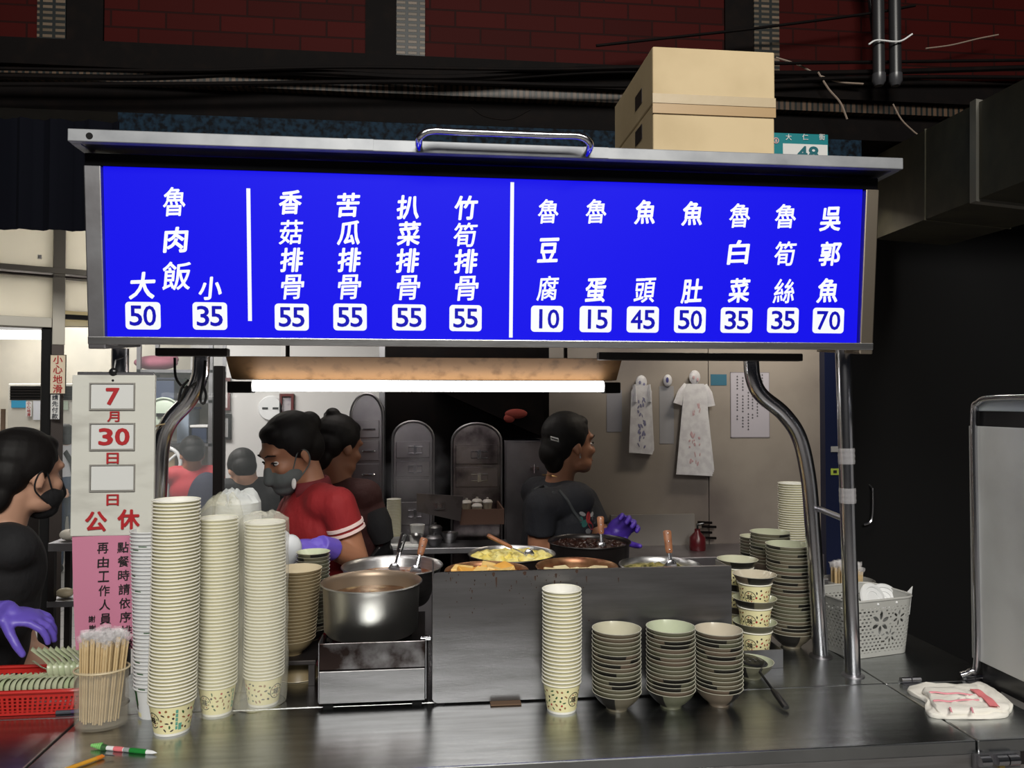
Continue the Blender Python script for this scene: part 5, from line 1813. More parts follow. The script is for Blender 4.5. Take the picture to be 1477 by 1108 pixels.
part('side_plate', MB().box(sb.x + 0.001, sb.x + 0.003, SYF + 0.006, 2.03, CT + 0.014, zt_), M['steel_dull'], lb)
part('side_plate', MB().box(sa.x - 0.003, sa.x - 0.001, SYF + 0.006, 2.03, CT + 0.014, zt_), M['steel_dull'], lb)
for x in (sa.x + 0.02, sb.x - 0.02):
    for y in (SYF + 0.02, 2.4):
        part('foot', MB().box(x - 0.012, x + 0.012, y - 0.01, y + 0.01, CT + 0.0002, CT + 0.012), M['black'], lb)
pcx = atY(536, 840, 2.12)
zR = atY(536, 839, 2.12).z
rP = 0.129
burn = MB()
for q in range(4):
    a = q * math.pi / 2 + 0.4
    burn.tube([(pcx.x + 0.03 * math.cos(a), 2.12 + 0.03 * math.sin(a), zPB - 0.006), (pcx.x + 0.12 * math.cos(a), 2.12 + 0.12 * math.sin(a), zPB - 0.006)], 0.005, 6)
for q in range(4):
    a = q * math.pi / 2 + 0.4
    burn.tube([(pcx.x + 0.11 * math.cos(a), 2.12 + 0.11 * math.sin(a), zPB - 0.03), (pcx.x + 0.11 * math.cos(a), 2.12 + 0.11 * math.sin(a), zPB - 0.006)], 0.005, 6)
part('burner_grate', burn, M['iron'], lb, True)
M['pot_steel'] = mat('spun_steel_pot', (0.62, 0.61, 0.59, 1), 0.36, 1.0, bump=0.05, bscale=60, stretch=(1, 1, 12))
pot('stew_pot', (pcx.x, 2.12), rP, zR, zPB, M['pot_steel'], 'big shiny steel stew pot on the boxy stove left of the guard', inner=mat('braise_stain', (0.3, 0.23, 0.17, 1), 0.4, 0.7), lip=0.006)
food('stew_broth', (pcx.x, 2.12), rP - 0.012, zR - 0.036, (0.1, 0.04, 0.015, 1), (0.34, 0.24, 0.12, 1), 'brown braising broth in the big shiny stew pot', 'food', scale=18, amp=0.0012, rough=0.12, seed=12, low=0.5, high=0.7)
# wide pan behind it
pan = atY(566, 816, 2.415)
zpan = pan.z
pot('stew_pan', (pan.x, 2.415), 0.15, zpan, zPB, M['steel'], 'wide steel pan of red broth behind the big stew pot', flare=0.25, lip=0.005)
food('red_broth', (pan.x, 2.415), 0.128, zpan - 0.03, (0.2, 0.06, 0.02, 1), (0.5, 0.3, 0.12, 1), 'reddish broth in the wide pan behind the stew pot', 'food', scale=22, amp=0.0015, rough=0.12, seed=13, low=0.5, high=0.7)
ladle(atY(570, 817, 2.40), atY(583, 770, 2.44), 'black handled serving spoon standing in the wide pan', 0.55, mh=M['black_gloss'])
ladle(atY(601, 820, 2.40), atY(612, 776, 2.43), 'brown handled serving spoon standing in the wide pan', 0.55)
# knob and switch at the side of the guard
kk = atY(614, 922, 1.96)
kn = thing('gas_tap', 'small steel gas tap between the boxy stove and the guard', 'tap', (kk.x, 1.96, kk.z))
part('knob', MB().tube([(kk.x - 0.012, 1.965, kk.z), (kk.x + 0.012, 1.965, kk.z)], 0.006, 10), M['chrome'], kn, True)
part('pipe', MB().tube([(kk.x + 0.002, 1.965, kk.z), (kk.x + 0.002, 1.99, kk.z), (kk.x + 0.002, 1.99, CT + 0.001)], 0.004, 8), M['iron'], kn, True)

# skimmer resting on the single bowl
s0 = SKB + Vector((-0.005, -0.01, BHH + 0.004))
e0 = groundpt(1134, 1026)
e1 = Vector((e0.x, e0.y, CT + 0.008))
sk = thing('skimmer', 'black slotted skimmer resting across the lone bowl right of the front stacks', 'skimmer', e1)
part('perforated_head', MB().ell(s0, (0.045, 0.036, 0.004), Euler((0.1, 0.15, -0.5)).to_matrix(), 24, 8), M['black_gloss'], sk, True)
hol = MB()
for i in range(3):
    for j in range(4):
        p = s0 + Vector((-0.024 + 0.016 * j, -0.012 + 0.012 * i, 0.0042))
        hol.ell(p, (0.0045, 0.0018, 0.0006), Euler((0.1, 0.15, -0.5)).to_matrix(), 8, 4)
part('slots', hol, M['steel_dull'], sk)
mdl = s0.lerp(e1, 0.28) + Vector((0, 0, 0.001))
m2 = s0.lerp(e1, 0.66)
part('neck', MB().tube([s0 + Vector((0.03, -0.02, 0.0)), mdl, m2], 0.0035, 8), M['black_gloss'], sk, True)
part('grip', MB().tube([m2 - (e1 - m2) * 0.05, m2.lerp(e1, 0.2), m2.lerp(e1, 0.9), e1], [0.006, 0.0085, 0.0095, 0.008], 12, squash=(0.6, 1)), M['black_gloss'], sk, True)

# ================================================================== LEFT SIDE OF THE COUNTER
# chopstick tub
tc_ = groundpt(146, 1046)
tub = thing('chopstick_tub', 'oval frosted plastic tub full of wrapped chopsticks', 'tub', (tc_.x, tc_.y, CT))
T = Matrix.Translation((tc_.x, tc_.y, CT)) @ Matrix.Rotation(0.15, 4, 'Z')
tz = 0.135
part('tub_wall', MB().lathe([(0, 0.001), (0.054, 0.001), (0.0565, 0.006), (0.0585, tz), (0.0575, tz), (0.0555, 0.008), (0, 0.005)], 48, T, sx=1.0, sy=0.78), M['tub'], tub, True)
part('rim_ring', MB().tube([T @ Vector((0.0588 * math.cos(q * math.pi / 24), 0.0588 * 0.78 * math.sin(q * math.pi / 24), tz - 0.004)) for q in range(48)], 0.0022, 8, closed=True), mat('tub_rim', (0.6, 0.5, 0.33, 1), 0.4), tub, True)


def wrapper_mesh(seed):
    R = random.Random(seed)
    vs, fs = [], []
    n = 7
    for j in range(4):
        for k in range(n):
            q = 2 * math.pi * k / n
            rr = (0.004, 0.005, 0.0085, 0.011)[j] * R.uniform(0.6, 1.35)
            vs.append((rr * math.cos(q), rr * math.sin(q), 0.18 + 0.009 * j + R.uniform(-0.003, 0.004)))
    for j in range(3):
        for k in range(n):
            k2 = (k + 1) % n
            fs.append((j * n + k, j * n + k2, (j + 1) * n + k2, (j + 1) * n + k))
    return MB().add(vs, fs).mesh('wrapper', M['wrap'])


def stick_mesh():
    b = MB()
    for s_ in (-1, 1):
        b.tube([(s_ * 0.0024, 0, 0), (s_ * 0.0026, 0, 0.192)], [0.0018, 0.0026], 7)
    return b.mesh('chopsticks', M['wood'], True)


STICK, WRAPS = stick_mesh(), [wrapper_mesh(i) for i in range(4)]


def sticks(center, n, a, b_, z, label, group, seed, scale=1.0, tiltk=0.10):
    R = random.Random(seed)
    cl_, sl_ = math.cos(0.3), math.sin(0.3)
    made = 0
    i = 0
    while made < n:
        rr = math.sqrt((made + 0.5) / n) * 0.92
        q = made * 2.39996
        x, y = a * rr * math.cos(q), b_ * rr * math.sin(q)
        o = link('chopsticks', STICK)
        w = link('wrapper', WRAPS[made % 4], o)
        lx, ly = 0.05 + x * 1.3, y * 1.0
        o.location = (center[0] + x * 0.86 - 0.006, center[1] + y * 0.86, z + R.uniform(0, 0.006))
        d = Vector((lx * tiltk / 0.1, ly, 1.0)).normalized()
        o.rotation_euler = (math.atan2(-d.y, d.z), math.asin(d.x), 0.0)
        o.scale = (scale, scale, scale * R.uniform(0.93, 1.0))
        tag(o, label, 'chopsticks', group)
        made += 1


sticks((tc_.x, tc_.y), 46, 0.052, 0.036, CT + 0.009, 'pair of bamboo chopsticks in clear wrapping standing in the oval tub', 'wrapped chopsticks in the oval tub', 3)

# pens
p0, p1 = groundpt(131, 1080), groundpt(226, 1089)
za = CT + 0.0052
pe = thing('pen', 'white and green ballpoint pen with a green frog topper', 'pen', (p0.x, p0.y, CT))
A_, B_ = Vector((p0.x, p0.y, za)), Vector((p1.x, p1.y, za - 0.001))
L = lambda t: A_.lerp(B_, t)
part('barrel', MB().tube([L(0.25), L(0.62)], 0.0045, 14), M['white'], pe, True)
part('pink_band', MB().tube([L(0.36), L(0.42), L(0.5)], [0.0048, 0.0052, 0.0047], 14), mat('pink_grip', (0.75, 0.18, 0.2, 1), 0.4), pe, True)
part('clear_window', MB().tube([L(0.51), L(0.61)], 0.0047, 14), mat('grey_window', (0.3, 0.33, 0.33, 1), 0.2), pe, True)
part('green_grip', MB().tube([L(0.6), L(0.7), L(0.85)], [0.005, 0.0054, 0.005], 14), mat('green_grip', (0.01, 0.2, 0.03, 1), 0.45), pe, True)
part('tip', MB().tube([L(0.85), L(0.94), L(1.0)], [0.0048, 0.0035, 0.0008], 14), M['white'], pe, True)
fz = MB()
for k in range(5):
    fz.ell(L(0.02 + 0.035 * k) + Vector((0, 0, 0.002)), (0.0035, 0.0036 + 0.0011 * k, 0.0036 + 0.0011 * k), Euler((0, 0, -0.1)).to_matrix(), 14, 8)
fz.v = [Vector((v.x, v.y, max(v.z, CT + 0.0004))) for v in fz.v]
part('spiral_topper', fz, mat('lime_rubber', (0.22, 0.55, 0.16, 1), 0.5), pe, True)
part('topper_cap', MB().tube([L(0.18), L(0.25)], [0.0075, 0.0055], 14), M['ink_green'], pe, True)
p0, p1 = groundpt(100, 1112), groundpt(153, 1092)
A_, B_ = Vector((p0.x, p0.y, za)), Vector((p1.x, p1.y, za))
B_ = A_.lerp(B_, 0.97) + Vector((0, -0.004, 0))
yp = thing('pen', 'orange yellow translucent pen with a pocket clip beside the green pen', 'pen', (p0.x, p0.y, CT))
A_ = A_ + (A_ - B_) * 0.6
part('barrel', MB().tube([A_, L(0.85)], 0.0042, 12), mat('amber_plastic', (0.62, 0.3, 0.03, 1), 0.25), yp, True)
part('cap', MB().tube([L(0.85), L(0.96), L(1.0)], [0.0046, 0.0046, 0.003], 12), mat('orange_cap', (0.65, 0.2, 0.02, 1), 0.3), yp, True)
part('clip', MB().tube([L(0.97) + Vector((0, 0, 0.003)), L(1.0) + Vector((0.022, -0.004, 0.001))], 0.0014, 8), M['chrome'], yp, True)
p0, p1 = groundpt(81, 1031), groundpt(112, 1029)
A_, B_ = Vector((p0.x, p0.y, za)), Vector((p1.x + 0.02, p1.y, za))
gp = thing('marker_pen', 'grey marker pen lying in front of the red basket', 'pen', (p0.x, p0.y, CT))
part('cap', MB().tube([L(0), L(0.5)], 0.005, 12), mat('grey_cap', (0.06, 0.065, 0.08, 1), 0.3), gp, True)
part('barrel', MB().tube([L(0.5), L(1)], 0.0045, 12), mat('violet_barrel', (0.08, 0.06, 0.14, 1), 0.3), gp, True)


# red lattice basket with spoons
def lattice_wall(mb, P, nu, nv, holes, th):
    """P(u, v, side) -> point; holes(u, v) true where the wall is open; solid wall of thickness th"""
    idx = {}

    def vid(i, j, s_):
        key = (i, j, s_)
        if key not in idx:
            idx[key] = len(mb.v)
            mb.v.append(Vector(P(i / nu, j / nv, s_)))
        return idx[key]
    cell = [[not holes((i + 0.5) / nu, (j + 0.5) / nv) for j in range(nv)] for i in range(nu)]

    def face(a, b, c, d):
        mb.f.append((a, b, c, d))
        mb.m.append(0)
    for i in range(nu):
        for j in range(nv):
            if not cell[i][j]:
                continue
            i2 = i + 1
            face(vid(i, j, 0), vid(i2, j, 0), vid(i2, j + 1, 0), vid(i, j + 1, 0))
            face(vid(i, j, 1), vid(i, j + 1, 1), vid(i2, j + 1, 1), vid(i2, j, 1))
            for (di, dj, e) in ((-1, 0, ((i, j), (i, j + 1))), (1, 0, ((i2, j + 1), (i2, j))), (0, -1, ((i2, j), (i, j))), (0, 1, ((i, j + 1), (i2, j + 1)))):
                ni, nj = i + di, j + dj
                wrap = ni % nu
                if not (0 <= nj < nv) or not cell[wrap][nj]:
                    (a, b), (c, d) = e
                    face(vid(a, b, 0), vid(a, b, 1), vid(c, d, 1), vid(c, d, 0))
    return mb


def rounded_rect(w, d, r, t):
    """point at fraction t round a rounded rectangle, from the middle of its near side"""
    segs = [('l', (-0.0, -d), (w - r, -d)), ('a', (w - r, -d + r), -90), ('l', (w, -d + r), (w, d - r)), ('a', (w - r, d - r), 0), ('l', (w - r, d), (-w + r, d)), ('a', (-w + r, d - r), 90), ('l', (-w, d - r), (-w, -d + r)), ('a', (-w + r, -d + r), 180), ('l', (-w + r, -d), (0, -d))]
    lens = [math.hypot(s_[2][0] - s_[1][0], s_[2][1] - s_[1][1]) if s_[0] == 'l' else math.pi * r / 2 for s_ in segs]
    q = (t % 1.0) * sum(lens)
    for s_, l in zip(segs, lens):
        if q <= l + 1e-9:
            if s_[0] == 'l':
                f = q / l if l > 1e-9 else 0
                return s_[1][0] + (s_[2][0] - s_[1][0]) * f, s_[1][1] + (s_[2][1] - s_[1][1]) * f
            a = math.radians(s_[2] + 90 * q / l)
            return s_[1][0] + r * math.cos(a), s_[1][1] + r * math.sin(a)
        q -= l
    return 0.0, -d


rb0 = atZ(108, 1030, CT)
RBY = JY + 0.012
bw, bd, bh = 0.19, 0.095, 0.058
rcx = atY(106, 1000, RBY).x - bw + 0.03
rcy = RBY + bd
rbk = thing('red_basket', 'red plastic lattice basket of spoons at the left edge', 'basket', (rcx, rcy, CT))


def redP(u, v, s_):
    k = 0.9 + 0.1 * v
    x, y = rounded_rect(bw * k - 0.0018 * s_, bd * k - 0.0018 * s_, 0.03, u)
    dip = 0.0 
    return (rcx + x, rcy + y, CT + 0.001 + bh * v + dip)


part('lattice_wall', lattice_wall(MB(), redP, 180, 20, lambda u, v: 0.12 < v < 0.82 and (int(u * 180) % 2 == 0) and (int(v * 20) % 3 != 0), 0.002), M['red'], rbk)
part('rim', MB().tube([redP(k / 72, 1.0, 0) for k in range(72)], 0.005, 8, closed=True, squash=(1, 1.3)), M['red'], rbk, True)
part('bottom', MB().box(rcx - bw * .88, rcx + bw * .88, rcy - bd * .88, rcy + bd * .88, CT + 0.001, CT + 0.004), M['red'], rbk, bevel=0.002)
for sgn in (-1, 1):
    part('handle_arch', MB().tube(polyline([(rcx + sgn * bw * 0.98, rcy - 0.05, CT + bh), (rcx + sgn * bw * 1.0, rcy - 0.03, CT + bh + 0.012), (rcx + sgn * bw * 1.0, rcy + 0.03, CT + bh + 0.012), (rcx + sgn * bw * 0.98, rcy + 0.05, CT + bh)]), 0.004, 8), M['red'], rbk, True)


def spoon_mesh():
    b = MB()
    n = 14
    prof = []
    rings = []
    # deep oval bowl, open on top
    for j in range(6):
        a = math.pi / 2 * j / 5
        rings.append([(0.021 * math.sin(a) * (1.25 if math.cos(2 * math.pi * k / n) > 0 else 1) * math.cos(2 * math.pi * k / n), 0.019 * math.sin(a) * math.sin(2 * math.pi * k / n), -0.016 * math.cos(a)) for k in range(n)])
    inner = [[(x * 0.92, y * 0.92, z + 0.0015) for x, y, z in r_] for r_ in rings]
    vs, fs = [], []
    allr = rings + inner[::-1]
    for r_ in allr:
        vs += r_
    for j in range(len(allr) - 1):
        for k in range(n):
            k2 = (k + 1) % n
            fs.append((j * n + k, j * n + k2, (j + 1) * n + k2, (j + 1) * n + k))
    b.add(vs, fs)
    b.tube([(0.02, 0, -0.003), (0.045, 0, 0.004), (0.08, 0, 0.02)], [0.006, 0.0055, 0.0065], 8, squash=(0.35, 1))
    return b.mesh('soup_spoon', M['spoon'], True, 50)


SPOON = spoon_mesh()
for i in range(24):
    o = link('soup_spoon', SPOON)
    x = rcx - bw * 0.86 + 0.0136 * i
    o.matrix_world = Matrix.Translation((x, rcy - 0.052, CT + 0.057 + 0.0008 * (i % 3))) @ Matrix(((0, 0.0, 1, 0), (1, 0.0, 0, 0), (0, 1, 0.0, 0), (0, 0, 0, 1)))
    tag(o, 'pale green melamine soup spoon nested in the row along the red basket front', 'spoon', 'nested spoons in the red basket')
for i in range(9):
    o = link('soup_spoon', SPOON)
    o.matrix_world = Matrix.Translation((rcx + bw * 0.3 + 0.014 * i, rcy + 0.02, CT + 0.07)) @ Matrix.Rotation(-0.15, 4, 'Y') @ Matrix(((0, 0.0, -1, 0), (0.45, -0.893, 0, 0), (-0.893, -0.45, 0.0, 0), (0, 0, 0, 1))) @ Matrix.Rotation(math.pi, 4, 'Z')
    tag(o, 'cream green soup spoon standing in the bunch at the right end of the red basket', 'spoon', 'spoons bunched at the right of the red basket')
o = link('soup_spoon', SPOON)
c = atY(81, 965, rcy + 0.035)
o.location = (c.x, rcy + 0.035, c.z)
o.rotation_euler = (math.radians(35), 0.1, math.radians(160))
tag(o, 'single soup spoon with its grey bowl facing up in the red basket', 'spoon')

# calendar board and the pink notice below it
CYB = 1.985
ca, cb_ = atY(104, 541, CYB), atY(221, 772, CYB)
cal = thing('calendar_board', 'worn white notice board with red date numbers hung on the left post', 'notice board', ((ca.x + cb_.x) / 2, CYB, cb_.z))
M['board'] = mat('worn_white_board', (0.62, 0.62, 0.57, 1), 0.5, noise=((0.42, 0.41, 0.37, 1), 5, 0.5, 0.75), bump=0.4, bscale=8, stretch=(1, 1, 3))
part('board', MB().box(ca.x, cb_.x, CYB, CYB + 0.012, cb_.z, ca.z), M['board'], cal, bevel=0.002)
fnc = lambda x, z: (x, CYB - 0.0025, z)
sc_ = (atY(163, 640, CYB) - EYE).dot(FWD) / FPX
for (y0, y1, txt) in ((554, 590, '7'), (612, 648, '30'), (672, 707, None)):
    a, b = atY(131.5, y0, CYB), atY(193, y1, CYB)
    f = MB()
    for (q0, q1, r0, r1) in ((a.x - 0.003, b.x + 0.003, a.z, a.z + 0.003), (a.x - 0.003, b.x + 0.003, b.z - 0.003, b.z), (a.x - 0.003, a.x, b.z, a.z), (b.x, b.x + 0.003, b.z, a.z)):
        f.box(q0, q1, CYB - 0.004, CYB, r0, r1)
    part('slot_frame', f, mat('grey_slot', (0.26, 0.25, 0.23, 1), 0.6), cal)
    cd = part('date_card', MB().box(a.x + 0.001, b.x - 0.001, CYB - 0.0015, CYB - 0.0002, b.z + 0.001, a.z - 0.001), mat('date_card', (0.66, 0.67, 0.66, 1), 0.5), cal)
    if txt:
        nb = MB()
        c = atY(163 if txt == '7' else 165, (y0 + y1) / 2, CYB)
        put_number(nb, txt, fnc, c.x, c.z, (19 if txt == '7' else 43) * sc_, 25 * sc_, 0.03, gap=0.12)
        part('number', nb, M['ink_red'], cd)
le = MB()
for ch, px, py, w_, h_ in (('月', 164, 601, 17, 15), ('日', 163, 661, 17, 16), ('日', 163, 721, 17, 16), ('公', 139, 752, 30, 29), ('休', 186, 749, 31, 29)):
    c = atY(px, py, CYB)
    put_glyph(le, ch, fnc, c.x, c.z, w_ * sc_, h_ * sc_, 0.018 if h_ < 20 else 0.03)
part('lettering', le, M['ink_red'], cal)
cl_ = atY(163, 537, CYB)
part('hanger_clip', MB().ell((cl_.x, CYB + 0.004, cl_.z), (0.011, 0.008, 0.011), n=14).tube([(cl_.x, CYB + 0.004, cl_.z), (cl_.x + 0.001, CYB + 0.012, cl_.z + 0.03), (cl_.x + 0.006, 2.028, cl_.z + 0.04)], 0.003, 8), M['black_gloss'], cal, True)
part('top_rail', MB().tube([(ca.x + 0.012, CYB + 0.004, ca.z + 0.004), (cb_.x - 0.004, CYB + 0.004, ca.z + 0.004)], 0.004, 8), M['chrome'], cal, True)
part('pin_hole', MB().tube([(cl_.x, CYB - 0.0008, ca.z - 0.013), (cl_.x, CYB + 0.002, ca.z - 0.013)], 0.003, 10), M['black'], cal)
# pink notice: slightly bowed sheet
PY_ = 1.99
pa, pb = atY(104, 771, PY_), atY(196, 935, PY_)


def pinkP(x, z):
    f = (x - pa.x) / (pb.x - pa.x)
    g = (pa.z - z) / (pa.z - pb.z)
    return (x + 0.012 * g * (1 - 0.2 * f), PY_ - 0.004 * math.sin(f * 2.6) - 0.004 * math.sin(g * 3.1), z)


pn_ = thing('pink_notice', 'pink paper notice in black brush writing below the calendar board', 'notice', ((pa.x + pb.x) / 2, PY_, pb.z))
vs, fs = [], []
nx, nz = 10, 16
for s_ in (0, 0.0012):
    for j in range(nz + 1):
        for i in range(nx + 1):
            x, z = pa.x + (pb.x + 0.03 - pa.x) * i / nx, pa.z + (pb.z - pa.z) * j / nz
            p = pinkP(x, z)
            vs.append((p[0], p[1] + s_, p[2]))
W1 = nx + 1
N1 = W1 * (nz + 1)
for j in range(nz):
    for i in range(nx):
        a = j * W1 + i
        fs.append((a, a + 1, a + W1 + 1, a + W1))
        fs.append((N1 + a, N1 + a + W1, N1 + a + W1 + 1, N1 + a + 1))
for i in range(nx):
    fs.append((i, N1 + i, N1 + i + 1, i + 1))
    a = nz * W1 + i
    fs.append((a, a + 1, N1 + a + 1, N1 + a))
for j in range(nz):
    a = j * W1
    fs.append((a, a + W1, N1 + a + W1, N1 + a))
    a = j * W1 + nx
    fs.append((a, N1 + a, N1 + a + W1, a + W1))
part('sheet', MB().add(vs, fs), mat('pink_paper', (0.55, 0.2, 0.31, 1), 0.6), pn_, True)
wr = MB()
fp = lambda x, z: (lambda p: (p[0], p[1] - 0.0012, p[2]))(pinkP(x, z))
sc2 = (atY(150, 850, PY_) - EYE).dot(FWD) / FPX
for txt, x_0, y_0, stp, sz, slope in (('再由工作人員帶位', 151, 790, 20.3, 15.5, 0.0), ('點餐時請依序排隊', 180, 789, 20.0, 15.5, 0.0), ('謝謝', 131, 892, 13.2, 9.5, 0.0)):
    for i, ch in enumerate(txt):
        c = atY(x_0, y_0 + stp * i, PY_)
        put_glyph(wr, ch, fp, c.x - 0.003, c.z, sz * sc2, sz * sc2, 0.012, lean=0.06)
part('writing', wr, M['ink_black'], pn_)

# ================================================================== RIGHT SIDE OF THE COUNTER
kb = atZ(1262, 950, CT)
kx, ky = kb.x + 0.014, kb.y + 0.1
kw, kd, kh = 0.126, 0.098, 0.168
bk = thing('lattice_basket', 'grey plastic lattice basket with flower cut-outs holding white lids', 'basket', (kx, ky, CT))
KR = 0.22


def greyP(u, v, s_):
    k = 0.87 + 0.13 * v
    x, y = rounded_rect(kw * k - 0.002 * s_, kd * k - 0.002 * s_, 0.045 * k, u)
    ca_, sa_ = math.cos(KR), math.sin(KR)
    return (kx + x * ca_ - y * sa_, ky + x * sa_ + y * ca_, CT + 0.001 + kh * v)


PERI = 2 * (kw * 2 + kd * 2) - 8 * 0.045 + 2 * math.pi * 0.045


def greyhole(u, v):
    du = (u + 0.5) % 1.0 - 0.5
    x, z = du * PERI, v * kh
    if v < 0.08 or v > 0.86:
        return False
    for (fx, fz, R_) in ((-0.012, 0.1, 0.034), (0.06, 0.11, 0.024), (0.028, 0.058, 0.022)):
        dx_, dz_ = x - fx, z - fz
        rr = math.hypot(dx_, dz_)
        if rr < R_ * 1.08:
            a = math.atan2(dz_, dx_)
            pet = abs(((a + 0.1) % (math.pi / 3)) - math.pi / 6)
            return (0.28 * R_ < rr < R_) and pet * rr < 0.0062 * R_ / 0.034 * math.sin(max(0.0, min(1, (rr - 0.25 * R_) / (0.78 * R_))) * math.pi) ** 0.6
    i, j = int((u % 1.0) * 420), int(v * 132)
    return j % 8 < 4 and (i + (4 if (j // 8) % 2 else 0)) % 8 < 4


part('lattice_wall', lattice_wall(MB(), greyP, 420, 132, greyhole, 0.002), mat('grey_plastic', (0.42, 0.42, 0.4, 1), 0.4), bk)
part('rim', MB().tube([greyP(k / 72, 1.0, 0) for k in range(72)], 0.0035, 8, closed=True), mat('grey_rim', (0.48, 0.48, 0.46, 1), 0.4), bk, True)
part('bottom', MB().lathe([(0, 0), (0.98, 0), (0.98, 0.003), (0, 0.003)], 40, Matrix.Translation((kx, ky, CT + 0.0012)) @ Matrix.Rotation(KR, 4, 'Z'), sx=kw * 0.85, sy=kd * 0.85, ex=5), mat('grey_bottom', (0.4, 0.4, 0.38, 1), 0.5), bk)
for u in (-0.03, 0.055):
    p = Vector(greyP(u, 0.93, 0))
    part('button', MB().ell(p, (0.004, 0.003, 0.004), n=12, k=6), M['white'], bk, True)
for i, (px, py, tl_, rz_) in enumerate(((1262, 858, 1.2, 0.2), (1285, 861, 1.1, -0.3), (1301, 862, 0.8, 0.6))):
    c = atY(px, py, ky - 0.01)
    Mx = Matrix.Translation((c.x, ky + 0.0 + 0.024 * i, c.z - 0.012)) @ Euler((tl_, 0.15, rz_)).to_matrix().to_4x4()
    lid = thing('cup_lid', ('white plastic cup lid at the left in the grey basket', 'white plastic cup lid in the middle of the grey basket', 'white plastic cup lid at the right in the grey basket')[i], 'lid', c, group='lids in the grey basket')
    part('disc', MB().lathe([(0, 0), (0.03, 0), (0.033, 0.004), (0.043, 0.002), (0.046, -0.003), (0.045, -0.006), (0.041, -0.001), (0.032, 0.001), (0, -0.003)], 40, Mx), M['white'], lid, True)
    part('raised_ring', MB().tube([Mx @ Vector((0.02 * math.cos(q * math.pi / 16), 0.02 * math.sin(q * math.pi / 16), 0.001)) for q in range(32)], 0.0012, 6, closed=True), M['white'], lid, True)
ky2 = ky - 0.02
c0, c1 = atY(1304, 868, ky2), atY(1314, 846, ky2)
pk = MB()
pk.prism([(c0.x - 0.016, c0.z - 0.04), (c0.x + 0.018, c0.z - 0.04), (c1.x + 0.006, c1.z), (c1.x - 0.012, c1.z - 0.018)], ky2, ky2 + 0.004)
single('sauce_packet', pk, M['white'], 'white paper packet sticking up at the right end of the grey basket', 'packet', bevel=0.001)
for i in range(8):
    R = random.Random(50 + i)
    Mx = Matrix.Translation((kx + R.uniform(-0.05, 0.05), ky + R.uniform(-0.03, 0.035), CT + 0.03 + 0.015 * i)) @ Euler((R.uniform(-0.5, 0.5), R.uniform(-0.5, 0.5), 0)).to_matrix().to_4x4()
    single('cup_lid', MB().lathe([(0, 0), (0.03, 0), (0.033, 0.004), (0.043, 0.002), (0.0445, -0.003), (0.041, -0.001), (0.032, 0.001), (0, -0.003)], 32, Mx), M['white'], 'white plastic cup lid deeper in the heap inside the grey basket', 'lid', smooth=True, group='lids heaped in the grey basket')
# canister of chopsticks behind
kc = atY(1224, 868, 2.478)
kt = thing('chopstick_canister', 'round grey canister of wrapped chopsticks behind the grey basket', 'canister', (kc.x, 2.478, CT))
T = Matrix.Translation((kc.x, 2.478, CT))
zt3 = atY(1224, 836, 2.478).z - CT
part('canister_wall', MB().lathe([(0, 0.001), (0.074, 0.001), (0.079, zt3 - 0.045), (0.081, zt3 - 0.045), (0.081, zt3 - 0.035), (0.083, zt3), (0.0815, zt3), (0.0775, zt3 - 0.04), (0.072, 0.005), (0, 0.005)], 48, T, mis=[0, 0, 0, 0, 1, 1, 1, 0, 0]), [mat('grey_canister', (0.3, 0.3, 0.28, 1), 0.4), film('clear_band', (0.6, 0.6, 0.58, 1), 0.6, 0.2)], kt, True)
sticks((kc.x, 2.478), 44, 0.054, 0.054, CT + max(0.007, zt3 - 0.165), 'pair of wrapped chopsticks in the round canister behind the grey basket', 'wrapped chopsticks in the round canister', 8, scale=1.0, tiltk=0.02)

# folded towel
tw = thing('folded_towel', 'folded white dish towel with pink stripes on the right leaf', 'towel', (1.3, 1.78, CT))
tpts = [atZ(x, y, CT) - Vector((0.008, 0, 0)) for x, y in ((1314, 1000), (1328, 992), (1395, 991), (1424, 991), (1445, 1004), (1464, 1019), (1460, 1030), (1446, 1037), (1357, 1037), (1340, 1026), (1339, 1014))]


def towel_mesh(pts, z0, z1, seed, shrink=1.0):
    R = random.Random(seed)
    c = sum(pts, Vector()) / len(pts)
    n = len(pts) * 5
    ring = []
    P = pts
    for i in range(len(P)):
        for k in range(5):
            t = k / 5
            a, b, cc, d = P[i - 1], P[i], P[(i + 1) % len(P)], P[(i + 2) % len(P)]
            ring.append(0.5 * ((2 * b) + (cc - a) * t + (2 * a - 5 * b + 4 * cc - d) * t * t + (3 * b - a - 3 * cc + d) * t ** 3))
    vs, fs = [], []
    rows = [(1.0, z0), (1.015, z0 + (z1 - z0) * 0.3), (1.01, z0 + (z1 - z0) * 0.7), (0.97, z1), (0.8, z1), (0.6, z1), (0.4, z1), (0.2, z1)]
    for (k, z) in rows:
        for i, p in enumerate(ring):
            q = c + (p - c) * k * shrink
            w_ = 0.0 if z == z0 else 0.0022 * math.sin(i * 0.9 + k * 9) + 0.0018 * math.sin(q.x * 130 + q.y * 60) + R.uniform(-0.0006, 0.0006)
            vs.append((q.x, q.y, z + w_))
    m_ = len(ring)
    for j in range(len(rows) - 1):
        for i in range(m_):
            i2 = (i + 1) % m_
            fs.append((j * m_ + i, j * m_ + i2, (j + 1) * m_ + i2, (j + 1) * m_ + i))
    vs.append((c.x, c.y, z1))
    for i in range(m_):
        fs.append(((len(rows) - 1) * m_ + i, (len(rows) - 1) * m_ + (i + 1) % m_, len(vs) - 1))
    return MB().add(vs, fs)


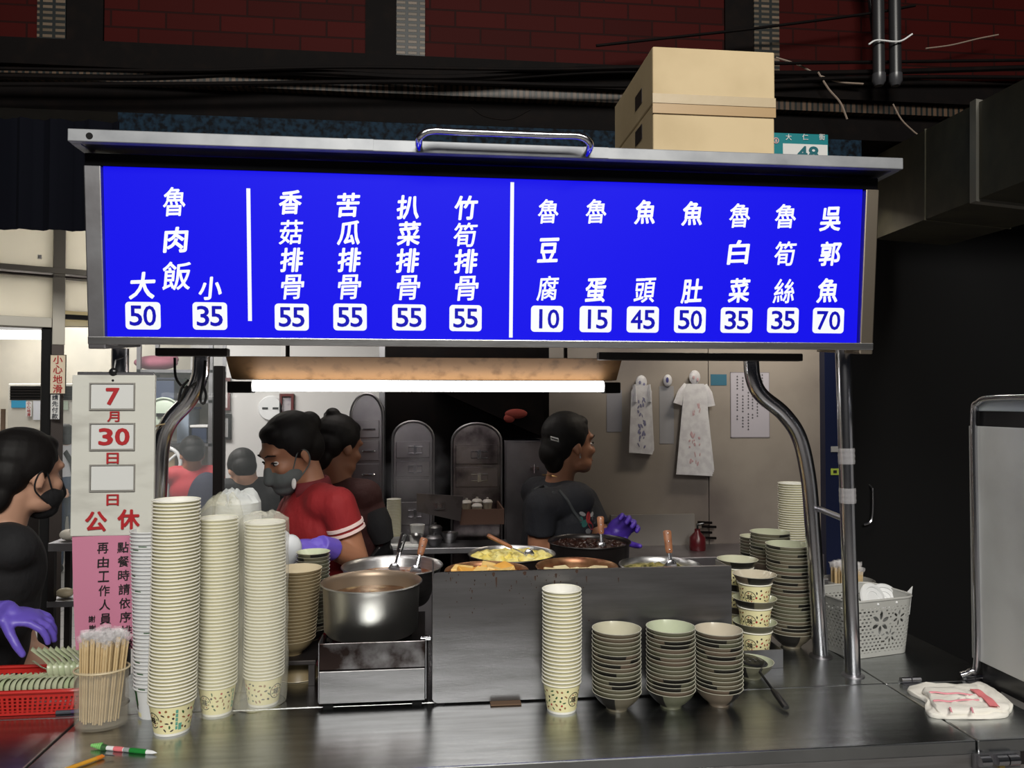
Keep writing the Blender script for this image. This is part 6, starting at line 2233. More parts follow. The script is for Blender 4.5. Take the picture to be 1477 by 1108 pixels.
M['towel'] = mat('white_towel', (0.86, 0.83, 0.76, 1), 0.9, bump=0.5, bscale=90)
part('lower_fold', towel_mesh(tpts, CT + 0.0005, CT + 0.011, 1), M['towel'], tw, True)
top_pts = [atZ(x, y, CT + 0.012) for x, y in ((1334, 996), (1393, 993), (1424, 994), (1440, 1008), (1456, 1022), (1440, 1027), (1366, 1030), (1348, 1022), (1341, 1008))]
part('upper_fold', towel_mesh(top_pts, CT + 0.010, CT + 0.02, 2), M['towel'], tw, True)
sp = MB()


def strip(pxs, w_, z):
    q = polyline([atZ(x, y, z) for x, y in pxs], 8)
    vs, fs = [], []
    for i, p in enumerate(q):
        t = (q[min(i + 1, len(q) - 1)] - q[max(i - 1, 0)]).normalized()
        nn = Vector((-t.y, t.x, 0))
        zz = 0.0022 * 0.6 * math.sin(i * 0.7)
        vs += [p - nn * w_ / 2 + Vector((0, 0, zz)), p + nn * w_ / 2 + Vector((0, 0, zz))]
    for i in range(len(q) - 1):
        fs.append((2 * i, 2 * i + 1, 2 * i + 3, 2 * i + 2))
    n0 = len(vs)
    vs += [Vector(v) - Vector((0, 0, 0.003)) for v in vs]
    for i in range(len(q) - 1):
        fs.append((2 * i, n0 + 2 * i, n0 + 2 * i + 2, 2 * i + 2))
        fs.append((2 * i + 1, 2 * i + 3, n0 + 2 * i + 3, n0 + 2 * i + 1))
    return vs, fs


zS = CT + 0.0245
for pxs, w_ in (([(1405, 994), (1420, 1004), (1435, 1018)], 0.02), ):
    part('wide_stripe', MB().add(*strip(pxs, w_, zS)), mat('coral_stripe', (0.8, 0.22, 0.24, 1), 0.9), tw, True)
for pxs in ([(1340, 998), (1370, 999), (1403, 1001)], [(1346, 1010), (1375, 1010), (1412, 1008)], [(1370, 1020), (1373, 1027)], [(1401, 1020), (1404, 1028)]):
    part('thin_stripe', MB().add(*strip(pxs, 0.0035, zS)), mat('pink_stripe', (0.8, 0.32, 0.38, 1), 0.9), tw, True)

# red stool and plastic pails under the right end of the counter
sq = atZ(1440, 1100, 0.62)
rs_ = thing('plastic_stool', 'red plastic stool under the right counter leaf', 'stool', (1.36, 1.86, 0))
part('seat', MB().box(1.22, 1.395, 1.8, 1.95, 0.44, 0.46), M['red'], rs_, bevel=0.01)
for x in (1.236, 1.379):
    for y in (1.816, 1.934):
        part('leg', MB().box(x - 0.014, x + 0.014, y - 0.014, y + 0.014, 0, 0.44), M['red'], rs_)
for i, (x, y, h_) in enumerate(((1.02, 1.715, 0.62), (1.295, 1.69, 0.6))):
    pb_ = thing('plastic_pail', ('stacked clear plastic pails under the right end of the counter', 'pale plastic pail under the hinge')[i], 'pail', (x, y, 0))
    T = Matrix.Translation((x, y, 0))
    part('wall', MB().lathe([(0, 0.002), (0.075, 0.002), (0.09, h_), (0.093, h_), (0.093, h_ + 0.01), (0.088, h_ + 0.01), (0.086, h_), (0.072, 0.006), (0, 0.006)], 32, T), M['tub'] if i == 0 else mat('pale_pail', (0.35, 0.38, 0.37, 1), 0.4), pb_, True)

# ================================================================== KITCHEN BEHIND THE STALL
def arch(x0, x1, z0, z1, rise, n=14):
    """outline, flat bottom and rounded top"""
    pts = [(x0, z0), (x1, z0), (x1, z1 - rise)]
    for k in range(1, n):
        q = math.pi * k / n
        pts.append(((x0 + x1) / 2 + (x1 - x0) / 2 * math.cos(q), z1 - rise + rise * math.sin(q)))
    pts.append((x0, z1 - rise))
    return pts


M['cab'] = mat('cabinet_steel', (0.36, 0.34, 0.36, 1), 0.36, 0.9, noise=((0.22, 0.2, 0.22, 1), 6, 0.35, 0.7), bump=0.1, bscale=30)
M['cab_stain'] = mat('stained_cabinet_steel', (0.3, 0.26, 0.26, 1), 0.32, 0.9, noise=((0.07, 0.055, 0.06, 1), 7, 0.42, 0.62))


def cabinet(pxs, top, shoulder, lines, Y, label, m, handles, dep=0.22, depth_y=None, bail=True):
    a, b = atY(pxs[0], 700, Y).x, atY(pxs[1], 700, Y).x
    zt, zsld = atY(pxs[0], top, Y).z, atY(pxs[0], shoulder, Y).z
    t = thing('steam_cabinet', label, 'cabinet', ((a + b) / 2, Y, 0))
    part('body', MB().prism(arch(a, b, 0.02, zt, zt - zsld), Y + 0.004, Y + dep), m, t, bevel=0.004)
    e = MB()
    ol = arch(a - 0.004, b + 0.004, 0.02, zt + 0.004, zt - zsld)[2:]
    e.tube([(x, Y + 0.004, z) for x, z in [(b + 0.004, 0.02)] + ol + [(a - 0.004, 0.02)]], 0.005, 6)
    part('rim', e, M['steel_dull'], t, True)
    zz = [atY(pxs[0], y, Y).z for y in lines]
    for i in range(len(zz) - 1):
        d = part('drawer', MB().box(a + 0.012, b - 0.012, Y - 0.008, Y + 0.003, zz[i + 1] + 0.006, zz[i] - 0.006), m, t, bevel=0.003)
        if handles[i]:
            cx, cz = (a + b) / 2 + 0.01, (zz[i] + zz[i + 1]) / 2
            w = (b - a) * 0.17
            if bail:
                part('handle', MB().tube(polyline([(cx - w, Y - 0.008, cz), (cx - w, Y - 0.03, cz), (cx + w, Y - 0.03, cz), (cx + w, Y - 0.008, cz)], 5), 0.004, 8), M['chrome'], d, True)
            else:
                hb = MB().tube([(cx - w, Y - 0.02, cz - 0.014), (cx + w, Y - 0.02, cz - 0.014), (cx + w, Y - 0.02, cz + 0.014), (cx - w, Y - 0.02, cz + 0.014)], 0.003, 6, closed=True)
                hb.box(cx - w * 0.2, cx + w * 0.2, Y - 0.022, Y - 0.008, cz - 0.02, cz + 0.02)
                part('handle', hb, M['chrome'], d)
    return t


CAY = 3.4
cabinet((506, 551), 569, 603, (604, 634, 667, 701, 745), CAY, 'narrow arched steel cabinet with three handles behind the workers', M['cab'], (1, 1, 1, 0))
cabinet((567, 624), 609, 634, (635, 663, 690, 722, 760), CAY, 'steam clouded arched steel cabinet in the middle of the three', M['cab'], (1, 1, 0, 1), bail=False)
c3 = cabinet((653, 722), 612, 639, (640, 672, 705), CAY, 'stained arched steel cabinet with an open drawer right of the middle one', M['cab_stain'], (1, 1), bail=False)
# pulled-out drawer with lidded bowls
a, b = atY(655, 740, CAY), atY(722, 740, CAY)
zb_, zt_2 = atY(690, 748, CAY - 0.1).z, atY(690, 727, CAY - 0.1).z
od = part('open_drawer', MB().box(a.x + 0.015, b.x - 0.01, CAY - 0.26, CAY + 0.003, zb_, zb_ + 0.006).box(b.x - 0.016, b.x - 0.01, CAY - 0.26, CAY + 0.003, zb_ + 0.006, zt_2).box(a.x + 0.015, a.x + 0.021, CAY - 0.26, CAY + 0.003, zb_ + 0.006, zt_2).box(a.x + 0.015, b.x - 0.01, CAY - 0.266, CAY - 0.26, zb_, zt_2), mat('rusty_drawer', (0.13, 0.07, 0.05, 1), 0.6, 0.5), c3)
for i, (px, py) in enumerate(((673, 723), (688, 721), (703, 722), (688, 728))):
    p = atY(px, py, CAY - (0.08 if i < 3 else 0.17))
    zr0 = zb_ + 0.0065
    t = thing('lidded_bowl', ('left lidded bowl steaming in the open cabinet drawer', 'rear middle lidded bowl steaming in the open cabinet drawer', 'right lidded bowl steaming in the open cabinet drawer', 'front middle lidded bowl steaming in the open cabinet drawer')[i], 'bowl', (p.x, p.y, zr0), group='lidded bowls in the open drawer')
    hh = max(0.03, p.z - zr0)
    T = Matrix.Translation((p.x, p.y, zr0))
    part('bowl', MB().lathe([(0, 0), (0.012, 0), (0.021, hh * 0.8), (0.021, hh * 0.85), (0, hh * 0.82)], 28, T), mat('bowl_clay', (0.3, 0.26, 0.2, 1), 0.5), t, True)
    part('lid', MB().lathe([(0, hh * 0.855), (0.0225, hh * 0.86), (0.023, hh * 0.92), (0.017, hh * 0.92 + 0.008), (0.005, hh * 0.92 + 0.011), (0.006, hh * 0.92 + 0.017), (0, hh * 0.92 + 0.018)], 28, T), mat('pale_lid', (0.45, 0.43, 0.4, 1), 0.4), t, True)
# front board of the drawer, swung open to the left
a, b, c_, d_ = atY(601, 712, 3.02), atY(668, 716, 3.08), atY(664, 752, 3.08), atY(601, 738, 3.02)
dl = part('drawer_front', MB().add([a, b, c_, d_] + [p + Vector((0.0, 0.01, 0)) for p in (a, b, c_, d_)], [(0, 3, 2, 1), (4, 5, 6, 7), (0, 1, 5, 4), (1, 2, 6, 5), (2, 3, 7, 6), (3, 0, 4, 7)]), M['cab_stain'], c3, label='scratched steel drawer front pulled out to the left')
hcen = (a + b + c_ + d_) / 4 + Vector((0.0, -0.012, 0))
part('handle', MB().tube([hcen + Vector(v) for v in ((-0.02, 0, -0.012), (0.02, 0, -0.012), (0.02, 0, 0.012), (-0.02, 0, 0.012))], 0.003, 6, closed=True).box(hcen.x - 0.008, hcen.x + 0.008, hcen.y, hcen.y + 0.013, hcen.z - 0.01, hcen.z + 0.01), M['chrome'], dl)
# plain stainless cabinet
a, b = atY(727, 635, 3.45), atY(792, 820, 3.45)
sc = thing('steel_locker', 'plain stainless cabinet behind the cook in black', 'cabinet', ((a.x + b.x) / 2, 3.45, 0))
part('body', MB().box(a.x, b.x, 3.45, 3.62, 0.02, a.z), M['cab'], sc, bevel=0.004)
part('door', MB().box(a.x + 0.008, b.x - 0.01, 3.44, 3.449, 0.1, a.z - 0.01), M['cab'], sc, bevel=0.002)
hc = atY(771, 676, 3.43)
part('latch', MB().box(hc.x - 0.02, hc.x + 0.02, 3.43, 3.44, hc.z - 0.008, hc.z + 0.008).tube([(hc.x, 3.425, hc.z - 0.02), (hc.x, 3.425, hc.z + 0.02)], 0.006, 8), M['chrome'], sc)
# range hood with red rag
a, b = atY(626, 560, 3.3), atY(792, 634, 3.3)
hd = thing('range_hood', 'black range hood over the steel cabinets', 'hood', ((a.x + b.x) / 2, 3.3, b.z))
z_c = z0 - 0.1
part('canopy', MB().prism([(a.x, b.z + 0.22), (b.x, b.z + 0.0), (b.x, b.z + 0.05), (b.x - 0.05, b.z + 0.5), (a.x + 0.1, b.z + 0.5)], 3.42, 3.64), M['soot'], hd)
part('flue', MB().box(a.x + 0.15, b.x - 0.12, 3.45, 3.62, b.z + 0.45, z_c), M['soot'], hd)
rg = atY(745, 597, 3.4)
single('red_rag', MB().ell((rg.x, 3.415, rg.z), (0.05, 0.012, 0.022)).ell((rg.x - 0.03, 3.415, rg.z - 0.02), (0.025, 0.01, 0.02)), mat('red_rag', (0.22, 0.03, 0.02, 1), 0.8, bump=0.5, bscale=20), 'small red rag hung on the black range hood', 'rag', smooth=True)

# rear worktable with bowls and a cup stack
WY = 3.2
wz = atY(560, 790, WY).z
x0, x1 = atY(548, 790, WY).x, atY(735, 790, WY).x
wt = thing('work_table', 'cluttered dark work table in front of the steam cabinets', 'table', ((x0 + x1) / 2, WY, 0))
part('top', MB().box(x0, x1, WY - 0.03, WY + 0.14, wz - 0.025, wz), M['steel_dull'], wt, bevel=0.003)
for x in (x0 + 0.02, x1 - 0.02):
    for y in (WY - 0.015, WY + 0.125):
        part('leg', MB().box(x - 0.015, x + 0.015, y - 0.015, y + 0.015, 0, wz - 0.025), M['iron'], wt)
c = atY(568, 768, WY + 0.06)
bz = wz + 0.0005
bs = thing('steel_basin', 'small steel basin under the rear paper cup stack', 'basin', (c.x, WY + 0.06, wz))
bh2 = max(0.02, atY(568, 772, WY + 0.06).z - wz)
part('basin_wall', MB().lathe([(0, 0), (0.03, 0), (0.05, bh2), (0.053, bh2 + 0.002), (0.048, bh2 - 0.002), (0.028, 0.004), (0, 0.004)], 32, Matrix.Translation((c.x, WY + 0.06, bz))), M['steel'], bs, True)
ztop = atY(568, 717, WY + 0.06).z
cup_stack((c.x, WY + 0.06, bz + 0.0045), max(5, int((ztop - bz - 0.0045 - CHH * 0.6) / 0.0062)), 0.0062, 0.6, CUP_CREAM, RIM_CREAM, 'standing in the rear steel basin', 'cups in the rear basin', noun='small paper cup', jit=0.0001)
for i, (px, py, r_, m_, lab) in enumerate(((600, 778, 0.03, M['steel'], 'small round steel bowl on the rear work table left'), (626, 783, 0.034, M['steel_dull'], 'dull round lidded tin on the rear work table'), (628, 768, 0.028, M['steel_dull'], 'dark upturned bowl at the back of the rear work table'), (602, 764, 0.03, M['paper'], 'white bowl at the back of the rear work table beside the cup stack'), (648, 775, 0.036, M['steel'], 'shiny bowl at the right end of the rear work table'))):
    p = atY(px, py, WY + (0.02 if i < 2 else 0.09))
    T = Matrix.Translation((p.x, p.y, bz))
    h_ = max(0.03, p.z - wz + 0.02)
    t = thing('mixing_bowl', lab, 'bowl', (p.x, p.y, wz))
    part('bowl_wall', MB().lathe([(0, 0), (r_ * 0.6, 0), (r_, h_ * 0.8), (r_ * 1.04, h_), (r_ * 0.96, h_), (r_ * 0.56, 0.006), (0, 0.006)], 28, T), m_, t, True)
    if i in (1, 2):
        part('lid', MB().lathe([(r_ * 1.03, h_), (r_ * 0.8, h_ + 0.008), (0.006, h_ + 0.012), (0.006, h_ + 0.02), (0, h_ + 0.021)], 28, T), m_, t, True)
p = atY(575, 789, WY)
single('cutting_board', MB().box(p.x - 0.07, p.x + 0.08, WY - 0.025, WY + 0.06, wz + 0.0005, wz + 0.013), M['paper'], 'white cutting board on the rear work table behind the wide pan', 'board', bevel=0.003)

# things fixed to the beige kitchen wall
M['bag_white'] = mat('white_bag_plastic', (0.66, 0.66, 0.68, 1), 0.4, noise=((0.56, 0.55, 0.58, 1), 30, 0.4, 0.6))


def bag_bundle(pxc, top, bot, wt_, wb, label, ink, arms, depth=0.03):
    Y = KY - 0.012
    c = atY(pxc, (top + bot) / 2, Y)
    s_ = (c - EYE).dot(FWD) / FPX
    H = (bot - top) * s_
    zt = atY(pxc, top, Y).z
    t = thing('bag_bundle', label, 'bag bundle', (c.x, Y, zt - H))
    neck = zt - 0.055 * H / 0.45
    sh = zt - 0.2 * H
    body = MB()
    n = 7
    for k in range(n):          # pleated sheets stacked in front of one another
        f = k / (n - 1)
        y = Y - depth * (1 - f) - 0.002
        sx = (f - 0.5) * 0.012
        xl, xr = c.x - wb * s_ / 2 * (1 - 0.05 * f) + sx, c.x + wb * s_ / 2 * (1 - 0.12 * (1 - f)) + sx
        xt, xu = c.x - wt_ * s_ / 2 + sx * 0.5, c.x + wt_ * s_ / 2 + sx * 0.5
        zb = zt - H * (0.97 + 0.03 * (1 - f)) - 0.004 * (k % 2)
        body.prism([(xl, zb), (xr, zb - 0.01 * (1 - f)), (xu, sh), (xu - 0.015, neck), (xt + 0.015, neck), (xt, sh)], y, y + depth / n * 0.7)
    part('bags', body, M['bag_white'], t)
    hd_ = MB().ell((c.x, Y - 0.014, zt - 0.028), (0.028, 0.014, 0.034), n=14, k=8)
    part('gathered_top', hd_, M['bag_white'], t, True)
    for sgn, (dx, dz) in zip((-1, 1), arms):
        x0_ = c.x + sgn * wt_ * s_ / 2 * 0.7
        hs = MB().tube([(x0_, Y - 0.018, sh + 0.03), (x0_ + sgn * dx * 0.6, Y - 0.024, sh + 0.02 - dz * 0.4), (x0_ + sgn * dx, Y - 0.022, sh - dz)], [0.02, 0.024, 0.027], 10, squash=(1, 0.4))
        part('bag_handle', hs, M['bag_white'], t, True)
    pr_ = MB()
    yp = Y - depth - 0.0032
    R = random.Random(int(pxc))
    for _ in range(26):
        x = c.x + R.uniform(-0.18, 0.12) * wb * s_
        z = zt - H * R.uniform(0.3, 0.95)
        w = R.uniform(0.003, 0.008)
        h = R.uniform(0.006, 0.02)
        pr_.ell((x, yp, z), (w * 0.7, 0.0006, h * 0.8), Euler((0, R.uniform(-0.5, 0.5), 0)).to_matrix(), 8, 4)
    pm = part('printed_marks', pr_, ink, t)
    pm['kind'] = 'stuff'
    for k in range(2):
        x = c.x - 0.01 + 0.02 * k
        part('top_mark', MB().ell((x, Y - 0.0275, zt - 0.03 - 0.01 * k), (0.006, 0.002, 0.009), n=10, k=6), ink, t)
    part('nail', MB().tube([(c.x, Y - 0.02, zt - 0.005), (c.x, Y + 0.012, zt - 0.005)], 0.003, 8), M['chrome'], t)
    return t


bag_bundle(924, 543, 652, 30, 36, 'white carrier bag bundle with blue print hung on the kitchen wall at the left', mat('blue_print', (0.2, 0.2, 0.32, 1), 0.6), ((0.0, 0.05), (0.0, 0.05)))
bag_bundle(1001, 536, 683, 34, 56, 'larger white carrier bag bundle with red print hung on the kitchen wall', mat('faded_red_print', (0.5, 0.33, 0.35, 1), 0.6), ((0.045, 0.06), (0.03, 0.07)))
c = atY(963, 549, KY - 0.012)
bt2 = thing('bag_stub', 'torn blue printed bag top left on its nail between the two bag bundles', 'bag stub', c)
part('scrap', MB().ell((c.x, KY - 0.013, c.z), (0.022, 0.012, 0.03), n=14, k=8), M['bag_white'], bt2, True)
part('print_mark', MB().ell((c.x - 0.006, KY - 0.026, c.z + 0.002), (0.007, 0.002, 0.014), n=10, k=6), mat('blue_mark', (0.05, 0.05, 0.2, 1), 0.6), bt2)
part('nail', MB().tube([(c.x, KY - 0.02, c.z + 0.02), (c.x, KY, c.z + 0.02)], 0.003, 8), M['chrome'], bt2)


def wallcard(name, px0, py0, px1, py1, m, label, cat, Y=KY, th=0.002):
    a, b = atY(px0, py0, Y), atY(px1, py1, Y)
    return a, b, single(name, MB().box(a.x, b.x, Y - th, Y - 0.0002, b.z, a.z), m, label, cat)


wallcard('wall_card', 1025, 540, 1048, 556, mat('blue_card', (0.03, 0.13, 0.2, 1), 0.5), 'small blue card stuck on the kitchen wall beside the big bag bundle', 'card')
wallcard('steel_plate', 875, 563, 897, 623, mat('grey_wall_plate', (0.27, 0.27, 0.3, 1), 0.4), 'blank grey plate on the kitchen wall left of the smaller bag bundle', 'plate')
wallcard('steel_plate', 951, 557, 972, 640, mat('grey_wall_sheet', (0.3, 0.3, 0.32, 1), 0.4), 'blank grey sheet on the kitchen wall between the two bag bundles', 'plate')
a, b = atY(1053, 537, KY), atY(1110, 631, KY)
nt_ = thing('wall_notice', 'lilac white notice with columns of tiny dark writing on the kitchen wall', 'notice', ((a.x + b.x) / 2, KY, b.z))
part('sheet', MB().box(a.x, b.x, KY - 0.003, KY - 0.0003, b.z, a.z), mat('lilac_paper', (0.42, 0.4, 0.45, 1), 0.5), nt_)
wr2 = MB()
s_ = (b.x - a.x) / 57
for px, y0, y1 in ((1063, 543, 605), (1071, 545, 619), (1079, 540, 623), (1085, 541, 605), (1092, 556, 604), (1099, 541, 586)):
    y = y0
    k = 0
    while y < y1:
        p = atY(px, y, KY)
        if k % 7 != 5:
            wr2.box(p.x - 1.4 * s_, p.x + 1.4 * s_, KY - 0.0036, KY - 0.0031, p.z - 0.3 * s_, p.z + 0.2 * s_)
            wr2.box(p.x - 0.4 * s_, p.x + 0.3 * s_, KY - 0.0036, KY - 0.0031, p.z - 1.4 * s_, p.z + 1.2 * s_)
            wr2.box(p.x - 1.1 * s_, p.x + 1.2 * s_, KY - 0.0036, KY - 0.0031, p.z - 1.3 * s_, p.z - 1.0 * s_)
        y += 4.4
        k += 1
part('writing', wr2, M['ink_black'], nt_)['kind'] = 'stuff'
f_ = MB()
f_.box(a.x, b.x, KY - 0.0036, KY - 0.0005, a.z - 0.003, a.z).box(a.x, b.x, KY - 0.0036, KY - 0.0005, b.z, b.z + 0.003).box(a.x, a.x + 0.003, KY - 0.0036, KY - 0.0005, b.z, a.z).box(b.x - 0.003, b.x, KY - 0.0036, KY - 0.0005, b.z, a.z)
part('border', f_, mat('faint_border', (0.24, 0.22, 0.25, 1), 0.5), nt_)
# yellow-green label and white tag on the navy post
a, b = atY(1198, 676, KY - 0.05), atY(1212, 685, KY - 0.05)
yl = thing('post_label', 'small yellow green label on the navy post', 'label', a)
part('card', MB().box(a.x, b.x, KY - 0.053, KY - 0.0502, b.z, a.z), mat('lime_label', (0.35, 0.45, 0.06, 1), 0.5), yl)
part('print', MB().box(a.x + 0.012, a.x + 0.03, KY - 0.054, KY - 0.053, b.z + 0.008, a.z - 0.008), M['ink_black'], yl)
a, b = atY(1198, 644, KY - 0.05), atY(1212, 652, KY - 0.05)
single('post_clip', MB().box(a.x, b.x, KY - 0.056, KY - 0.0502, b.z, a.z), mat('grey_clip', (0.3, 0.3, 0.3, 1), 0.5), 'small grey clip on the navy post above the yellow green label', 'clip', bevel=0.001)
# steel back rest shelf behind the right pots, red bottle with a brush
wy = 2.88
a, b = atY(915, 745, 3.5), atY(1022, 812, 3.5)
rt2 = thing('wash_unit', 'pale steel unit along the kitchen wall behind the right pots', 'unit', ((a.x + b.x) / 2, 3.5, 0))
zz = atY(960, 812, 3.4).z
part('body', MB().box(a.x - 0.1, atY(1180, 800, 3.4).x, 3.34, KY - 0.003, 0.05, atY(1000, 800, 3.4).z), M['cab'], rt2, bevel=0.004)
part('splash_back', MB().box(atY(880, 750, KY).x, atY(1000, 750, KY).x, KY - 0.02, KY - 0.003, atY(1000, 800, 3.4).z, atY(920, 742, KY).z), mat('pale_splash', (0.32, 0.3, 0.28, 1), 0.4, 0.3), rt2)
uz = atY(1000, 800, 3.4).z
c = atY(1006, 775, 3.5)
rbt = thing('red_bottle', 'dark red bottle on the unit behind the splash guard right end', 'bottle', (c.x, 3.5, uz))
zt = atY(1006, 763, 3.5).z
part('body', MB().lathe([(0, 0), (0.036, 0), (0.038, 0.01), (0.036, (zt - uz) * 0.6), (0.014, (zt - uz) * 0.85), (0.013, zt - uz), (0, zt - uz)], 24, Matrix.Translation((c.x, 3.5, uz + 0.0005))), mat('dark_red_glass', (0.09, 0.008, 0.012, 1), 0.3), rbt, True)
part('nozzle', MB().tube([(c.x, 3.5, zt), (c.x, 3.5, zt + 0.02), (c.x + 0.03, 3.5, zt + 0.025)], 0.006, 8), M['black_gloss'], rbt, True)
for i, py in enumerate((753, 759, 767, 775)):
    p = atY(1015 + (i % 2) * 6, py, KY)
    single('wall_peg', MB().tube([(p.x - 0.04, KY - 0.03, p.z + 0.004), (p.x + 0.03, KY - 0.03, p.z)], 0.006, 8).tube([(p.x, KY - 0.03, p.z), (p.x, KY, p.z)], 0.004, 6), M['soot'], ('topmost', 'second', 'third', 'lowest')[i] + ' of the dark pegs on the kitchen wall above the red bottle', 'peg', smooth=True)

# faint steam drifting in front of the middle cabinet
c = atY(600, 680, 3.24)
sm_ = bpy.data.materials.new('steam')
sm_.use_nodes = True
nt = sm_.node_tree
nt.nodes.remove(nt.nodes['Principled BSDF'])
vs_ = nt.nodes.new('ShaderNodeVolumeScatter')
vs_.inputs['Color'].default_value = (0.85, 0.85, 0.95, 1)
tc2 = nt.nodes.new('ShaderNodeTexCoord')
nz2 = nt.nodes.new('ShaderNodeTexNoise')
nz2.inputs['Scale'].default_value = 9
nz2.inputs['Detail'].default_value = 3
ln2 = nt.nodes.new('ShaderNodeVectorMath')
ln2.operation = 'LENGTH'
mp2 = nt.nodes.new('ShaderNodeVectorMath')
mp2.operation = 'DIVIDE'
mp2.inputs[1].default_value = (0.16, 0.07, 0.2)
fr2 = nt.nodes.new('ShaderNodeMapRange')
fr2.inputs['From Min'].default_value = 1.0
fr2.inputs['From Max'].default_value = 0.2
mr2 = nt.nodes.new('ShaderNodeMapRange')
mr2.inputs['From Min'].default_value = 0.4
mr2.inputs['From Max'].default_value = 0.7
mm2 = nt.nodes.new('ShaderNodeMath')
mm2.operation = 'MULTIPLY'
mk2 = nt.nodes.new('ShaderNodeMath')
mk2.operation = 'MULTIPLY'
mk2.inputs[1].default_value = 7.0
for a_, b_ in ((tc2.outputs['Object'], nz2.inputs['Vector']), (tc2.outputs['Object'], mp2.inputs[0]), (mp2.outputs[0], ln2.inputs[0]), (ln2.outputs['Value'], fr2.inputs['Value']), (nz2.outputs['Fac'], mr2.inputs['Value']), (fr2.outputs[0], mm2.inputs[0]), (mr2.outputs[0], mm2.inputs[1]), (mm2.outputs[0], mk2.inputs[0]), (mk2.outputs[0], vs_.inputs['Density']), (vs_.outputs[0], nt.nodes['Material Output'].inputs['Volume'])):
    nt.links.new(a_, b_)
so_ = single('steam', MB().ell((0, 0, 0), (0.16, 0.07, 0.2), n=24, k=16), sm_, 'thin steam drifting in front of the middle steam cabinet', 'steam', smooth=True, kind='stuff')
so_.location = (c.x, 3.24, c.z)

# ================================================================== PEOPLE
def frame_of(pos, yaw):
    """body space: x right hand side, y forward, z up.  yaw: heading, 0 faces +Y, counter-clockwise"""
    return Matrix.Translation(Vector(pos)) @ Matrix.Rotation(yaw, 4, 'Z')


def head_prims(Hm, s=1.0):
    """Hm: matrix of the head (origin at ear height, y forward)"""
    V = lambda x, y, z: Hm @ Vector((x * s, y * s, z * s))
    R = Hm.to_3x3()
    E = lambda c, r, m=None: ('e', V(*c), tuple(k * s for k in r), (R @ m) if m else R)
    P = [E((0, -0.012, 0.032), (0.073, 0.092, 0.082)), E((0, 0.022, -0.03), (0.06, 0.068, 0.078)),
         E((0, 0.056, -0.088), (0.034, 0.03, 0.024)), E((-0.03, 0.03, -0.072), (0.03, 0.045, 0.03)), E((0.03, 0.03, -0.072), (0.03, 0.045, 0.03)),
         E((0, 0.072, 0.028), (0.05, 0.02, 0.016)), E((-0.034, 0.062, -0.026), (0.024, 0.022, 0.022)), E((0.034, 0.062, -0.026), (0.024, 0.022, 0.022)),
         ('c', V(0, 0.083, 0.008), V(0, 0.1, -0.03), 0.008 * s, 0.012 * s), E((-0.01, 0.092, -0.033), (0.009, 0.01, 0.008)), E((0.01, 0.092, -0.033), (0.009, 0.01, 0.008)),
         E((0, 0.082, -0.06), (0.022, 0.012, 0.007)), E((0, 0.079, -0.071), (0.019, 0.012, 0.008)),
         E((-0.074, -0.008, -0.012), (0.008, 0.018, 0.03), Euler((0.15, 0, 0.4)).to_matrix()), E((0.074, -0.008, -0.012), (0.008, 0.018, 0.03), Euler((0.15, 0, -0.4)).to_matrix())]
    return P


def hair_cap(Hm, s=1.0, bun=None, fringe=True, back=0.0):
    V = lambda x, y, z: Hm @ Vector((x * s, y * s, z * s))
    R = Hm.to_3x3()
    E = lambda c, r: ('e', V(*c), tuple(k * s for k in r), R)
    P = [E((0, -0.02, 0.045), (0.081, 0.094, 0.083)), E((0, -0.055, 0.0), (0.072, 0.06, 0.07)), E((-0.055, -0.012, 0.032), (0.028, 0.05, 0.052)), E((0.055, -0.012, 0.032), (0.028, 0.05, 0.052)),
         E((0, 0.03, 0.082), (0.052, 0.042, 0.03))]
    if back:
        P.append(E((0, -0.07, -0.05), (0.055, 0.035, 0.06)))
    if bun:
        for b in bun:
            P.append(E(b[0], b[1]))
    return P


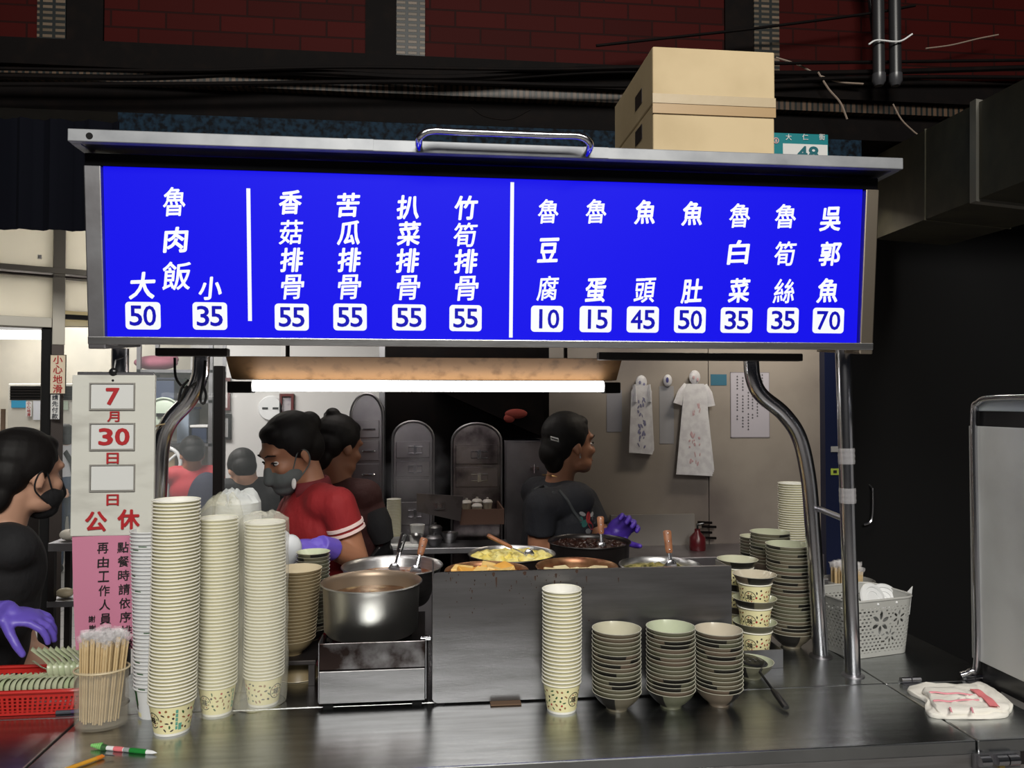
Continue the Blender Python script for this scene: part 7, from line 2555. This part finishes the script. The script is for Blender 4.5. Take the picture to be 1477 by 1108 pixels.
def hand_prims(wrist, d, n, side, s=1.0, curls=(0.5, 0.55, 0.6, 0.65), spread=0.10, thumb=0.5):
    """wrist point, direction d of the fingers, n the way the palm faces, side +1 right hand -1 left hand"""
    d = Vector(d).normalized()
    n = Vector(n)
    n = (n - d * n.dot(d)).normalized()
    a = d.cross(n) * side           # towards the little finger
    W = Vector(wrist)
    P = []
    palm = 0.085 * s
    Mx = Matrix((a, d, -n)).transposed()
    P.append(('e', W + d * palm * 0.55, (0.041 * s, 0.052 * s, 0.0155 * s), Mx))
    P.append(('c', W - d * 0.012 * s, W + d * palm * 0.35, 0.024 * s, 0.025 * s))
    lens = (0.068, 0.076, 0.071, 0.056)
    for i in range(4):
        off = (-0.029 + 0.0192 * i) * s
        base = W + d * (palm * (0.98 if i in (1, 2) else 0.92)) + a * off
        dd = (d + a * (i - 1.5) * spread).normalized()
        c = curls[i]
        p = base - dd * 0.02 * s
        r = (0.0092 if i < 3 else 0.008) * s
        fr = (0.45, 0.31, 0.24)
        ang = 0.0
        P.append(('c', p, base, r * 1.1, r * 1.08))
        p = base
        for j in range(3):
            ang += c * (0.55, 0.75, 0.5)[j]
            v = dd * math.cos(ang) + n * math.sin(ang)
            q = p + v * lens[i] * fr[j] * s
            P.append(('c', p, q, r * (1.05 - 0.07 * j), r * (0.98 - 0.08 * j)))
            p = q
    tb = W + d * palm * 0.28 - a * 0.03 * s + n * 0.004 * s
    v1 = (d * 0.62 - a * 0.75 + n * 0.25 * (1 + thumb)).normalized()
    v2 = (d * 0.85 - a * 0.3 + n * 0.45 * (1 + thumb)).normalized()
    t1 = tb + v1 * 0.036 * s
    t2 = t1 + (v1 + v2).normalized() * 0.032 * s
    t3 = t2 + v2 * 0.026 * s
    P += [('c', tb - v1 * 0.01 * s, t1, 0.0145 * s, 0.0115 * s), ('c', t1, t2, 0.011 * s, 0.01 * s), ('c', t2, t3, 0.01 * s, 0.0082 * s)]
    return P


def person(label, pos, yaw, hgt, head_c, head_yaw, head_pitch, arms, skin_m, shirt_m, hair_m, neck_base, hair, head_s=1.0, head_roll=0.0, lean=None, sit=False, trouser=None, mask=None, mask_label=None, gloves=(), sleeve=0.45, detail=True, width=1.0, extra=None, voxel=0.007, legs_dir=None):
    """arms: {'L': (shoulder, elbow, wrist), 'R': ...} in world space; neck_base and head_c in world space"""
    t = thing('person', label, 'person', (pos[0], pos[1], 0.0))
    B = frame_of((pos[0], pos[1], 0), yaw)
    nb = Vector(neck_base)
    hip = B @ Vector((0, -0.02 if not sit else -0.05, hgt * 0.5 if not sit else hgt))
    up = (nb - hip)
    L = up.length
    Rb = Matrix.Rotation(yaw, 3, 'Z')
    rt, fw = Rb @ Vector((1, 0, 0)), Rb @ Vector((0, 1, 0))
    Q = lambda f, x=0, y=0: hip + up * f + rt * x * width + fw * y
    E = lambda c, r: ('e', c, (r[0] * width, r[1], r[2]), Rb)
    torso = [E(Q(0.0), (0.16, 0.115, 0.13)), E(Q(0.25, 0, 0.008), (0.142, 0.105, 0.14)), E(Q(0.52, 0, 0.01), (0.15, 0.108, 0.15)), E(Q(0.75, 0, 0.01), (0.162, 0.105, 0.13)), E(Q(0.68, 0, 0.045), (0.12, 0.07, 0.11)),
             ('c', Q(0.93, -0.13), Q(0.93, 0.13), 0.055, 0.055), E(Q(0.9), (0.12, 0.075, 0.07))]
    Hm = Matrix.Translation(Vector(head_c)) @ Matrix.Rotation(head_yaw, 4, 'Z') @ Matrix.Rotation(head_pitch, 4, 'X') @ Matrix.Rotation(head_roll, 4, 'Y')
    hb = Hm @ Vector((0, -0.025 * head_s, -0.05 * head_s))
    neck = [('c', nb - up.normalized() * 0.03, hb, 0.058, 0.05 * head_s)]
    body = list(torso) + neck + head_prims(Hm, head_s)
    # legs
    lg = []
    for sx in (-1, 1):
        h = Q(0.0, 0.085 * sx, 0)
        if sit:
            fdir = legs_dir or fw
            k = h + fdir * 0.4 - Vector((0, 0, 0.02))
            an = Vector((k.x, k.y, 0.09)) + fdir * 0.02
        else:
            k = Vector((h.x, h.y, hgt * 0.28)) + fw * 0.02
            an = Vector((h.x, h.y, 0.085)) - fw * 0.01
        lg += [('c', h, k, 0.085, 0.058), ('c', k, an, 0.057, 0.038), ('c', an - Vector((0, 0, 0.05)) - fw * 0.03, an - Vector((0, 0, 0.055)) + fw * 0.13, 0.034, 0.03)]
    body += lg
    sleeves = []
    for k, (sh, el, wr) in arms.items():
        sh, el, wr = Vector(sh), Vector(el), Vector(wr)
        body += [('c', sh, el, 0.048, 0.04), ('c', el, wr, 0.04, 0.027), ('c', Q(0.9, 0.1 * (1 if k == 'R' else -1)), sh, 0.055, 0.052)]
        se = sh.lerp(el, min(1, sleeve))
        sleeves += [('c', Q(0.9, 0.1 * (1 if k == 'R' else -1)), sh, 0.064, 0.061), ('k', sh, se, 0.06, 0.06 if sleeve < 0.9 else 0.052)]
        if sleeve >= 0.9:
            sleeves += [('k', se - (el - sh).normalized() * 0.02, wr.lerp(el, 0.1), 0.05, 0.036)]
        if k not in gloves:
            body += hand_prims(wr, wr - el, Vector((0, 0, -1)), 1 if k == 'R' else -1)
    bo = skin_part('body', body, skin_m, t, voxel, 5)
    infl = []
    for q in torso:
        if q[0] == 'e':
            infl.append(('e', q[1], tuple(r + 0.014 for r in q[2]), q[3]))
        else:
            infl.append(('c', q[1], q[2], q[3] + 0.012, q[4] + 0.012))
    infl.append(('k', nb - up.normalized() * 0.06, nb + up.normalized() * 0.015, 0.085, 0.068))
    so = skin_part('shirt', infl + sleeves, shirt_m, t, voxel, 16)
    tl = [(q[0], q[1], q[2], q[3] + 0.014, q[4] + 0.014) for q in lg if abs(q[3] - 0.034) > 0.001]
    tl += [('e', Q(-0.02), (0.178 * width, 0.135, 0.13), Rb)]
    skin_part('trousers', tl, trouser or M['jeans'], t, 0.011, 4)
    skin_part('shoe', [q for q in [(p[0], p[1], p[2], p[3] + 0.012, p[4] + 0.012) for p in lg[2:3]]], M['black'], t, 0.01, 2)
    skin_part('shoe', [q for q in [(p[0], p[1], p[2], p[3] + 0.012, p[4] + 0.012) for p in lg[5:6]]], M['black'], t, 0.01, 2)
    skin_part('hair', hair_cap(Hm, head_s, **hair), hair_m, t, 0.005, 3)
    V = lambda x, y, z: Hm @ Vector((x * head_s, y * head_s, z * head_s))
    if detail:
        for sx in (-1, 1):
            ey = MB().ell(V(0.031 * sx, 0.0735, -0.002), (0.0125 * head_s, 0.0085 * head_s, 0.0065 * head_s), Hm, 14, 8)
            eo = part('eye', ey, M['eye_white'], t, True)
            part('iris', MB().ell(V(0.031 * sx, 0.0795, -0.003), (0.0055 * head_s, 0.004 * head_s, 0.0055 * head_s), Hm, 12, 6), M['black_gloss'], eo, True)
            part('eyelid', MB().tube([V(0.018 * sx, 0.082, 0.001), V(0.031 * sx, 0.0835, 0.0045), V(0.045 * sx, 0.075, 0.001)], [0.0015, 0.0032, 0.0015], 8), M['hair'], t, True)
            part('eyebrow', MB().tube([V(0.014 * sx, 0.09, 0.026), V(0.031 * sx, 0.0885, 0.031), V(0.05 * sx, 0.072, 0.024)], [0.002, 0.0032, 0.0014], 8), M['hair'], t, True)
        part('mouth', MB().tube([V(-0.02, 0.087, -0.065), V(0, 0.092, -0.0655), V(0.02, 0.087, -0.065)], [0.001, 0.0022, 0.001], 8), mat('lip_line', (0.2, 0.05, 0.045, 1), 0.5), t, True)
    if mask:
        mp = [('e', V(0, 0.042, -0.058), (0.064 * head_s, 0.062 * head_s, 0.05 * head_s), Hm.to_3x3()), ('e', V(0, 0.055, -0.09), (0.045 * head_s, 0.042 * head_s, 0.032 * head_s), Hm.to_3x3()), ('c', V(0, 0.09, -0.02), V(0, 0.1, -0.05), 0.016 * head_s, 0.02 * head_s)]
        mo = skin_part('face_mask', mp, mask, t, 0.005, 4, mask_label)
        for sx in (-1, 1):
            part('ear_loop', MB().tube(polyline([V(0.06 * sx, 0.04, -0.035), V(0.074 * sx, 0.01, 0.01), V(0.08 * sx, -0.014, 0.0), V(0.072 * sx, -0.012, -0.04), V(0.058 * sx, 0.035, -0.075)]), 0.0022 * head_s, 6), mask, mo, True)
    return t, Hm, Q, V, so


from mathutils.bvhtree import BVHTree


def tree_of(o):
    me = o.data
    mw = ROOTM.get(o.parent.name, Matrix.Identity(4)) @ o.matrix_parent_inverse if o.parent else Matrix.Identity(4)
    return BVHTree.FromPolygons([mw @ v.co for v in me.vertices], [tuple(p.vertices) for p in me.polygons])


def hit(tree, px, py, off=0.002):
    d = ray(px, py).normalized()
    loc, nor, idx, dist = tree.ray_cast(EYE, d)
    return None if loc is None else loc + (nor if nor.dot(d) < 0 else -nor) * off


def on_cloth(mb, tree, px, py, w, h, a, mi=0, n=10):
    """small printed shape laid on the cloth"""
    pts = []
    for k in range(n):
        q = 2 * math.pi * k / n
        x, y = w * math.cos(q), h * math.sin(q)
        p = hit(tree, px + x * math.cos(a) - y * math.sin(a), py + x * math.sin(a) + y * math.cos(a))
        if p is None:
            return
        pts.append(p)
    mb.add(pts, [tuple(range(n))], mi)


SK = M['skin']
SK_D = mat('skin_with_shade', (0.33, 0.15, 0.085, 1), 0.5)  # darker copy of the skin, with the shade on the faces in its colour

# ---- woman in the red polo, masked, looking down to the left
RY = 2.69
hc = atY(419, 652, RY)
nbk = atY(450, 706, RY + 0.02)
shL, elL, wrL = atY(487, 728, RY - 0.13), atY(514, 806, RY - 0.11), atY(470, 789, RY - 0.25)
shR, elR, wrR = atY(425, 735, RY + 0.2), atY(400, 800, RY + 0.12), atY(408, 812, RY - 0.16)
yaw_r = math.radians(115)
hipx = atY(476, 850, RY + 0.08)
pr_, Hm, Q, V, so = person('woman in red polo and grey mask looking down, white bag in her purple gloves', (hipx.x, RY + 0.03), yaw_r, 1.5, hc, math.radians(128), -0.42, {'L': (shL, elL, wrL), 'R': (shR, elR, wrR)}, SK_D, M['cloth_red'], M['hair'], nbk,
    dict(bun=[((0.0, -0.1, 0.055), (0.04, 0.035, 0.04)), ((0.02, -0.085, 0.02), (0.035, 0.03, 0.03))], back=0), head_s=1.06, mask=M['mask_grey'], mask_label='grey cloth face mask', gloves=('L', 'R'), sleeve=0.5)
d = (wrL - elL).normalized()
gl = hand_prims(wrL, Vector((-0.9, -0.35, 0.12)), Vector((0.2, 0.3, -0.9)), -1, 1.08, curls=(0.35, 0.5, 0.7, 0.75), spread=0.08, thumb=0.9) + [('k', wrL.lerp(elL, 0.22), wrL + d * 0.03, 0.036, 0.03)]
skin_part('glove', gl, M['glove'], pr_, 0.0038, 3, 'purple rubber glove on the near hand')
gr = hand_prims(wrR, Vector((-0.2, -0.9, -0.1)), Vector((0.5, 0, -0.8)), 1, 1.05) + [('c', wrR.lerp(elR, 0.2), wrR, 0.034, 0.03)]
skin_part('glove', gr, M['glove'], pr_, 0.0045, 3, 'purple rubber glove on the far hand')


def sleeve_bands(sh, el, fs, r, m, parent, name):
    sh, el = Vector(sh), Vector(el)
    for f0, f1 in fs:
        part(name, MB().tube([sh.lerp(el, f0), sh.lerp(el, f1)], r, 28), m, parent, True, label='pale pink stripe round the sleeve')


sleeve_bands(shL, elL, ((0.35, 0.41), (0.455, 0.505)), 0.0622, M['cloth_pink'], pr_, 'sleeve_stripe')
# collar with a pale edge, placket line down the chest
n0 = nbk
up = (nbk - Q(0)).normalized()
col = MB()
ring = []
Rb = Matrix.Rotation(yaw_r, 3, 'Z')
for k in range(21):
    q = math.radians(-230 + 280 * k / 20) 
    ring.append(nbk + up * (0.012 + 0.012 * math.cos(q - math.radians(-90))) + Rb @ Vector((0.074 * math.cos(q), 0.07 * math.sin(q) + 0.012, 0)))
part('collar', MB().tube(ring, 0.016, 10, squash=(1.5, 0.55)), mat('dark_red_collar', (0.12, 0.006, 0.01, 1), 0.8), pr_, True)
part('collar_stripe', MB().tube([p + Vector((0.0, -0.004, -0.008)) for p in ring[9:15]], 0.012, 8, squash=(1.0, 0.9)), mat('white_stripe', (0.6, 0.58, 0.58, 1), 0.8), pr_, True, label='white stripe on the polo collar')
c0, c1 = atY(470, 752, RY - 0.15), atY(462, 806, RY - 0.13)
tri = MB()
v0 = V(0.0, 0.02, -0.13)
part('collar_point', MB().ell(atY(424, 698, RY - 0.08), (0.008, 0.006, 0.018), n=12, k=8), mat('white_point', (0.6, 0.58, 0.57, 1), 0.8), pr_, True)
# white bag in her hand
wb = atY(419, 790, RY - 0.38)
hb_ = MB()
hb_.ell((0, 0, 0), (0.04, 0.03, 0.055), Euler((0.2, 0.3, 0.3)).to_matrix(), 20, 14)
hb_.ell((-0.01, 0, 0.035), (0.022, 0.02, 0.035), Euler((0.2, -0.3, 0.3)).to_matrix(), 20, 14)
single('held_bag', hb_, mat('white_film_bag', (0.6, 0.62, 0.66, 1), 0.4, bump=0.6, bscale=25), 'white plastic bag held in the purple gloves of the woman in red', 'bag', smooth=True, angle=180, origin=None).location = (wb.x - 0.015, wb.y + 0.035, wb.z - 0.02)

# ---- cook in black looking right
BYY = 3.02
hc = atY(822, 641, BYY)
nbk = atY(803, 703, BYY + 0.01)
shR, elR, wrR = atY(781, 727, BYY - 0.15), atY(776, 786, BYY - 0.12), atY(812, 791, BYY - 0.1)
shL, elL, wrL = atY(842, 722, BYY + 0.1), atY(868, 778, BYY + 0.04), atY(880, 776, BYY - 0.1)
hipx = atY(800, 850, BYY)
yaw_b = math.radians(-62)
pb2, Hm, Q, V, so = person('cook in a charcoal apron and black tee looking right over the blackened pot', (hipx.x, BYY), yaw_b, 1.5, hc, math.radians(-72), 0.02, {'R': (shR, elR, wrR), 'L': (shL, elL, wrL)}, SK_D, M['cloth_charcoal'], M['hair'], nbk,
    dict(bun=[((0.0, -0.085, -0.03), (0.055, 0.04, 0.05))], back=0.1), head_s=1.04, gloves=('L',), sleeve=0.72, width=1.02)
d = (wrL - elL).normalized()
skin_part('glove', hand_prims(wrL, Vector((0.35, -0.25, 0.4)), Vector((-0.3, -0.6, -0.2)), -1, 1.12, curls=(1.0, 1.1, 1.15, 1.2), thumb=1.2) + [('c', wrL.lerp(elL, 0.35), wrL, 0.042, 0.036)], mat('deep_purple_nitrile', (0.07, 0.03, 0.34, 1), 0.45), pb2, 0.0045, 3, 'deep purple rubber glove')
hcl = [atY(x, y, BYY - 0.088) for x, y in ((794, 630), (805, 633), (806, 637), (795, 634))]
part('hair_clip', MB().tube(hcl, 0.0028, 6, closed=True), M['paper'], pb2, True, label='white outlined hair clip')
er = atY(837, 660, BYY - 0.088)
part('earring', MB().ell(er, (0.004, 0.004, 0.004), n=10, k=6).tube([er, er + Vector((0, 0, 0.014))], 0.0012, 6), M['chrome'], pb2, True, label='small dangling earring')
nk = [nbk + Rb @ Vector((0, 0, 0))]
Rb2 = Matrix.Rotation(yaw_b, 3, 'Z')
part('necklace', MB().tube([nbk + Vector((0, 0, 0.035)) + Rb2 @ Vector((0.062 * math.cos(k * math.pi / 12), 0.06 * math.sin(k * math.pi / 12) + 0.004, -0.018 * math.sin(k * math.pi / 12))) for k in range(24)], 0.0016, 6, closed=True), mat('thin_gold', (0.6, 0.4, 0.15, 1), 0.3, 1.0), pb2, True, label='thin gold neck chain')
# printed patch on the chest and an apron strap
tree = tree_of(so)
pt_ = MB()
for px, py, w_, h_, mi, a in ((840, 741, 5, 3, 0, 0.5), (848, 746, 3, 9, 1, 0.1), (851, 757, 3, 8, 1, -0.4), (843, 755, 4, 6, 3, 0.4), (856, 750, 2.5, 6, 2, -0.3), (848, 766, 4, 4, 2, 0.2), (838, 750, 3, 5, 3, 0), (853, 742, 2, 4, 0, 0.3)):
    on_cloth(pt_, tree, px, py, w_, h_, a, mi)
part('printed_patch', pt_, [mat('patch_white', (0.35, 0.35, 0.36, 1), 0.7), mat('patch_red', (0.3, 0.02, 0.02, 1), 0.7), mat('patch_grey', (0.2, 0.2, 0.2, 1), 0.7), mat('patch_teal', (0.02, 0.1, 0.09, 1), 0.7)], pb2, False, label='small red and white print on the apron chest')
st_ = MB()
for pts in (((752, 728), (770, 708), (785, 702), (798, 712)), ((806, 708), (818, 722), (828, 738), (838, 752))):
    q = [h for h in (hit(tree, x, y) for x, y in pts) if h is not None]
    if len(q) > 1:
        st_.tube(polyline(q, 6), 0.006, 8, squash=(1, 1))
if st_.v:
    part('apron_strap', st_, mat('grey_strap', (0.05, 0.055, 0.06, 1), 0.8), pb2, True)

# ---- helper behind the woman in red, turned to the cabinets
TY3 = 3.1
hc = atY(489, 644, TY3)
nbk = atY(492, 700, TY3)
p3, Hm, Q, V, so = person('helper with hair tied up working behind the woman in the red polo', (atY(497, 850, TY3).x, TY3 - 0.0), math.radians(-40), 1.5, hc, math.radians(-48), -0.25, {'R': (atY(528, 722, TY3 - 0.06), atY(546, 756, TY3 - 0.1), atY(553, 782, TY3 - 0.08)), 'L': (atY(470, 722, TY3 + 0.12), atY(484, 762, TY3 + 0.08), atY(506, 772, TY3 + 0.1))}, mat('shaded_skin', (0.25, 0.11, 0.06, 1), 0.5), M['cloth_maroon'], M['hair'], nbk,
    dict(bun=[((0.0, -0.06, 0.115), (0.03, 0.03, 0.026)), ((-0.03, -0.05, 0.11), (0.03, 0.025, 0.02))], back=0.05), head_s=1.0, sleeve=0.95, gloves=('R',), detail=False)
w3 = atY(553, 782, TY3 - 0.08)
skin_part('glove', hand_prims(w3, Vector((0.15, 0.1, -1)), Vector((-0.6, 0.6, 0)), 1, 1.0) + [('c', w3 + Vector((0, 0, 0.05)), w3, 0.034, 0.03)], M['black_gloss'], p3, 0.0045, 3, 'black rubber glove')
part('oversleeve', MB().tube([atY(539, 742, TY3 - 0.085), atY(546, 757, TY3 - 0.1), atY(552, 778, TY3 - 0.085)], [0.054, 0.052, 0.043], 18), M['cloth_black'], p3, True, label='black protective oversleeve')

# ---- woman at the left edge, seen from behind, black mask, purple glove
LYY = 2.36
hc = atY(37, 684, LYY)
nbk = atY(2, 768, LYY - 0.02)
shR, elR, wrR = atY(-40, 815, LYY - 0.1), atY(-95, 905, LYY - 0.2), atY(0, 886, LYY - 0.3)
shL, elL, wrL = atY(18, 800, LYY + 0.16), atY(20, 880, LYY + 0.2), atY(40, 930, LYY + 0.1)
yaw_l = math.radians(-50)
pl2, Hm, Q, V, so = person('woman in black shirt and black mask at the left edge, purple glove over the spoons', (atY(-38, 900, LYY).x, LYY + 0.03), yaw_l, 1.54, hc, math.radians(-34), -0.12, {'R': (shR, elR, wrR), 'L': (shL, elL, wrL)}, SK, M['cloth_black'], M['hair'], nbk,
    dict(bun=[((0.0, -0.1, 0.0), (0.045, 0.04, 0.045))], back=0.08), head_s=1.05, mask=M['cloth_black'], mask_label='black face mask', gloves=('R',), sleeve=0.62, detail=False)
d = (wrR - elR).normalized()
gl = hand_prims(wrR, Vector((0.93, 0.2, -0.2)), Vector((-0.1, 0.25, -0.95)), 1, 0.98, curls=(0.65, 0.7, 0.75, 0.7), spread=0.12, thumb=0.9) + [('k', wrR.lerp(elR, 0.12), wrR + d * 0.03, 0.036, 0.03)]
skin_part('glove', gl, M['glove'], pl2, 0.0036, 3, 'purple rubber glove')

# ---- diners in the room behind
def chair(pos, yaw, label):
    t = thing('dining_stool', label, 'stool', (pos[0], pos[1], 0))
    part('seat', MB().tube([(pos[0], pos[1], 0.3), (pos[0], pos[1], 0.325)], 0.16, 24), M['iron'], t, True)
    for k in range(4):
        a = k * math.pi / 2 + 0.78
        part('leg', MB().tube([(pos[0] + 0.13 * math.cos(a), pos[1] + 0.13 * math.sin(a), 0), (pos[0] + 0.11 * math.cos(a), pos[1] + 0.11 * math.sin(a), 0.3)], 0.012, 8), M['iron'], t, True)


DY1 = 5.5
hc = atY(277, 656, DY1)
px_ = atY(292, 750, DY1)
chair((px_.x, DY1 + 0.02), 0, 'dark stool under the diner in the red jacket')
nbk = atY(280, 676, DY1 + 0.02)
pj_, *_ = person('diner in a red and navy jacket sitting with back turned, behind the guard screen', (px_.x, DY1 + 0.05), math.radians(12), 0.5, hc, math.radians(25), -0.35, {'L': (atY(262, 690, DY1), atY(254, 725, DY1 + 0.1), atY(270, 735, DY1 + 0.3)), 'R': (atY(312, 690, DY1), atY(322, 730, DY1 + 0.05), atY(300, 738, DY1 + 0.28))}, SK_D, mat('red_jacket', (0.4, 0.025, 0.035, 1), 0.7), M['hair'], nbk, dict(), sit=True, sleeve=0.95, detail=False, voxel=0.011)
skin_part('jacket_back', [('e', atY(298, 728, DY1 - 0.1), (0.13, 0.09, 0.22)), ('e', atY(300, 750, DY1 - 0.1), (0.14, 0.1, 0.2))], mat('navy_jacket', (0.012, 0.014, 0.035, 1), 0.8), pj_, 0.01, 6, 'navy back panel of the jacket')
DY2 = 4.75
hc = atY(349, 678, DY2)
px_ = atY(365, 760, DY2)
chair((px_.x, DY2 + 0.02), 0, 'dark stool under the diner in black')
nbk = atY(364, 694, DY2 + 0.02)
person('diner in black bending over, back turned, before the white partition wall', (px_.x + 0.02, DY2 + 0.05), math.radians(18), 0.5, hc, math.radians(30), -0.5, {'L': (atY(332, 712, DY2 + 0.05), atY(322, 748, DY2 + 0.1), atY(340, 750, DY2 + 0.3)), 'R': (atY(400, 712, DY2), atY(408, 750, DY2 + 0.05), atY(385, 752, DY2 + 0.28))}, SK, M['cloth_black'], M['hair'], nbk, dict(), sit=True, sleeve=0.95, detail=False, voxel=0.011, width=1.15)
DY3 = 7.6
hc = atY(94, 631, DY3)
nbk = atY(95, 648, DY3)
pd3, *_ = person('customer in a grey tee and jeans standing far behind the shop front glass', (atY(97, 720, DY3).x, DY3), math.radians(40), 1.62, hc, math.radians(30), 0, {'L': (atY(88, 657, DY3), atY(86, 686, DY3), atY(90, 700, DY3 - 0.1)), 'R': (atY(108, 657, DY3), atY(112, 686, DY3), atY(110, 705, DY3 - 0.05))}, SK, mat('grey_tee', (0.42, 0.42, 0.44, 1), 0.8), M['hair'], nbk, dict(), sleeve=0.5, detail=False, voxel=0.012, trouser=mat('blue_jeans', (0.03, 0.05, 0.09, 1), 0.85))
part('bag_strap', MB().tube([atY(94, 652, DY3 - 0.12), atY(104, 668, DY3 - 0.16), atY(108, 700, DY3 - 0.14)], 0.03, 8, squash=(1, 0.3)), M['black'], pd3, True)
